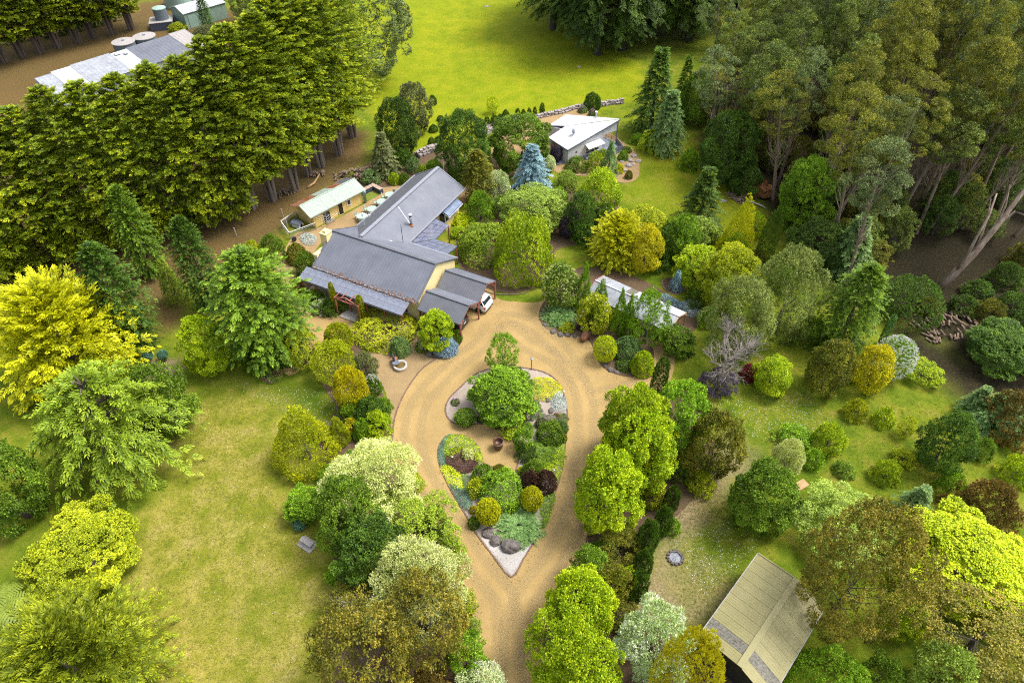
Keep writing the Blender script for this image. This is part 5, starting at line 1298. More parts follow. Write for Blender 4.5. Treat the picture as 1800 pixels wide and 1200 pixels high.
wh = empty('wagon_wheel_ornament', gnd(V(506, 452)), .4); tag(wh, 'rusty old wheel ornament lying beside the gravel path', 'ornament')
MB().tube([(.5 * math.cos(a * .3142), .5 * math.sin(a * .3142), .12) for a in range(21)], .035, 6, False).build('rim', M_RUST, wh)
for k in range(4): MB().bar((.5 * math.cos(k * .785), .5 * math.sin(k * .785), .12), (-.5 * math.cos(k * .785), -.5 * math.sin(k * .785), .12), .03).build('spoke', M_RUST, wh)
MB().lathe([(.09, .05), (.09, .20)], 10).build('hub', M_RUST, wh)
ty = MB().lathe([(.16, -.07), (.26, -.09), (.31, -.04), (.31, .04), (.26, .09), (.16, .07)], 16).build('black_tyre', M_TYRE, None, True); ty.location = gnd(V(518, 424)) + Vector((0, 0, .31)); ty.rotation_euler = (R_(80), 0, .8); tag(ty, 'black tyre standing upright by the dog pen corner', 'tyre')
sp_ = MB().slab([(-.6, -.35, .05), (.6, -.35, .05), (.6, .35, .05), (-.6, .35, .05)], .05).build('timber_board', M_TIMBER); sp_.location = gnd(V(1408, 852)); sp_.rotation_euler.z = .5; tag(sp_, 'pale timber board lying on the grass behind the mid green leafy tree', 'board')
for x, y in ((506, 400), (416, 415), (426, 340), (498, 382)):
    o = MB().box((0, 0, .6), (.09, .09, 1.2)).build('fence_post', M_PALEWOOD); o.location = gnd(V(x, y)); tag(o, 'thin weathered fence post standing on the brown litter slope', 'post', 'loose fence posts by the cypress row')
# ---------------------------------------------------------------- plants
M_BARK = surf('grey_brown_bark', (.055, .042, .034), (.17, .135, .11), 3, .95, bump=.6, stretch=(1, 1, .25))
M_BARKP = surf('pale_grey_bark', (.11, .085, .07), (.27, .225, .19), 3, .9, stretch=(1, 1, .3))
M_BARKG = surf('gum_bark', (.14, .098, .072), (.46, .38, .31), 3, .85, mid=(.27, .195, .145), stretch=(1, 1, .15))
M_BARKD = surf('dark_pine_bark', (.030, .026, .024), (.085, .072, .065), 3, .95, stretch=(1, 1, .25))
def lift(c, k=2.1):
    if c[1] > c[2] * 1.6 and c[1] > c[0] * .75: c = (c[0] * .96, c[1] * 1.03, c[2] * .72)     # fresh early-summer greens
    return tuple(min(.8, x * k) for x in c)
def trio(v): return (lift(v[0], 1.3), lift(v[1], 1.8), lift(v[2], 2.35))       # old leaf, leaf, new growth
PAL = {k: leaf_mat('leaf_' + k, *trio(v)) for k, v in dict(
    macro=((.020, .040, .004), (.100, .135, .007), (.300, .290, .010)),
    gold=((.110, .135, .006), (.340, .320, .008), (.460, .430, .012)),
    goldgreen=((.050, .075, .005), (.210, .225, .008), (.420, .370, .012)),
    orange=((.110, .105, .006), (.330, .270, .008), (.460, .360, .012)),
    yellowgreen=((.060, .085, .006), (.210, .235, .010), (.350, .350, .018)),
    lime=((.065, .105, .005), (.190, .260, .008), (.330, .390, .014)),
    limehot=((.110, .150, .005), (.330, .380, .008), (.500, .510, .016)),
    green=((.022, .042, .006), (.075, .125, .012), (.155, .215, .022)),
    bright=((.035, .070, .006), (.110, .190, .012), (.210, .300, .022)),
    light=((.055, .085, .016), (.150, .200, .035), (.250, .290, .065)),
    dark=((.012, .024, .005), (.038, .068, .010), (.085, .125, .018)),
    deep=((.014, .028, .007), (.045, .085, .012), (.100, .160, .022)),
    feather=((.050, .085, .010), (.140, .190, .016), (.235, .270, .030)),
    olive=((.030, .034, .006), (.095, .095, .012), (.190, .165, .018)),
    rust=((.040, .042, .008), (.120, .108, .016), (.215, .160, .020)),
    brownred=((.045, .036, .008), (.110, .078, .014), (.180, .115, .018)),
    gum=((.012, .021, .006), (.060, .084, .018), (.215, .240, .050)),
    gumgold=((.022, .028, .006), (.088, .092, .014), (.215, .190, .020)),
    gumsil=((.020, .030, .013), (.070, .092, .040), (.185, .210, .095)),
    birch=((.040, .055, .014), (.110, .135, .036), (.205, .225, .075)),
    greyolive=((.030, .035, .018), (.085, .092, .045), (.150, .150, .075)),
    blue=((.045, .090, .105), (.120, .205, .230), (.230, .330, .360)),
    bluegrey=((.060, .105, .135), (.165, .250, .310), (.280, .370, .440)),
    teal=((.020, .055, .034), (.055, .125, .082), (.105, .195, .130)),
    greygreen=((.040, .072, .028), (.100, .155, .060), (.190, .250, .115)),
    mossy=((.032, .052, .004), (.115, .135, .008), (.230, .235, .012)),
    juniper=((.038, .080, .028), (.110, .190, .072), (.205, .285, .130)),
    silver=((.120, .160, .140), (.270, .330, .300), (.420, .470, .430)),
    cream=((.150, .180, .060), (.400, .410, .170), (.580, .560, .280)),
    creamg=((.160, .210, .100), (.400, .450, .250), (.600, .620, .420)),
    mintg=((.110, .170, .060), (.330, .390, .200), (.560, .590, .400)),
    purple=((.018, .010, .009), (.050, .024, .018), (.095, .050, .030)),
    plum=((.014, .010, .018), (.036, .026, .042), (.070, .055, .080)),
    maroon=((.060, .008, .016), (.130, .016, .030), (.220, .035, .050)),
    white=((.45, .48, .40), (.72, .73, .66), (.80, .80, .76)),
    pink=((.30, .16, .22), (.62, .40, .50), (.78, .62, .68)),
    magenta=((.16, .02, .08), (.42, .04, .22), (.58, .12, .38)),
    lilac=((.20, .06, .22), (.42, .16, .48), (.60, .34, .66)),
    peach=((.50, .36, .20), (.72, .56, .34), (.80, .70, .52)),
    flame=((.35, .10, .01), (.60, .22, .01), (.75, .40, .02)),
).items()}
rngP = random.Random(11)
def plant(shape, pal, x0, y0, x1, y1, name, cat, label, group=None, var=0, bark=None, tree=None, flowers=None, tilt=(0, 0)):
    X, Y, R, h = fit_box(x0, y0, x1, y1, shape)
    if SH[shape]['k'] == 'blob': R *= 1.05; h *= 1.02
    o = put_plant(shape, PAL[pal], X, Y, R, h, name, label, cat, group, var, rngP.uniform(0, 6.28), tilt, bark, tree)
    if flowers: blossom(o, R, h, flowers, shape)
    return o
BLOS = {}
def blossom(o, R, h, spec, shape):
    pal, dens = spec; bk = bucket(R); key = (shape, bk, dens)
    if key not in BLOS:
        rng = np.random.default_rng(5); sp = SH[shape]; pf = PROF[sp['prof']]
        n = int(dens * (bk ** 1.2) * 70) + 12
        t = rng.random(n) ** .7; th = rng.random(n) * 6.283; r = pf(t) * rng.uniform(.88, 1.03, n)
        c = np.stack([r * np.cos(th), r * np.sin(th), sp['cb'] + t * (1 - sp['cb'])], -1); c[:, 2] *= sp['asp']; c *= bk
        k = np.repeat(np.arange(n), 9); m = len(k); d = nrm(rng.normal(size=(m, 3))); d[:, 2] = np.abs(d[:, 2])
        out = nrm(c[k] - np.array([0, 0, .4 * bk]))
        ls = LEAF[bk] * .75
        me = leaf_mesh('blossom', c[k] + d * ls * .5 + out * .04, nrm(d + out * .5), nrm(out + rng.normal(size=(m, 3)) * .4), ls * rng.uniform(.6, 1.1, m), ls * .6, rng.uniform(.2, .9, m))
        co = np.empty(len(me.vertices) * 3, np.float32); me.vertices.foreach_get('co', co)
        co = co.reshape(-1, 3) / np.array([bk, bk, bk * sp['asp']], np.float32); me.vertices.foreach_set('co', co.ravel()); me.update()
        BLOS[key] = me
    link('blossom', BLOS[key], o, PAL[pal])

# ---- the row of big cypress behind the kennel shed
CY = 'tall green cypress with yellow tipped sprays in the long dark windbreak row'
row = [(-57.6, 52.2, 21.6, 4.7), (-56.3, 55.8, 20.2, 4.7), (-54.3, 58.7, 19.4, 4.3), (-51.8, 61.2, 17.3, 4.9), (-49.1, 63.1, 17.5, 4.5), (-46.2, 64.6, 18.9, 4.6), (-43.0, 65.9, 18.9, 4.6), (-40.0, 67.3, 19.0, 4.4), (-37.1, 68.8, 19.4, 4.9), (-34.6, 70.6, 19.4, 4.8), (-32.3, 72.6, 20.7, 4.3), (-30.4, 74.4, 21.3, 4.7), (-28.0, 76.7, 21.9, 4.3), (-27.1, 80.4, 22.5, 4.6), (-25.8, 82.8, 22.2, 4.9), (-24.0, 86.0, 22.5, 5.1), (-23.0, 91.0, 24.0, 5.2)]
for i, (X, Y, h, R) in enumerate(row):
    put_plant('macro', PAL['macro'], X, Y, R, h, 'cypress_tree', CY, 'tree', 'cypress trees of the windbreak row', i % 3, i * 1.3, (0, 0), M_BARKP if i > 6 else M_BARK)
    if i > 9:
        for c in COL.objects[-1:]: c.location.z = .14; c.scale.z = .86
FC = 'tall old cypress with bare leaning trunks along the far lane behind the farm shed'
for i, (x, y) in enumerate(((-22, 120), (7, 110), (40, 101), (73, 93), (103, 84), (138, 76), (165, 68), (198, 62), (231, 53))):
    p = P(x, y); o = put_plant('macro', PAL['macro'], p[0], p[1], 5.3, 23, 'cypress_tree', FC, 'tree', 'cypress trees along the far lane', 2, i * 1.7, (0, 0), M_BARK)
    o.location.z = 0
    for c in o.children:
        if c.name.startswith('crown'): c.location.z = .10; c.scale.z = .90
lh = put_plant('mat', PAL['dark'], *P(95, 66)[:2], 1, 1, 'dark_hedge', 'low dark hedge running behind the far lane trunks', 'hedge', tree=False)
pa, pb = P(0, 88), P(215, 40); lh.location = ((pa[0] + pb[0]) / 2, (pa[1] + pb[1]) / 2 + 2, 0); lh.rotation_euler.z = math.atan2(pb[1] - pa[1], pb[0] - pa[0]); lh.scale = (np.linalg.norm(pb - pa) / 2, 1.6, 2.2)

# ---- single plants, surveyed from the photograph: shape, colour, sight-line box, name, category, label
T = [
 # left garden
 ('spike', 'gold', -12, 488, 252, 752, 'golden_cypress', 'tree', 'huge spiky golden yellow cypress at the left lawn edge'),
 ('feather', 'feather', 66, 640, 338, 928, 'weeping_larch', 'tree', 'broad feathery light green weeping conifer with pale twigs beside the dry lawn'),
 ('lawson', 'deep', 140, 432, 278, 615, 'conifer', 'tree', 'dense green pyramid conifer behind the golden cypress'),
 ('lawson', 'deep', 298, 385, 396, 585, 'conifer', 'tree', 'tall dense green conifer left of the broad one by the house path'),
 ('lawson', 'green', 366, 440, 548, 652, 'conifer', 'tree', 'broad shaggy green conifer beside the gravel path west of the homestead'),
 ('maple', 'lime', 312, 556, 404, 676, 'light_green_tree', 'tree', 'young light green tree in front of the two dense conifers'),
 ('broad', 'green', 212, 640, 340, 775, 'leafy_tree', 'tree', 'loose mid green tree behind the feathery weeping conifer'),
 ('lawson', 'green', 190, 330, 292, 512, 'drooping_conifer', 'tree', 'tall drooping green conifer in the shade of the cypress row'),
 ('weepcone', 'feather', 280, 455, 332, 548, 'drooping_conifer', 'tree', 'small pale drooping conifer between two dense green conifers'),
 ('broad', 'green', -90, 775, 90, 1025, 'bluish_tree', 'tree', 'bluish green leafy tree beside the yellow green maple'),
 ('maple', 'yellowgreen', 40, 883, 244, 1058, 'maple_tree', 'tree', 'yellow green maple with orange tinged leaves at the dry lawn edge'),
 ('starry', 'mossy', -30, 1032, 308, 1270, 'spreading_conifer', 'tree', 'low spreading dark yellow green conifer with star like tufts beside the ferns'),
 ('clip', 'deep', 463, 602, 492, 652, 'clipped_yew', 'shrub', 'taller of two dark clipped yews under the broad shaggy conifer'),
 ('clip', 'deep', 485, 603, 523, 652, 'clipped_yew', 'shrub', 'wider of two dark clipped yews next to the gravel path'),
 ('clip', 'bright', 443, 632, 482, 662, 'low_shrub', 'shrub', 'low mid green shrub in front of the clipped yews'),
 ('shrub', 'green', 457, 414, 503, 472, 'leafy_shrub', 'shrub', 'bright leafy shrub at the bend of the gravel path below the dog pen'),
 ('shrub', 'yellowgreen', 428, 424, 466, 466, 'leafy_shrub', 'shrub', 'yellow green bushy shrub on the brown litter slope'),
 ('clip', 'olive', 503, 428, 541, 447, 'low_shrub', 'shrub', 'flat olive green cushion shrub near the rusty wheel'),
 ('shrub', 'green', 517, 443, 564, 493, 'leafy_shrub', 'shrub', 'glossy green shrub at the chimney end of the homestead'),
 ('shrub', 'olive', 512, 495, 538, 522, 'leafy_shrub', 'shrub', 'small olive shrub at the left corner post of the veranda'),
 ('shrub', 'bright', 526, 509, 573, 543, 'leafy_shrub', 'shrub', 'rounded bright shrub in front of the veranda posts'),
 ('shrub', 'deep', 566, 524, 598, 558, 'leafy_shrub', 'shrub', 'dark rounded shrub beside the red arbour post'),
 ('pencil', 'goldgreen', 578, 498, 595, 548, 'pencil_conifer', 'shrub', 'slim golden pencil conifer left of the red arbour'),
 ('pencil', 'goldgreen', 626, 520, 643, 562, 'pencil_conifer', 'shrub', 'slim golden pencil conifer between the red arbour and the weeping dome'),
 ('shrub', 'green', 594, 530, 612, 552, 'leafy_shrub', 'shrub', 'small green shrub under the red arbour'),
 ('weep', 'goldgreen', 618, 538, 736, 612, 'weeping_dome', 'shrub', 'wide weeping green dome shrub below the veranda roof'),
 ('clip', 'greygreen', 686, 592, 722, 613, 'ground_cover', 'ground cover', 'grey green cushion at the foot of the weeping dome'),
 ('maple', 'lime', 736, 546, 799, 620, 'lime_shrub', 'shrub', 'rounded lime green shrub beside the carport post'),
 ('clip', 'bluegrey', 763, 591, 805, 629, 'dwarf_spruce', 'shrub', 'dwarf blue spruce at the gravel edge below the lime shrub'),
 ('clip', 'green', 792, 580, 813, 609, 'low_shrub', 'shrub', 'small dark green shrub against the carport corner post'),
 # hedge garden west of the drive
 ('tuftegg', 'goldgreen', 571, 568, 621, 622, 'golden_shrub', 'shrub', 'upper yellow green shrub of the bank beside the gravel path'),
 ('tuftegg', 'yellowgreen', 548, 600, 626, 676, 'golden_shrub', 'shrub', 'broad yellow green shrub above the golden ball shrub'),
 ('shrub', 'greyolive', 620, 620, 665, 672, 'leafy_shrub', 'shrub', 'dull grey green shrub next to the fountain forecourt'),
 ('loose', 'yellowgreen', 500, 578, 562, 648, 'sparse_shrub', 'shrub', 'sparse twiggy yellow green shrub between the clipped yews and golden bank'),
 ('tuftegg', 'orange', 587, 646, 648, 724, 'golden_ball', 'shrub', 'deep golden rounded conifer in the bank beside the lawn'),
 ('clip', 'deep', 624, 696, 684, 735, 'clipped_dome', 'shrub', 'dark green clipped dome beside the curved brick line'),
 ('shrub', 'lime', 640, 722, 690, 778, 'leafy_shrub', 'shrub', 'lime leafy shrub at the inner end of the curved brick line'),
 ('clip', 'bright', 620, 735, 660, 778, 'round_shrub', 'shrub', 'round bright green shrub beside the small orange gold one'),
 ('tuftcone', 'yellowgreen', 580, 735, 617, 785, 'golden_shrub', 'shrub', 'small yellow green cone beside the large golden green cone'),
 ('shrub', 'orange', 605, 736, 634, 778, 'golden_shrub', 'shrub', 'small orange gold shrub among the bank of green shrubs'),
 ('tuftcone', 'goldgreen', 485, 723, 593, 842, 'golden_cone', 'shrub', 'big golden green conifer cone standing on the lawn edge'),
 ('cloud', 'cream', 578, 776, 738, 900, 'cream_tree', 'tree', 'cream variegated tree beside the drive above the dark green hedge'),
 ('cloud', 'cream', 610, 868, 684, 975, 'cream_tree', 'tree', 'smaller cream variegated tree half sunk in the green hedge'),
 ('cloud', 'cream', 650, 946, 818, 1060, 'cream_tree', 'tree', 'wide cream variegated tree overhanging the drive above the rusty trees'),
 ('broad', 'green', 550, 835, 668, 1015, 'hedge_tree', 'tree', 'dense mid green tree of the hedge behind the stone bench'),
 ('broad', 'deep', 590, 900, 720, 1040, 'hedge_tree', 'tree', 'dark green tree between the cream trees'),
 ('loose', 'feather', 640, 862, 814, 1010, 'feathery_tree', 'tree', 'feathery fresh green tree leaning over the drive'),
 ('maple', 'bright', 500, 853, 570, 922, 'small_green_tree', 'tree', 'small round green tree on the lawn edge above the bench'),
 ('orb', 'teal', 515, 910, 537, 932, 'teal_ball', 'shrub', 'tiny teal green ball shrub beside the stone bench'),
 ('gumfull', 'rust', 680, 1000, 828, 1215, 'rusty_tree', 'tree', 'rusty olive tree beside the drive below the wide cream tree'),
 ('gumfull', 'rust', 550, 1045, 730, 1290, 'rusty_tree', 'tree', 'largest rusty olive tree over the dry lawn corner'),
 ('gumfull', 'olive', 566, 1008, 672, 1100, 'olive_tree', 'tree', 'dull olive tree with bare grey twigs above the rusty trees'),
 ('loose', 'lime', 798, 1034, 838, 1084, 'lime_shrub', 'shrub', 'small lime sapling on the drive edge beside the rusty tree'),
 ('broad', 'bright', 785, 1108, 855, 1200, 'leafy_shrub', 'shrub', 'bright green bush on the drive edge below the rusty tree'),
 ('cloud', 'creamg', 790, 1166, 908, 1275, 'pale_shrub', 'shrub', 'pale minty variegated shrub in the drive beside the rusty trees'),
 ('shrub', 'brownred', 700, 1176, 800, 1270, 'brown_shrub', 'shrub', 'brownish shrub under the rusty trees'),
 # island
 ('maple', 'bright', 824, 643, 940, 749, 'island_tree', 'tree', 'leafy light green tree filling the head of the heart shaped island'),
 ('loose', 'bright', 857, 586, 911, 682, 'young_tree', 'tree', 'slender young tree rising behind the leafy island tree'),
 ('broad', 'deep', 853, 640, 932, 702, 'dark_shrub', 'shrub', 'dark green shrub behind the leafy island tree'),
 ('orb', 'green', 799, 717, 836, 750, 'clipped_ball', 'shrub', 'clipped green ball at the left shoulder of the island'),
 ('clip', 'dark', 838, 729, 856, 744, 'low_shrub', 'shrub', 'small dark heath plant beside the clipped green ball'),
 ('clip', 'teal', 880, 728, 906, 750, 'low_shrub', 'shrub', 'small blue teal conifer under the leafy island tree'),
 ('clip', 'greyolive', 866, 732, 886, 747, 'low_shrub', 'shrub', 'small grey green plant left of the blue teal conifer'),
 ('clip', 'olive', 902, 728, 926, 747, 'low_shrub', 'shrub', 'small olive shrub right of the blue teal conifer'),
 ('shrub', 'greygreen', 921, 704, 952, 740, 'leafy_shrub', 'shrub', 'rounded blue green shrub beside the rockery stones'),
 ('loose', 'lime', 880, 740, 916, 766, 'lime_plant', 'shrub', 'lime leafed perennials at the top of the gravel bay'),
 ('clip', 'greyolive', 941, 734, 961, 754, 'low_shrub', 'shrub', 'grey lavender cushion beside the pink flowers'),
 ('clip', 'greyolive', 975, 726, 999, 745, 'low_shrub', 'shrub', 'upper grey green cushion on the right island edge'),
 ('clip', 'greygreen', 975, 738, 999, 756, 'low_shrub', 'shrub', 'lower grey green cushion on the right island edge'),
 ('broad', 'bright', 903, 752, 936, 798, 'leafy_shrub', 'shrub', 'bright green bush at the right of the gravel bay'),
 ('shrub', 'bright', 916, 743, 938, 764, 'leafy_shrub', 'shrub', 'small fresh green bush above the gravel bay bush'),
 ('clip', 'green', 944, 739, 994, 786, 'clipped_dome', 'shrub', 'tidy green dome below the pink flowers'),
 ('juniper', 'green', 922, 770, 990, 806, 'spreading_shrub', 'shrub', 'dark spreading conifer below the tidy green dome'),
 ('shrub', 'dark', 907, 782, 944, 816, 'dark_shrub', 'shrub', 'very dark bush beside the gravel bay'),
 ('clip', 'green', 915, 809, 957, 840, 'clipped_dome', 'shrub', 'olive green clipped dome above the large purple shrub'),
 ('clip', 'purple', 916, 826, 952, 872, 'purple_shrub', 'shrub', 'dark purple barberry below the olive green dome'),
 ('clip', 'purple', 940, 826, 978, 878, 'purple_shrub', 'shrub', 'dark purple barberry at the right island edge'),
 ('clip', 'purple', 781, 785, 840, 832, 'purple_shrub', 'shrub', 'dark purple barberry on the left lobe of the island'),
 ('clip', 'green', 830, 816, 869, 856, 'clipped_dome', 'shrub', 'olive green clipped dome at the foot of the gravel bay'),
 ('clip', 'olive', 864, 816, 892, 834, 'low_shrub', 'shrub', 'brownish green low shrub at the foot of the gravel bay'),
 ('weep', 'bright', 840, 824, 924, 902, 'weeping_dome', 'shrub', 'large fresh green weeping dome at the heart of the island'),
 ('orb', 'gold', 917, 855, 953, 900, 'golden_ball', 'shrub', 'perfect golden ball shrub right of the weeping dome'),
 ('orb', 'gold', 837, 876, 879, 923, 'golden_ball', 'shrub', 'golden ball shrub left below the weeping dome'),
 ('shrub', 'yellowgreen', 822, 842, 854, 884, 'lime_shrub', 'shrub', 'yellow green shrub left of the weeping dome'),
 ('juniper', 'juniper', 870, 890, 954, 946, 'spreading_juniper', 'shrub', 'spreading soft blue green juniper above the boulders'),
 ('clip', 'green', 823, 908, 843, 935, 'low_shrub', 'shrub', 'small green clipped shrub near the island tip'),
 ('clip', 'orange', 825, 889, 838, 903, 'low_shrub', 'shrub', 'tiny golden tuft beside the left golden ball'),
 ('clip', 'gold', 909, 820, 922, 848, 'low_shrub', 'shrub', 'tiny golden tuft beside the purple barberry'),
 ('shrub', 'cream', 812, 789, 833, 812, 'pale_tuft', 'shrub', 'pale cream tuft growing out of the purple barberry'),
 # conifer bed by the tin shed
 ('broad', 'green', 953, 465, 1017, 545, 'viburnum', 'shrub', 'large shrub covered with creamy flower heads beside the drive', None, 0, None, None, ('cream', 2.5)),
 ('tuftcone', 'bright', 1010, 466, 1038, 548, 'conifer_cone', 'shrub', 'tallest green conifer cone next to the creamy flower shrub'),
 ('tuftcone', 'bright', 1034, 496, 1070, 570, 'conifer_cone', 'shrub', 'green conifer cone against the rusty shed corner'),
 ('tuftcone', 'bright', 1072, 512, 1100, 588, 'conifer_cone', 'shrub', 'green conifer cone beside the magnolia below the tin roof'),
 ('tuftcone', 'bright', 1088, 522, 1113, 598, 'conifer_cone', 'shrub', 'green conifer cone beside the lime tree'),
 ('shrub', 'green', 1096, 543, 1127, 606, 'leafy_shrub', 'shrub', 'dark green shrub under the lime tree by the tin shed'),
 ('broad', 'yellowgreen', 1018, 518, 1074, 588, 'magnolia', 'shrub', 'olive leaved magnolia with a few white blooms between the cones', None, 0, None, None, ('white', .15)),
 ('juniper', 'juniper', 953, 535, 1014, 578, 'spreading_juniper', 'shrub', 'spreading green juniper at the corner of the conifer bed'),
 ('clip', 'yellowgreen', 983, 566, 1010, 586, 'low_shrub', 'shrub', 'small yellow green shrub below the spreading juniper in the conifer bed'),
 ('clip', 'plum', 1014, 562, 1031, 582, 'low_shrub', 'shrub', 'small plum dark shrub above the tipped pot'),
 ('orb', 'limehot', 1043, 590, 1084, 636, 'golden_dome', 'shrub', 'yellow lime dome shrub at the gravel edge below the cones'),
 ('clip', 'greygreen', 1078, 590, 1127, 636, 'grey_dome', 'shrub', 'dark grey green dome beside the yellow lime dome'),
 ('loose', 'bright', 1102, 512, 1178, 632, 'lime_tree', 'tree', 'fresh green tree in front of the long tin shed'),
 ('clip', 'lime', 1108, 618, 1149, 664, 'lime_dome', 'shrub', 'lime mound at the lower corner of the conifer bed'),
 ('clip', 'dark', 1083, 630, 1114, 654, 'low_shrub', 'shrub', 'dark low shrub beside the lime mound'),
 ('broad', 'green', 1163, 572, 1220, 628, 'leafy_shrub', 'shrub', 'mid green bush at the open end of the tin shed'),
 ('weepcone', 'blue', 1176, 476, 1200, 512, 'feather_grass', 'shrub', 'drooping blue feather grass inside a mulch ring'),
 ('pencil', 'deep', 1144, 630, 1175, 700, 'pencil_cypress', 'tree', 'dark pencil cypress standing at the gravel turning'),
 # around the homestead wing and cottage
 ('broad', 'deep', 769, 198, 862, 318, 'dense_tree', 'tree', 'dense dark round tree behind the wing gable'),
 ('maple', 'green', 862, 202, 968, 308, 'maple_tree', 'tree', 'mid green maple between the stone wall and white cottage'),
 ('lawson', 'olive', 813, 266, 868, 358, 'olive_conifer', 'tree', 'upright olive green conifer beside the wing gable'),
 ('shrub', 'creamg', 852, 302, 902, 362, 'cream_shrub', 'shrub', 'shrub with pale cream leaves beside the blue spruce'),
 ('shrub', 'bright', 818, 338, 872, 400, 'rhododendron', 'shrub', 'rounded green rhododendron beside the bay window'),
 ('spruce', 'blue', 903, 258, 966, 346, 'blue_spruce', 'tree', 'powder blue spruce tree near the white cottage'),
 ('broad', 'light', 882, 326, 998, 418, 'round_tree', 'tree', 'broad light green tree above the weeping maples'),
 ('broad', 'plum', 984, 370, 1018, 440, 'plum_tree', 'tree', 'dark plum leaved small tree beside the curved brick edging'),
 ('broad', 'lime', 1018, 300, 1092, 392, 'light_green_tree', 'tree', 'light yellow green tree below the cottage rockery'),
 ('broad', 'deep', 992, 340, 1048, 432, 'dark_tree', 'tree', 'dark green tree behind the plum tree'),
 ('shrub', 'green', 1035, 358, 1086, 425, 'leafy_shrub', 'shrub', 'green shrub with white blooms along the lawn below the cottage', None, 0, None, None, ('white', .4)),
 ('broad', 'deep', 1012, 386, 1046, 432, 'dark_shrub', 'shrub', 'small dark green round shrub beside the plum tree'),
 ('weep', 'feather', 803, 392, 900, 470, 'weeping_maple', 'tree', 'paler weeping maple dome beside the carport'),
 ('weep', 'lime', 866, 378, 974, 506, 'weeping_maple', 'tree', 'large bright weeping maple dome within the curved brick edging'),
 ('clip', 'limehot', 794, 374, 832, 400, 'umbrella_shrub', 'shrub', 'clipped yellow green umbrella shrub below the bay window'),
 ('shrub', 'lime', 792, 398, 822, 422, 'leafy_shrub', 'shrub', 'small lime plant by the red pergola post'),
 ('shrub', 'dark', 818, 395, 862, 420, 'flower_bed_plant', 'shrub', 'dark leafy bed with orange flowers below the rhododendron', None, 0, None, None, ('flame', .5)),
 ('broad', 'dark', 664, 176, 735, 285, 'dark_tree', 'tree', 'dark olive tree at the end of the cypress row'),
 ('broad', 'greyolive', 695, 150, 757, 240, 'grey_tree', 'tree', 'grey olive tree at the paddock corner'),
 ('spruce', 'greyolive', 653, 236, 702, 312, 'grey_conifer', 'tree', 'spiky grey green conifer below the dark olive tree'),
 ('shrub', 'greygreen', 635, 298, 670, 326, 'leafy_shrub', 'shrub', 'blue green shrub above the slate retaining wall'),
 ('clip', 'lime', 683, 304, 704, 326, 'round_shrub', 'shrub', 'small lime ball behind the rear wing roof'),
 ('clip', 'green', 701, 304, 720, 326, 'round_shrub', 'shrub', 'small green ball beside the lime ball behind the wing'),
 ('clip', 'bright', 748, 281, 778, 305, 'round_shrub', 'shrub', 'bright green ball shrub at the wing gable'),
 ('shrub', 'greygreen', 716, 278, 742, 308, 'leafy_shrub', 'shrub', 'grey green bush between the stone wall and wing roof'),
 ('clip', 'lime', 734, 290, 750, 306, 'round_shrub', 'shrub', 'tiny lime ball against the wing roof'),
 ('shrub', 'dark', 668, 292, 690, 326, 'leafy_shrub', 'shrub', 'dark bush left of the lime ball behind the wing'),
 ('loose', 'limehot', 856, 170, 876, 205, 'yellow_sapling', 'tree', 'bright yellow sapling standing in the paddock'),
 ('clip', 'deep', 1026, 163, 1056, 195, 'round_shrub', 'shrub', 'dark round shrub at the paddock edge behind the cottage'),
 ('orb', 'plum', 966, 258, 988, 285, 'plum_ball', 'shrub', 'plum dark ball tree beside the cottage door'),
 ('orb', 'creamg', 953, 274, 976, 302, 'pale_ball', 'shrub', 'pale variegated ball shrub beside the blue spruce'),
 ('weepcone', 'juniper', 1054, 250, 1086, 312, 'weeping_conifer', 'tree', 'weeping green conifer in front of the cottage deck'),
 ('shrub', 'green', 994, 276, 1032, 305, 'leafy_shrub', 'shrub', 'leafy shrub under the cottage front wall'),
 ('shrub', 'lime', 1030, 268, 1064, 308, 'leafy_shrub', 'shrub', 'light green shrub below the cottage window'),
 ('clip', 'lime', 1052, 262, 1068, 276, 'round_shrub', 'shrub', 'small lime ball below the cottage awning'),
 ('clip', 'bright', 1086, 265, 1104, 284, 'round_shrub', 'shrub', 'green cushion shrub at the cottage deck corner'),
 ('clip', 'green', 1092, 257, 1110, 270, 'low_shrub', 'shrub', 'flat green shrub at the top of the cottage rockery'),
 ('clip', 'gold', 1080, 288, 1096, 306, 'low_shrub', 'shrub', 'golden shrub in the cottage rockery'),
 ('clip', 'olive', 1098, 300, 1112, 316, 'low_shrub', 'shrub', 'olive tuft at the rockery wall'),
 ('fir', 'deep', 1106, 86, 1184, 242, 'fir_tree', 'tree', 'tall dark green fir at the paddock corner'),
 ('spruce', 'greygreen', 1138, 162, 1200, 272, 'grey_spruce', 'tree', 'blue grey spruce in front of the tall dark fir'),
 ('fir', 'green', 1176, 100, 1216, 210, 'fir_tree', 'tree', 'narrow green fir behind the blue grey spruce'),
 ('feather', 'lime', 1122, 228, 1162, 292, 'feathery_tree', 'tree', 'feathery lime tree on the lawn beside the cottage rockery'),
 ('shrub', 'bright', 1108, 234, 1132, 256, 'leafy_shrub', 'shrub', 'round green bush with pale flowers beside the feathery lime tree'),
 ('shrub', 'bright', 1193, 264, 1228, 308, 'leafy_shrub', 'shrub', 'fresh green bush at the lawn edge under the gums'),
 ('fir', 'dark', 1193, 296, 1264, 404, 'pine_tree', 'tree', 'dark bushy pine standing alone on the lawn'),
 ('tuftcone', 'gold', 1258, 352, 1320, 470, 'golden_conifer', 'tree', 'pointed bright golden conifer cone beside the lawn'),
 ('pencil', 'dark', 1328, 372, 1374, 470, 'dark_conifer', 'tree', 'narrow black green conifer at the forest edge'),
 ('loose', 'lime', 1312, 375, 1346, 440, 'sapling', 'tree', 'thin light green sapling between golden cone and dark conifer'),
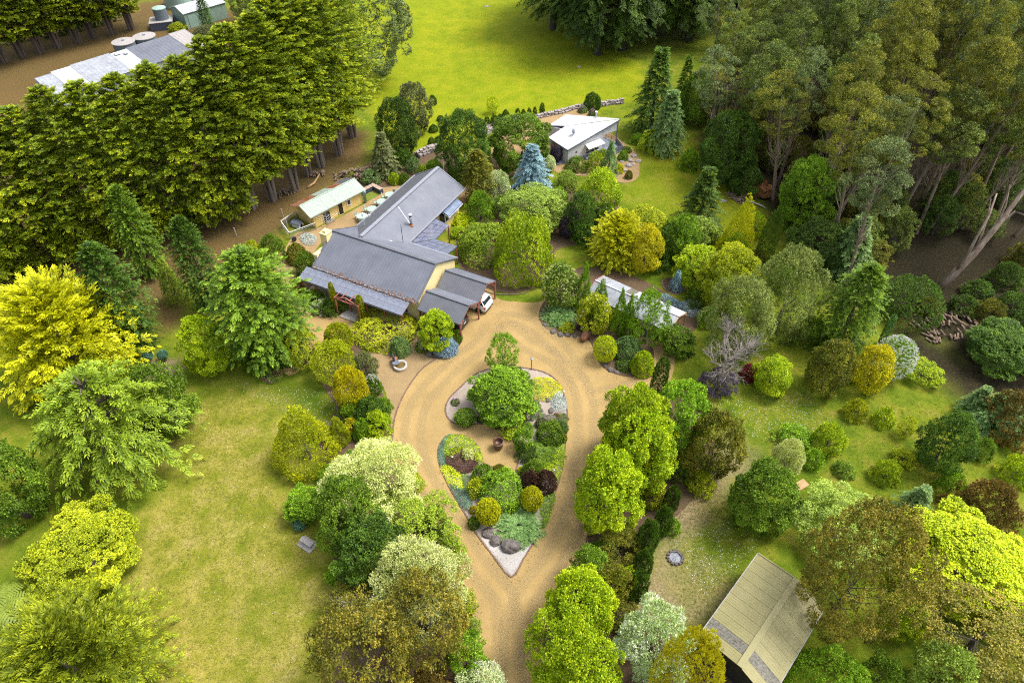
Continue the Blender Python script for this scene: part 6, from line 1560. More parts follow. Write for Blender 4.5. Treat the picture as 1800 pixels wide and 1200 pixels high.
 ('spike', 'gold', 1037, 374, 1134, 508, 'golden_tree', 'tree', 'large golden conifer dome behind the tin shed'),
 ('broad', 'orange', 1106, 398, 1166, 520, 'golden_tree', 'tree', 'orange gold leafed tree with pale trunk behind the tin shed'),
 ('broad', 'yellowgreen', 1098, 362, 1172, 430, 'leafy_tree', 'tree', 'yellow green tree with white blooms behind the golden trees'),
 ('broad', 'deep', 1155, 395, 1204, 470, 'dark_tree', 'tree', 'deep green tree right of the orange gold tree'),
 ('broad', 'bright', 1168, 378, 1232, 462, 'leafy_tree', 'tree', 'bright green tree above the drooping feather grass'),
 ('broad', 'light', 1195, 380, 1262, 440, 'leafy_tree', 'tree', 'silvery green tree below the lone dark pine'),
 ('maple', 'lime', 1186, 432, 1268, 510, 'leafy_tree', 'tree', 'lime green spreading tree beside the mulch ring'),
 ('maple', 'yellowgreen', 1226, 432, 1336, 552, 'leafy_tree', 'tree', 'yellow green spreading tree left of the birch'),
 ('broad', 'bright', 1268, 412, 1316, 470, 'leafy_tree', 'tree', 'fresh green tree in front of the golden conifer cone'),
 ('birch', 'birch', 1318, 438, 1456, 618, 'birch_tree', 'tree', 'broad silvery green birch tree'),
 ('birch', 'birch', 1236, 488, 1360, 645, 'birch_tree', 'tree', 'duller grey green birch behind the dead tree'),
 ('lawson', 'green', 1438, 468, 1560, 622, 'conifer', 'tree', 'dense green conifer right of the birch'),
 ('clip', 'deep', 1538, 484, 1658, 582, 'dense_dome', 'tree', 'dense rounded dark green tree at the forest edge'),
 ('fir', 'greygreen', 1442, 382, 1524, 496, 'conifer', 'tree', 'loose grey green conifer behind the birch'),
 ('broad', 'gumgold', 1416, 598, 1506, 698, 'fruit_tree', 'tree', 'olive gold fruit tree on the lawn beside the dead branch'),
 ('broad', 'orange', 1498, 608, 1574, 698, 'fruit_tree', 'tree', 'golden brown fruit tree beside the white dogwood'),
 ('broad', 'green', 1440, 590, 1520, 650, 'leafy_tree', 'tree', 'dark green shrubby tree behind the two fruit trees'),
 ('loose', 'bright', 1534, 592, 1612, 670, 'dogwood', 'tree', 'white blossoming dogwood behind the golden fruit tree', None, 0, None, None, ('white', 6.0)),
 ('loose', 'lime', 1592, 630, 1658, 678, 'sapling', 'tree', 'spindly lime sapling right of the white dogwood'),
 ('broad', 'lime', 1324, 626, 1394, 696, 'lime_shrub', 'shrub', 'lime green bush right of the dead tree'),
 ('pencil', 'juniper', 1545, 555, 1575, 605, 'leaning_conifer', 'shrub', 'slim pale green conifer under the dense dark dome tree'),
 ('shrub', 'goldgreen', 1482, 702, 1526, 750, 'round_bush', 'shrub', 'round gold green bush on the orchard lawn'),
 ('shrub', 'lime', 1533, 718, 1572, 760, 'round_bush', 'shrub', 'lime bush right of the gold green bush on the lawn'),
 ('loose', 'yellowgreen', 1578, 734, 1614, 772, 'thin_bush', 'shrub', 'thin yellow green bush at the right of the orchard lawn'),
 ('shrub', 'bright', 1363, 746, 1427, 800, 'round_bush', 'shrub', 'fresh green bush left of its twin above the variegated ball'),
 ('shrub', 'lime', 1423, 744, 1486, 804, 'round_bush', 'shrub', 'fresh lime bush right of its twin on the orchard lawn'),
 ('tuftegg', 'cream', 1355, 773, 1414, 836, 'variegated_ball', 'shrub', 'cream edged round conifer on the orchard lawn'),
 ('shrub', 'bright', 1408, 790, 1446, 834, 'round_bush', 'shrub', 'small green bush right of the cream edged conifer'),
 ('shrub', 'green', 1464, 812, 1502, 844, 'round_bush', 'shrub', 'small darker bush on a bare patch of the lawn'),
 ('shrub', 'lime', 1530, 808, 1582, 858, 'round_bush', 'shrub', 'lime rounded bush low on the orchard lawn'),
 ('shrub', 'yellowgreen', 1565, 788, 1609, 824, 'round_bush', 'shrub', 'yellow green bush beside the dark leafy tree'),
 ('broad', 'deep', 1610, 726, 1722, 842, 'dark_leafy_tree', 'tree', 'dark green leafy tree at the right of the orchard lawn'),
 ('fir', 'juniper', 1698, 696, 1795, 775, 'light_conifer', 'tree', 'light green open conifer above the rusty brown shrub'),
 ('spruce', 'greygreen', 1684, 682, 1738, 738, 'blue_conifer', 'shrub', 'small grey green conifer at the forest corner'),
 ('shrub', 'brownred', 1712, 688, 1830, 850, 'rusty_shrub', 'tree', 'rusty brown bushy tree beside the light green conifer'),
 ('shrub', 'lime', 1753, 800, 1822, 872, 'lime_shrub', 'shrub', 'lime bush below the rusty brown tree'),
 ('broad', 'deep', 1695, 560, 1840, 660, 'dark_tree', 'tree', 'dark evergreen at the forest corner above the small grey green conifer'),
 # bottom right
 ('maple', 'green', 1283, 810, 1406, 942, 'leafy_tree', 'tree', 'mid green leafy tree above the olive shed'),
 ('birch', 'light', 1395, 848, 1568, 930, 'grey_green_tree', 'tree', 'pale grey green tree behind the rusty gum'),
 ('maple', 'limehot', 1586, 886, 1830, 1085, 'lime_tree', 'tree', 'glowing yellow lime tree beside the rusty gum'),
 ('shrub', 'brownred', 1652, 846, 1795, 915, 'red_green_shrub', 'shrub', 'green shrub with red tinged leaves above the glowing lime tree'),
 ('spruce', 'greygreen', 1572, 858, 1632, 920, 'teal_conifer', 'shrub', 'dull green conifer poking out above the glowing lime tree'),
 ('gumfull', 'rust', 1400, 880, 1645, 1180, 'gum_tree', 'tree', 'rusty olive gum spreading over the olive shed roof'),
 ('gumfull', 'rust', 1610, 1010, 1860, 1300, 'gum_tree', 'tree', 'rusty olive gum below the glowing lime tree'),
 ('clip', 'bright', 1376, 1138, 1530, 1245, 'round_bush', 'shrub', 'dense bright green mound beside the olive shed'),
 ('broad', 'lime', 1545, 1040, 1632, 1135, 'leafy_tree', 'tree', 'fresh green understorey tree between the two rusty gums'),
 ('broad', 'light', 1600, 1130, 1720, 1230, 'leafy_tree', 'tree', 'pale green understorey bush below the second rusty gum'),
 # avenue east of the drive
 ('maple', 'lime', 1010, 790, 1132, 968, 'maple_tree', 'tree', 'lime green maple overhanging the drive, lowest of its clump'),
 ('maple', 'lime', 1060, 722, 1186, 900, 'maple_tree', 'tree', 'largest lime green maple in the middle of its clump by the drive'),
 ('maple', 'lime', 1052, 678, 1180, 850, 'maple_tree', 'tree', 'lime maple behind the largest one near the gravel turning'),
 ('maple', 'bright', 1138, 672, 1250, 860, 'maple_tree', 'tree', 'broad leaved fresh green maple beside the dark yew tree'),
 ('broad', 'olive', 1202, 722, 1308, 882, 'dark_yew_tree', 'tree', 'dark olive tree with golden tips right of the maples'),
 ('shrub', 'yellowgreen', 1208, 826, 1256, 886, 'leafy_shrub', 'shrub', 'yellow green bush at the foot of the dark olive tree'),
 ('maple', 'lime', 962, 994, 1078, 1140, 'maple_tree', 'tree', 'lime maple at the bottom of the drive, upper of two'),
 ('loose', 'lime', 924, 1060, 1060, 1230, 'young_maple', 'tree', 'airy lime maple leaning over the bottom of the drive'),
 ('maple', 'lime', 960, 1110, 1095, 1300, 'maple_tree', 'tree', 'lime maple below the airy leaning one at the drive'),
 ('loose', 'gumgold', 1058, 1048, 1122, 1110, 'golden_shrub', 'shrub', 'orange gold bush behind the leaning maple'),
 ('broad', 'green', 1002, 960, 1068, 1060, 'leafy_shrub', 'shrub', 'mixed green bush beside the drive between the maples'),
 ('loose', 'olive', 1045, 925, 1125, 1005, 'twiggy_shrub', 'shrub', 'thin olive twiggy shrub below the largest maple'),
 ('loose', 'olive', 1040, 990, 1110, 1090, 'twiggy_shrub', 'shrub', 'dark yellow tinged shrub beside the column conifers'),
 ('loose', 'lime', 1075, 995, 1118, 1050, 'leafy_shrub', 'shrub', 'small fresh green sapling beside the lowest column conifer'),
 ('tuftegg', 'deep', 1103, 1004, 1140, 1078, 'column_conifer', 'shrub', 'lowest dark column conifer along the bare ground'),
 ('tuftegg', 'deep', 1112, 968, 1147, 1022, 'column_conifer', 'shrub', 'second dark column conifer above the lowest one'),
 ('tuftegg', 'deep', 1118, 916, 1158, 980, 'column_conifer', 'shrub', 'middle dark column conifer by the fire pit'),
 ('tuftegg', 'deep', 1148, 892, 1182, 950, 'column_conifer', 'shrub', 'fourth dark column conifer beside the bare ground'),
 ('tuftegg', 'dark', 1165, 855, 1195, 912, 'column_conifer', 'shrub', 'topmost dark column conifer under the maples'),
 ('shrub', 'bright', 1168, 912, 1196, 942, 'leafy_shrub', 'shrub', 'small fresh bush at the edge of the bare ground'),
 ('cloud', 'mintg', 1076, 1058, 1214, 1250, 'white_flowering_tree', 'tree', 'white flowering tree at the bottom of the drive'),
 ('tuftegg', 'orange', 1142, 1110, 1272, 1290, 'golden_conifer', 'tree', 'golden bushy conifer beside the olive shed gable'),
 # forest margin
 ('broad', 'bright', 1366, 282, 1474, 410, 'forest_edge_tree', 'tree', 'bright dark green dome tree at the gum forest edge'),
 ('broad', 'deep', 1232, 200, 1336, 330, 'forest_edge_tree', 'tree', 'dark green tree under the gums left of the root ball'),
 ('broad', 'green', 1196, 130, 1258, 250, 'forest_edge_tree', 'tree', 'mid green tree between the firs and the gum forest'),
 ('broad', 'dark', 1385, 385, 1500, 480, 'forest_edge_tree', 'tree', 'black green scrub below the forest edge dome tree'),
 ('broad', 'deep', 1275, 285, 1340, 345, 'forest_edge_tree', 'shrub', 'leafy understorey bush beside the upturned root ball'),
]
for row_ in T: plant(*row_)

# ---- ground-cover mats: leafy carpets that follow their own outline
def mat_plant(pal, name, cat, label, px, hgt=.32, ls=.10, style=0):
    w = smooth_poly(px, n=4); c = w.mean(0); rng = np.random.default_rng(int(abs(c[0] * 131 + c[1] * 17)))
    lo, hi = w.min(0), w.max(0); area = (hi - lo).prod()
    q = rng.uniform(lo, hi, (int(area * 520), 2)); d = -sdist(q, w); q, d = q[d > -.06], d[d > -.06]
    s = .45; gx_, gy_ = np.floor(q[:, 0] / s), np.floor(q[:, 1] / s)
    cell = np.sin(gx_ * 12.99 + gy_ * 78.2) * 43758.5; cell = cell - np.floor(cell)
    bump = (np.sin(q[:, 0] * 5.1 + 1.3 * np.sin(q[:, 1] * 4.3)) * np.cos(q[:, 1] * 5.7 + 1.1 * np.sin(q[:, 0] * 3.7)) + 1) / 2
    z = hgt * np.clip((d + .06) / .45, 0.08, 1) ** .6 * (.55 + .45 * bump) * rng.uniform(.55, 1.05, len(q))
    a = rng.uniform(0, 6.283, len(q)); ax = np.stack([np.cos(a), np.sin(a), rng.uniform(.0, .8, len(q))], -1)
    me = leaf_mesh('mat_foliage', np.stack([q[:, 0] - c[0], q[:, 1] - c[1], z], -1), ax, np.tile([0, 0, 1.], (len(q), 1)) + rng.normal(size=(len(q), 3)) * .5, ls * rng.uniform(.7, 1.4, len(q)), ls * .45, np.clip(.35 + .3 * bump + rng.uniform(-.25, .25, len(q)) , .02, .98))
    o = link(name, me, None, PAL[pal]); o.location = (c[0], c[1], .02)
    return tag(o, label, cat)
for pal, name, cat, label, px in (
    ('gold', 'gold_ground_cover', 'ground cover', 'bright yellow ground cover spreading at the right of the island tree', [(925, 690), (930, 672), (945, 664), (968, 666), (983, 676), (988, 690), (975, 702), (955, 706), (935, 700)]),
    ('silver', 'silver_ground_cover', 'ground cover', 'silver ground cover mat at the island edge beside the rockery', [(968, 706), (972, 692), (984, 688), (993, 700), (996, 716), (988, 724), (976, 722)]),
    ('lime', 'lime_ground_cover', 'ground cover', 'lime green ground cover along the right island edge', [(940, 806), (960, 796), (980, 788), (992, 782), (990, 812), (984, 838), (976, 852), (965, 842), (948, 826)]),
    ('lime', 'green_ground_cover', 'ground cover', 'mid green ground cover on the left lobe of the island', [(785, 768), (806, 765), (824, 771), (840, 785), (848, 803), (847, 814), (830, 812), (800, 812), (782, 806), (778, 790)]),
    ('teal', 'teal_ground_cover', 'ground cover', 'teal ground cover along the upper left island edge', [(784, 768), (795, 765), (786, 785), (784, 805), (788, 818), (776, 820), (771, 800), (773, 784)]),
    ('limehot', 'lime_ground_cover', 'ground cover', 'acid lime ground cover on the left island edge', [(775, 820), (790, 818), (806, 828), (815, 842), (812, 862), (800, 858), (788, 848)]),
    ('teal', 'teal_ground_cover', 'ground cover', 'teal ground cover along the lower left island edge', [(791, 852), (804, 856), (818, 862), (830, 880), (828, 892), (816, 897), (802, 876)]),
    ('greygreen', 'grey_ground_cover', 'ground cover', 'grey green juniper between lime and teal ground covers', [(808, 838), (822, 834), (834, 846), (834, 868), (826, 872), (814, 856)]),
    ('bright', 'green_ground_cover', 'ground cover', 'fresh green ground cover right of the golden ball', [(950, 880), (962, 868), (976, 868), (970, 895), (958, 925), (950, 928), (952, 905)]),
    ('silver', 'silver_bush', 'shrub', 'silvery blue low bush behind the open end of the tin shed', [(1196, 545), (1200, 532), (1218, 528), (1236, 538), (1238, 552), (1222, 558), (1206, 554)]),
    ('blue', 'blue_ground_cover', 'ground cover', 'row of blue grey plants behind the tin shed roof', [(1158, 520), (1170, 518), (1185, 526), (1200, 534), (1210, 542), (1200, 548), (1182, 538), (1165, 528)]),
    ('silver', 'ground_cover', 'ground cover', 'silvery ground cover cushion below the dog pen', [(527, 420), (535, 412), (548, 412), (557, 420), (552, 430), (538, 431)]),
    ): mat_plant(pal, name, cat, label, px)
plant('shrub', 'green', 547, 526, 587, 556, 'flowering_shrub', 'shrub', 'pale pink flowering shrub in front of the veranda', flowers=('pink', 1.5))
for pal, x0, y0, x1, y1, lb in (('magenta', 459, 648, 497, 674, 'magenta azalea at the top of the dry lawn'), ('lilac', 793, 700, 808, 713, 'small patch of violet flowers on the left island shoulder'),
        ('lilac', 958, 728, 980, 746, 'pink and violet flowers below the rockery stones'), ('magenta', 972, 726, 984, 737, 'small crimson flowers beside the violet ones'), ('maroon', 926, 697, 939, 708, 'small maroon plant beside the gold ground cover'),
        ('flame', 982, 762, 996, 778, 'small orange flowers at the right island edge'), ('peach', 730, 597, 754, 620, 'peach flowering shrub beside the lime shrub'), ('peach', 664, 728, 688, 746, 'pale peach blooms over the lime leafy shrub'),
        ('white', 640, 660, 672, 702, 'white dotted flowering shrub below the grey green bush'), ('lilac', 1016, 186, 1032, 200, 'lavender clump behind the cottage roof'), ('lilac', 1034, 192, 1048, 206, 'lavender clump beside the cottage flue'), ('maroon', 1300, 640, 1332, 672, 'dark red leaved bush under the dead tree')):
    plant('clip', 'maroon' if pal == 'maroon' else 'green', x0, y0, x1, y1, 'flowering_plant', 'flowers', lb, flowers=None if pal == 'maroon' else (pal, 2.0))
for x0, y0, x1, y1 in ((640, 755, 662, 800), (655, 768, 678, 802)): plant('shrub', 'lime', x0, y0, x1, y1, 'leafy_shrub', 'shrub', 'lime shrub tucked between the brick line and the cream tree', 'lime shrubs above the cream tree')
CONR = [(842, 862, 209), (856, 866, 207), (869, 868, 203), (879, 874, 202), (889, 884, 194), (910, 912, 192), (920, 922, 193), (930, 932, 191), (940, 942, 189), (953, 955, 182)]
for i, (x, _, y) in enumerate(CONR):
    w_ = (14, 13, 14, 12, 13, 10, 9, 8, 7, 9)[i]
    plant('tuftegg', 'deep', x - w_ / 2, y, x + w_ / 2, y + (24, 22, 24, 20, 22, 18, 16, 15, 14, 18)[i], 'clipped_conifer', 'shrub', 'small clipped dark conifer in the row along the paddock wall', 'conifers in a row along the paddock wall')
for x0, y0, x1, y1 in ((754, 168, 768, 186), (768, 203, 781, 214), (754, 219, 770, 234), (796, 196, 814, 210), (752, 242, 766, 262), (763, 240, 778, 256)):
    plant('clip', 'deep', x0, y0, x1, y1, 'paddock_shrub', 'shrub', 'small dark shrub planted alone in the paddock grass', 'young shrubs in the paddock')
FILL = (
 ('leafy border shrub packed between the trees left of the drive', 'shrubs filling the border left of the drive', ((600, 790, 650, 835, 'green'), (560, 815, 610, 862, 'bright'), (700, 830, 745, 872, 'yellowgreen'), (660, 700, 690, 730, 'green'), (735, 890, 790, 945, 'deep'), (640, 1000, 700, 1050, 'deep'), (575, 985, 630, 1030, 'bright'), (770, 950, 812, 995, 'feather'), (812, 1085, 846, 1120, 'light'), (596, 700, 640, 745, 'bright'))),
 ('leafy border shrub packed under the maples right of the drive', 'shrubs filling the border right of the drive', ((1040, 945, 1085, 990, 'bright'), (1085, 930, 1125, 975, 'olive'), (1125, 850, 1170, 900, 'yellowgreen'), (1060, 1020, 1105, 1065, 'gumgold'), (1020, 1040, 1060, 1085, 'green'), (1165, 800, 1215, 850, 'green'), (1080, 1080, 1120, 1120, 'green'))),
 ('mixed green shrub between the larger trees of the eastern garden', 'shrubs of the eastern garden', ((1205, 500, 1250, 545, 'green'), (1225, 540, 1262, 580, 'bright'), (1180, 590, 1222, 630, 'deep'), (1140, 440, 1180, 480, 'deep'), (1310, 440, 1350, 485, 'olive'), (1395, 560, 1450, 615, 'green'), (1350, 470, 1395, 520, 'bright'), (1240, 405, 1280, 445, 'light'), (1440, 440, 1500, 490, 'deep'), (1700, 770, 1750, 815, 'green'), (1640, 830, 1700, 870, 'bright'), (1555, 1000, 1610, 1050, 'lime'), (1510, 1150, 1590, 1210, 'green'))),
 ('leafy shrub crowded into the bed between the homestead and cottage', 'shrubs between homestead and cottage', ((860, 345, 905, 385, 'green'), (960, 330, 1000, 372, 'bright'), (930, 300, 965, 335, 'green'), (975, 300, 1015, 340, 'light'), (840, 300, 872, 335, 'deep'), (1005, 400, 1035, 430, 'green'), (820, 415, 858, 448, 'bright'), (690, 262, 728, 300, 'deep'))),
)
for lb, gr, bx in FILL:
    for x0, y0, x1, y1, pl in bx: plant('shrub', pl, x0, y0, x1, y1, 'border_shrub', 'shrub', lb, gr)
# topiary standards on the bare ring
for x, y in ((264, 634), (290, 632)):
    p = P(x, y); o = empty('topiary_standard', (p[0], p[1], 0)); tag(o, 'small clipped blue green ball on a bare stem in the bare soil ring', 'topiary', 'pair of topiary standards')
    MB().tube([(0, 0, 0), (.02, 0, .5)], .04, 6).build('stem', M_BARK, o)
    cm, _ = proto('orb', .45); c = link('crown', cm, o, PAL['teal']); c.location.z = .35; c.scale = (.48, .48, .75)
# tree ferns in the left corner
def fern(X, Y, z0, R, label):
    o = empty('tree_fern', (X, Y, 0)); tag(o, label, 'fern', 'tree ferns in the lawn corner')
    MB().tube([(0, 0, 0), (.05, 0, z0)], [.16, .12], 8).build('trunk', M_BARKD, o)
    rr = random.Random(int(X * 10)); n = 13
    for k in range(n):
        a = k * 6.283 / n + rr.uniform(-.15, .15); mb = MB(); L = R * rr.uniform(.85, 1.1)
        pts = [Vector((L * u * math.cos(a), L * u * math.sin(a), z0 + L * (.55 * u - .75 * u * u))) for u in np.linspace(.03, 1, 14)]
        sd = Vector((-math.sin(a), math.cos(a), 0))
        for i in range(13):
            w_ = L * .20 * math.sin(math.pi * min(1, (i + 1.2) / 13.5)) + .02; f = (pts[i + 1] - pts[i])
            for sgn in (-1, 1): mb.add([pts[i], pts[i] + f * .8, pts[i] + f * .9 + sd * sgn * w_ - Vector((0, 0, .10 * w_)), pts[i] + f * .35 + sd * sgn * w_ * .95 - Vector((0, 0, .10 * w_))], [(0, 1, 2, 3) if sgn < 0 else (3, 2, 1, 0)])
        f_ = mb.build('frond', M_FERN, o)
M_FERN = surf('fern_frond', (.10, .15, .010), (.20, .25, .022), 3, .6)
for x, y in ((10, 1105), (30, 1085), (-20, 1165)):
    p = P(x, y, 0); fern(p[0], p[1], 2.2, 2.3, 'lime tree fern with arching fronds beside the spreading conifer')

# ---- the bare dead tree and other bare wood
def bare_tree(name, base, h, spread, label, mat, seed, levels=4, lean=(0, 0), trunk_r=.22, cat='tree', nsub=4):
    rr = random.Random(seed); o = empty(name, base); tag(o, label, cat); tr, bx = MB(), MB()
    def grow(p, d, L, r, lv):
        q = p + d * L * .5 + Vector((rr.uniform(-.08, .08), rr.uniform(-.08, .08), rr.uniform(-.03, .06))) * L; e = p + d * L + Vector((rr.uniform(-.1, .1), rr.uniform(-.1, .1), 0)) * L
        (tr if lv == levels else bx).tube([p, q, e], [r, r * .8, r * .55], 6 if lv > 2 else 4, cap=False)
        if lv == 0: return
        for _ in range(nsub if lv > 1 else nsub - 1):
            nd = (d + Vector((rr.uniform(-1, 1), rr.uniform(-1, 1), rr.uniform(-.35, .6))) * spread).normalized()
            grow(p.lerp(e, rr.uniform(.45, 1.0)), nd, L * rr.uniform(.55, .8), r * .55, lv - 1)
    grow(Vector((0, 0, -.05)), Vector((lean[0], lean[1], 1)).normalized(), h * .38, trunk_r, levels)
    tr.build('trunk', mat, o, True); bx.build('branches', mat, o, True)
    return o
M_DEAD = surf('grey_dead_wood', (.15, .125, .108), (.34, .30, .265), 4, .9)
bare_tree('dead_tree', gnd(V(1260, 682)), 10.0, 1.05, 'bare dead tree with tangled grey branches beside the birch', M_DEAD, 4, 5, (.1, .1), .26)
plant('loose', 'plum', 1232, 645, 1300, 698, 'dark_plum_bush', 'shrub', 'dark plum leaved bush tangled under the dead tree')
bare_tree('dead_sapling', gnd(V(1483, 640)), 5.0, .7, 'small bare grey sapling behind the olive gold fruit tree', M_PALEWOOD, 9, 2, (.1, 0), .10, nsub=4)
bare_tree('bare_shrub', gnd(V(640, 1085)), 4.0, .9, 'tangle of bare pale twigs beside the dull olive tree', M_PALEWOOD, 12, 4, (0, 0), .12, nsub=4)
bare_tree('bare_twig', gnd(V(1262, 735)), 2.4, .5, 'thin bare stick sapling on the lawn above the maples', M_PALEWOOD, 3, 2, (0, 0), .04)
branch_obj([V(1316, 168, 6.0), V(1326, 155, 6.4), V(1334, 146, 6.6), V(1342, 131, 7.0)], .28, 'broken silver white dead tree stem sticking out of the gum forest', M_WHITE, 'broken_tree')

# ---- eucalypt forest
fp_ = wpoly(ZONES['w_for'][0]); rg = np.random.default_rng(21)
GUMLAB = {'gum': 'tall grey green gum tree crowded in the dark forest', 'gumgold': 'tall gum tree with golden olive crown in the forest', 'gumsil': 'tall gum tree with pale silvery crown in the forest', 'olive': 'olive crowned gum tree in the forest'}
n_g = 0
for gy_ in np.arange(40, 168, 4.3):
    for gx_ in np.arange(14, 112, 4.4):
        X, Y = gx_ + rg.uniform(-2, 2) + (gy_ % 11) * .25, gy_ + rg.uniform(-2, 2)
        d = sdist(np.array([[X, Y]]), fp_)[0]
        if d > -1.5 and not (Y > 140 and X > 45): continue
        if X > .62 * Y + 28 or (X > 40 and Y < 66): continue
        edge = d > -9
        if Y > 112 and rg.random() < .42: continue
        h = rg.uniform(18, 24) if not edge else rg.uniform(15, 21)
        if X < 34 and Y < 100: h *= .78
        e = prj(np.array([[X, Y, h]]))[0]
        if e[0] > 1960 or e[1] > 1100: continue
        b_ = prj(np.array([[X, Y, h * .5]]))[0]
        if b_[1] < -160: continue
        u = rg.random()
        gold = .5 if (e[0] > 1560 and e[1] < 140) else (.3 if e[0] < 1330 else .06)
        pal = 'gumgold' if u < gold else ('gumsil' if u > .78 else ('olive' if u > .68 else 'gum'))
        if n_g >= 290: continue
        put_plant(('gum', 'gum', 'gumrag')[n_g % 3], PAL[pal], X, Y, rg.uniform(2.5, 3.4) * (1.25 if Y > 115 else 1), h, 'gum_tree', GUMLAB[pal], 'tree', 'gum trees of the forest, ' + pal, int(rg.integers(3)), rg.uniform(0, 6.28), (rg.uniform(-.08, .03), rg.uniform(.02, .18)), M_BARKG)
        n_g += 1
print('gums', n_g)
# leaning pale-trunked gums at the forest front, seen bare against the dark
for x, y, h, lx, ly, R in ((1455, 330, 17, .22, .05, 4.0), (1350, 300, 17, .20, .0, 3.8), (1610, 380, 18, .25, .0, 3.6)):
    p = P(x, y); put_plant('gum', PAL['gum'], p[0], p[1], R, h, 'gum_tree', 'leaning gum with long bare pinkish trunk at the forest front', 'tree', 'leaning gums at the forest front', 1, x * .1, (-ly, lx), M_BARKG)
# the big bare-trunked gum leaning out of the forest front
lg = empty('gum_tree', gnd(V(1648, 508))); tag(lg, 'long bare pale gum trunk leaning far out of the forest front with forked limbs', 'tree')
_b = Vector(lg.location)
_p = [V(1648, 508, 0) - _b, V(1678, 480, 2.2) - _b, V(1712, 446, 4.6) - _b, V(1752, 398, 7.6) - _b, V(1800, 335, 11.0) - _b, V(1860, 270, 14.0) - _b]
MB().tube(_p, [.46, .40, .34, .27, .20, .10], 9).build('trunk', M_BARKG, lg, True)
for a_, pts, r_ in ((3, [(1785, 372, 8.4), (1800, 378, 9.0), (1850, 385, 9.6)], .17), (2, [(1725, 415, 6.4), (1735, 385, 8.4), (1742, 350, 10.4)], .13), (3, [(1768, 360, 9.6), (1775, 325, 11.6)], .12), (4, [(1830, 325, 11.8), (1860, 330, 12.4)], .10), (1, [(1700, 450, 4.6), (1716, 418, 6.8), (1738, 380, 9.0), (1752, 340, 11.0)], .20)):
    pp = [_p[a_]] + [V(*q) - _b for q in pts]; MB().tube(pp, [r_ * (1 - .75 * k / len(pp)) for k in range(len(pp))], 7).build('limb', M_BARKG, lg, True)
cm_, _ = proto('gum', 2.4, 1); c_ = link('crown', cm_, lg, PAL['gum']); c_.location = _p[5] + Vector((0, 0, -9.0)); c_.scale = (3.0, 3.0, 13.0)
# dark undergrowth between the trunks
for i in range(190):
    t = rg.random(); X, Y = 26 + 62 * rg.random(), 44 + 72 * rg.random()
    d = sdist(np.array([[X, Y]]), fp_)[0]
    if d > -1 or d < -24 or (X > 40 and Y < 63): continue
    put_plant('gumfull', PAL[('dark', 'gum', 'olive', 'gum')[i % 4]], X, Y, rg.uniform(1.6, 2.4), rg.uniform(3.0, 6.5), 'forest_scrub', 'dark leafy scrub growing between the gum trunks', 'shrub', 'undergrowth of the gum forest', 0, rg.uniform(0, 6), tree=True)
for i, (x, y, r_, h_) in enumerate(((1690, 545, 1.5, 1.7), (1735, 560, 1.8, 2.2), (1775, 545, 1.7, 2.0), (1800, 585, 1.8, 2.6), (1625, 545, 1.3, 1.5), (1715, 520, 1.6, 1.8), (1760, 500, 1.9, 2.6), (1800, 470, 2.2, 3.4), (1740, 610, 1.4, 1.6), (1785, 640, 1.6, 2.0))):
    p = P(x, y); put_plant('shrub', PAL[('dark', 'olive', 'deep')[i % 3]], p[0], p[1], r_, h_, 'forest_scrub', 'low dark scrub on the bare ground beneath the leaning gum trunk', 'shrub', 'low scrub beneath the leaning gum', 0, i, tree=False)
# big dark pines beyond the paddock
for i, (x, y, h) in enumerate(((972, 52, 24), (1050, 96, 25), (1094, 88, 24), (1000, 20, 24), (1140, 60, 25), (1185, 45, 24), (1090, 30, 26), (1245, 40, 22), (1050, 10, 24), (1020, 60, 25), (1130, 25, 25), (1210, 70, 22))):
    p = P(x, y); put_plant('pine', PAL['dark'], p[0], p[1], 7.4, h, 'pine_tree', 'huge dark pine with drooping boughs beyond the paddock', 'tree', 'dark pines beyond the paddock', i % 2, i * 1.1, (0, 0), M_BARKD)
bare = bare_tree('spreading_dead_tree', gnd(V(1290, 45)), 12, .9, 'black bare spreading tree beside the pines at the forest top', M_BARKD, 15, 4, (0, 0), .5)
# eucalypt at the paddock's left and trees by the far sheds
p = P(640, 150); put_plant('gumfull', PAL['gumsil'], p[0], p[1], 8.0, 17, 'gum_tree', 'spreading grey gum with pale branches at the top left of the paddock', 'tree', None, 1, 1.0, (0, .1), M_BARKP)
p = P(505, 60); put_plant('gumfull', PAL['birch'], p[0], p[1], 7, 15, 'gum_tree', 'pale olive gum behind the cypress row', 'tree', None, 0, 2.0)
p = P(452, 45); put_plant('gumfull', PAL['birch'], p[0], p[1], 5, 10, 'gum_tree', 'smaller pale olive gum beside the storage shed', 'tree', None, 0, 4.0)
plant('lawson', 'deep', 345, -5, 378, 58, 'conifer', 'tree', 'dark conifer in front of the pale green storage shed')
plant('shrub', 'yellowgreen', 296, 40, 330, 60, 'leafy_shrub', 'shrub', 'yellow green bush at the corner of the storage shed')
plant('shrub', 'greyolive', 335, 45, 395, 72, 'leafy_shrub', 'shrub', 'grey green scrub at the foot of the storage shed')

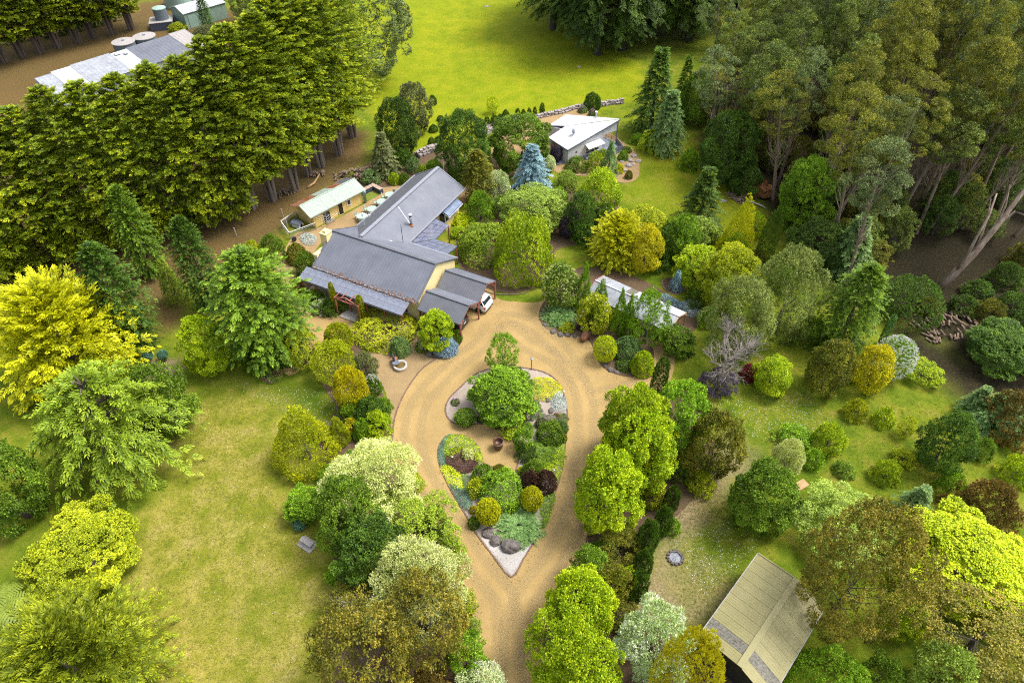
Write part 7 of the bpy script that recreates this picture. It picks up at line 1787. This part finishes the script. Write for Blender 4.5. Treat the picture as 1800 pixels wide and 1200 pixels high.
# ---- daisies and clover heads scattered through the lawns
def scatter(name, polys, n, mat, size, label, cat, seed):
    rng = np.random.default_rng(seed); pts = []
    for px, k in polys:
        w = wpoly(px); lo, hi = w.min(0), w.max(0); q = rng.uniform(lo, hi, (int(n * k * 3), 2)); q = q[sdist(q, w) < 0][:int(n * k)]; pts.append(q)
    q = np.concatenate(pts); m = len(q); k = np.repeat(np.arange(m), 2)
    pos = np.concatenate([q[k], np.full((m * 2, 1), .04)], 1); a = rng.uniform(0, 6.28, m * 2)
    ax = np.stack([np.cos(a), np.sin(a), np.full(m * 2, .15)], -1)
    me = leaf_mesh(name, pos - ax * size * .5, ax, np.tile([0, 0, 1.], (m * 2, 1)), size * rng.uniform(.6, 1.3, m * 2), size * .7, rng.uniform(.3, .9, m * 2))
    return tag(link(name, me, None, mat), label, cat, None, 'stuff')
scatter('daisies', [([(400, 670), (600, 690), (610, 780), (480, 720)], .3), ([(1240, 700), (1420, 690), (1480, 760), (1360, 780), (1290, 760)], .5), ([(1180, 950), (1330, 900), (1330, 960), (1240, 1060)], .3), ([(300, 700), (560, 800), (560, 1190), (250, 1190)], .2)], 1100, PAL['white'], .055, 'tiny white daisies dotted over the lawns', 'flowers', 3)
# grass tussocks give the lawns their rough nap
def tussocks(name, polys, n, pal, size, label, seed):
    rng = np.random.default_rng(seed); pts = []
    for px, k in polys:
        w = wpoly(px); lo, hi = w.min(0), w.max(0); q = rng.uniform(lo, hi, (int(n * k * 4), 2)); q = q[sdist(q, w) < rng.normal(-.6, 1.4, len(q))][:int(n * k)]; pts.append(q)
    q = np.concatenate(pts); m = len(q); B = 3; k = np.repeat(np.arange(m), B); t = m * B
    a = rng.uniform(0, 6.28, t); ax = np.stack([np.cos(a), np.sin(a), rng.uniform(.15, .9, t)], -1)
    pos = np.concatenate([q[k] + rng.normal(size=(t, 2)) * size * .35, np.full((t, 1), .003)], 1)
    ti = np.clip(.5 + rng.uniform(-.3, .3, m)[k] + rng.uniform(-.2, .2, t), 0, 1)
    me = leaf_mesh(name, pos, ax, np.tile([0, 0, 1.], (t, 1)) + rng.normal(size=(t, 3)) * .3, size * rng.uniform(.6, 1.4, t), size * .16, ti)
    return tag(link(name, me, None, pal), label, 'grass', None, 'stuff')
G1 = leaf_mat('grass_dry', (.120, .150, .012), (.205, .205, .030), (.320, .280, .075), .2, .6, .8)
G2 = leaf_mat('grass_green', (.060, .100, .006), (.120, .165, .012), (.210, .225, .030), .2, .6, .8)
G3 = leaf_mat('grass_paddock', (.140, .200, .004), (.215, .265, .005), (.290, .300, .012), .2, .5, .8)
tussocks('dry_lawn_grass', [(ZONES['w_dry'][0], 1)], 16000, G1, .13, 'short dry straw coloured lawn grass', 1)
tussocks('lawn_grass', [([(1190, 690), (1420, 640), (1720, 720), (1760, 900), (1560, 880), (1300, 800), (1250, 740)], .7), ([(1200, 860), (1330, 860), (1340, 980), (1220, 1100), (1180, 1000)], .3), ([(1000, 300), (1380, 420), (1300, 440), (1150, 400), (1090, 420), (1000, 470), (980, 440)], .4)], 9000, G2, .13, 'short green lawn grass', 2)

# leaf fall blown along the edges of the gravel
def leaf_fall(name, lines, n, label, seed):
    rng = np.random.default_rng(seed); pts = []
    for px, w_ in lines:
        c = smooth_poly(px, False, 8); k = rng.integers(0, len(c), int(n * len(c) / 60)); pts.append(c[k] + rng.normal(size=(len(k), 2)) * w_)
    q = np.concatenate(pts); m = len(q); a = rng.uniform(0, 6.28, m)
    ax = np.stack([np.cos(a), np.sin(a), rng.uniform(-.1, .3, m)], -1)
    me = leaf_mesh(name, np.concatenate([q, np.full((m, 1), .045)], 1), ax, np.tile([0, 0, 1.], (m, 1)), rng.uniform(.05, .11, m), .05, rng.uniform(.1, .9, m))
    return tag(link(name, me, None, leaf_mat('fallen_leaves', (.05, .03, .015), (.16, .10, .04), (.30, .22, .10), .1)), label, 'leaves', None, 'stuff')
leaf_fall('fallen_leaves', [([(1060, 780), (1040, 860), (1036, 950), (1010, 1010), (975, 1060), (958, 1130)], .55), ([(700, 830), (750, 890), (800, 970), (828, 1060), (838, 1140)], .55), ([(985, 840), (965, 905), (940, 955), (905, 1015), (865, 978), (820, 910), (778, 830)], .35), ([(690, 740), (670, 780), (690, 815)], .4), ([(640, 610), (690, 618), (740, 612), (765, 632), (800, 630)], .4), ([(955, 580), (1010, 598), (1045, 625), (1070, 660), (1120, 670), (1160, 650)], .35), ([(500, 470), (530, 540), (560, 600)], .7)], 260, 'scattered dead leaves along the edges of the gravel drive', 8)
_tri = 0
for _m in bpy.data.meshes:
    if _m.users: _tri += sum(max(0, p.loop_total - 2) for p in _m.polygons) if len(_m.polygons) < 500 else len(_m.loops) - 2 * len(_m.polygons)
print('unique triangles', _tri)
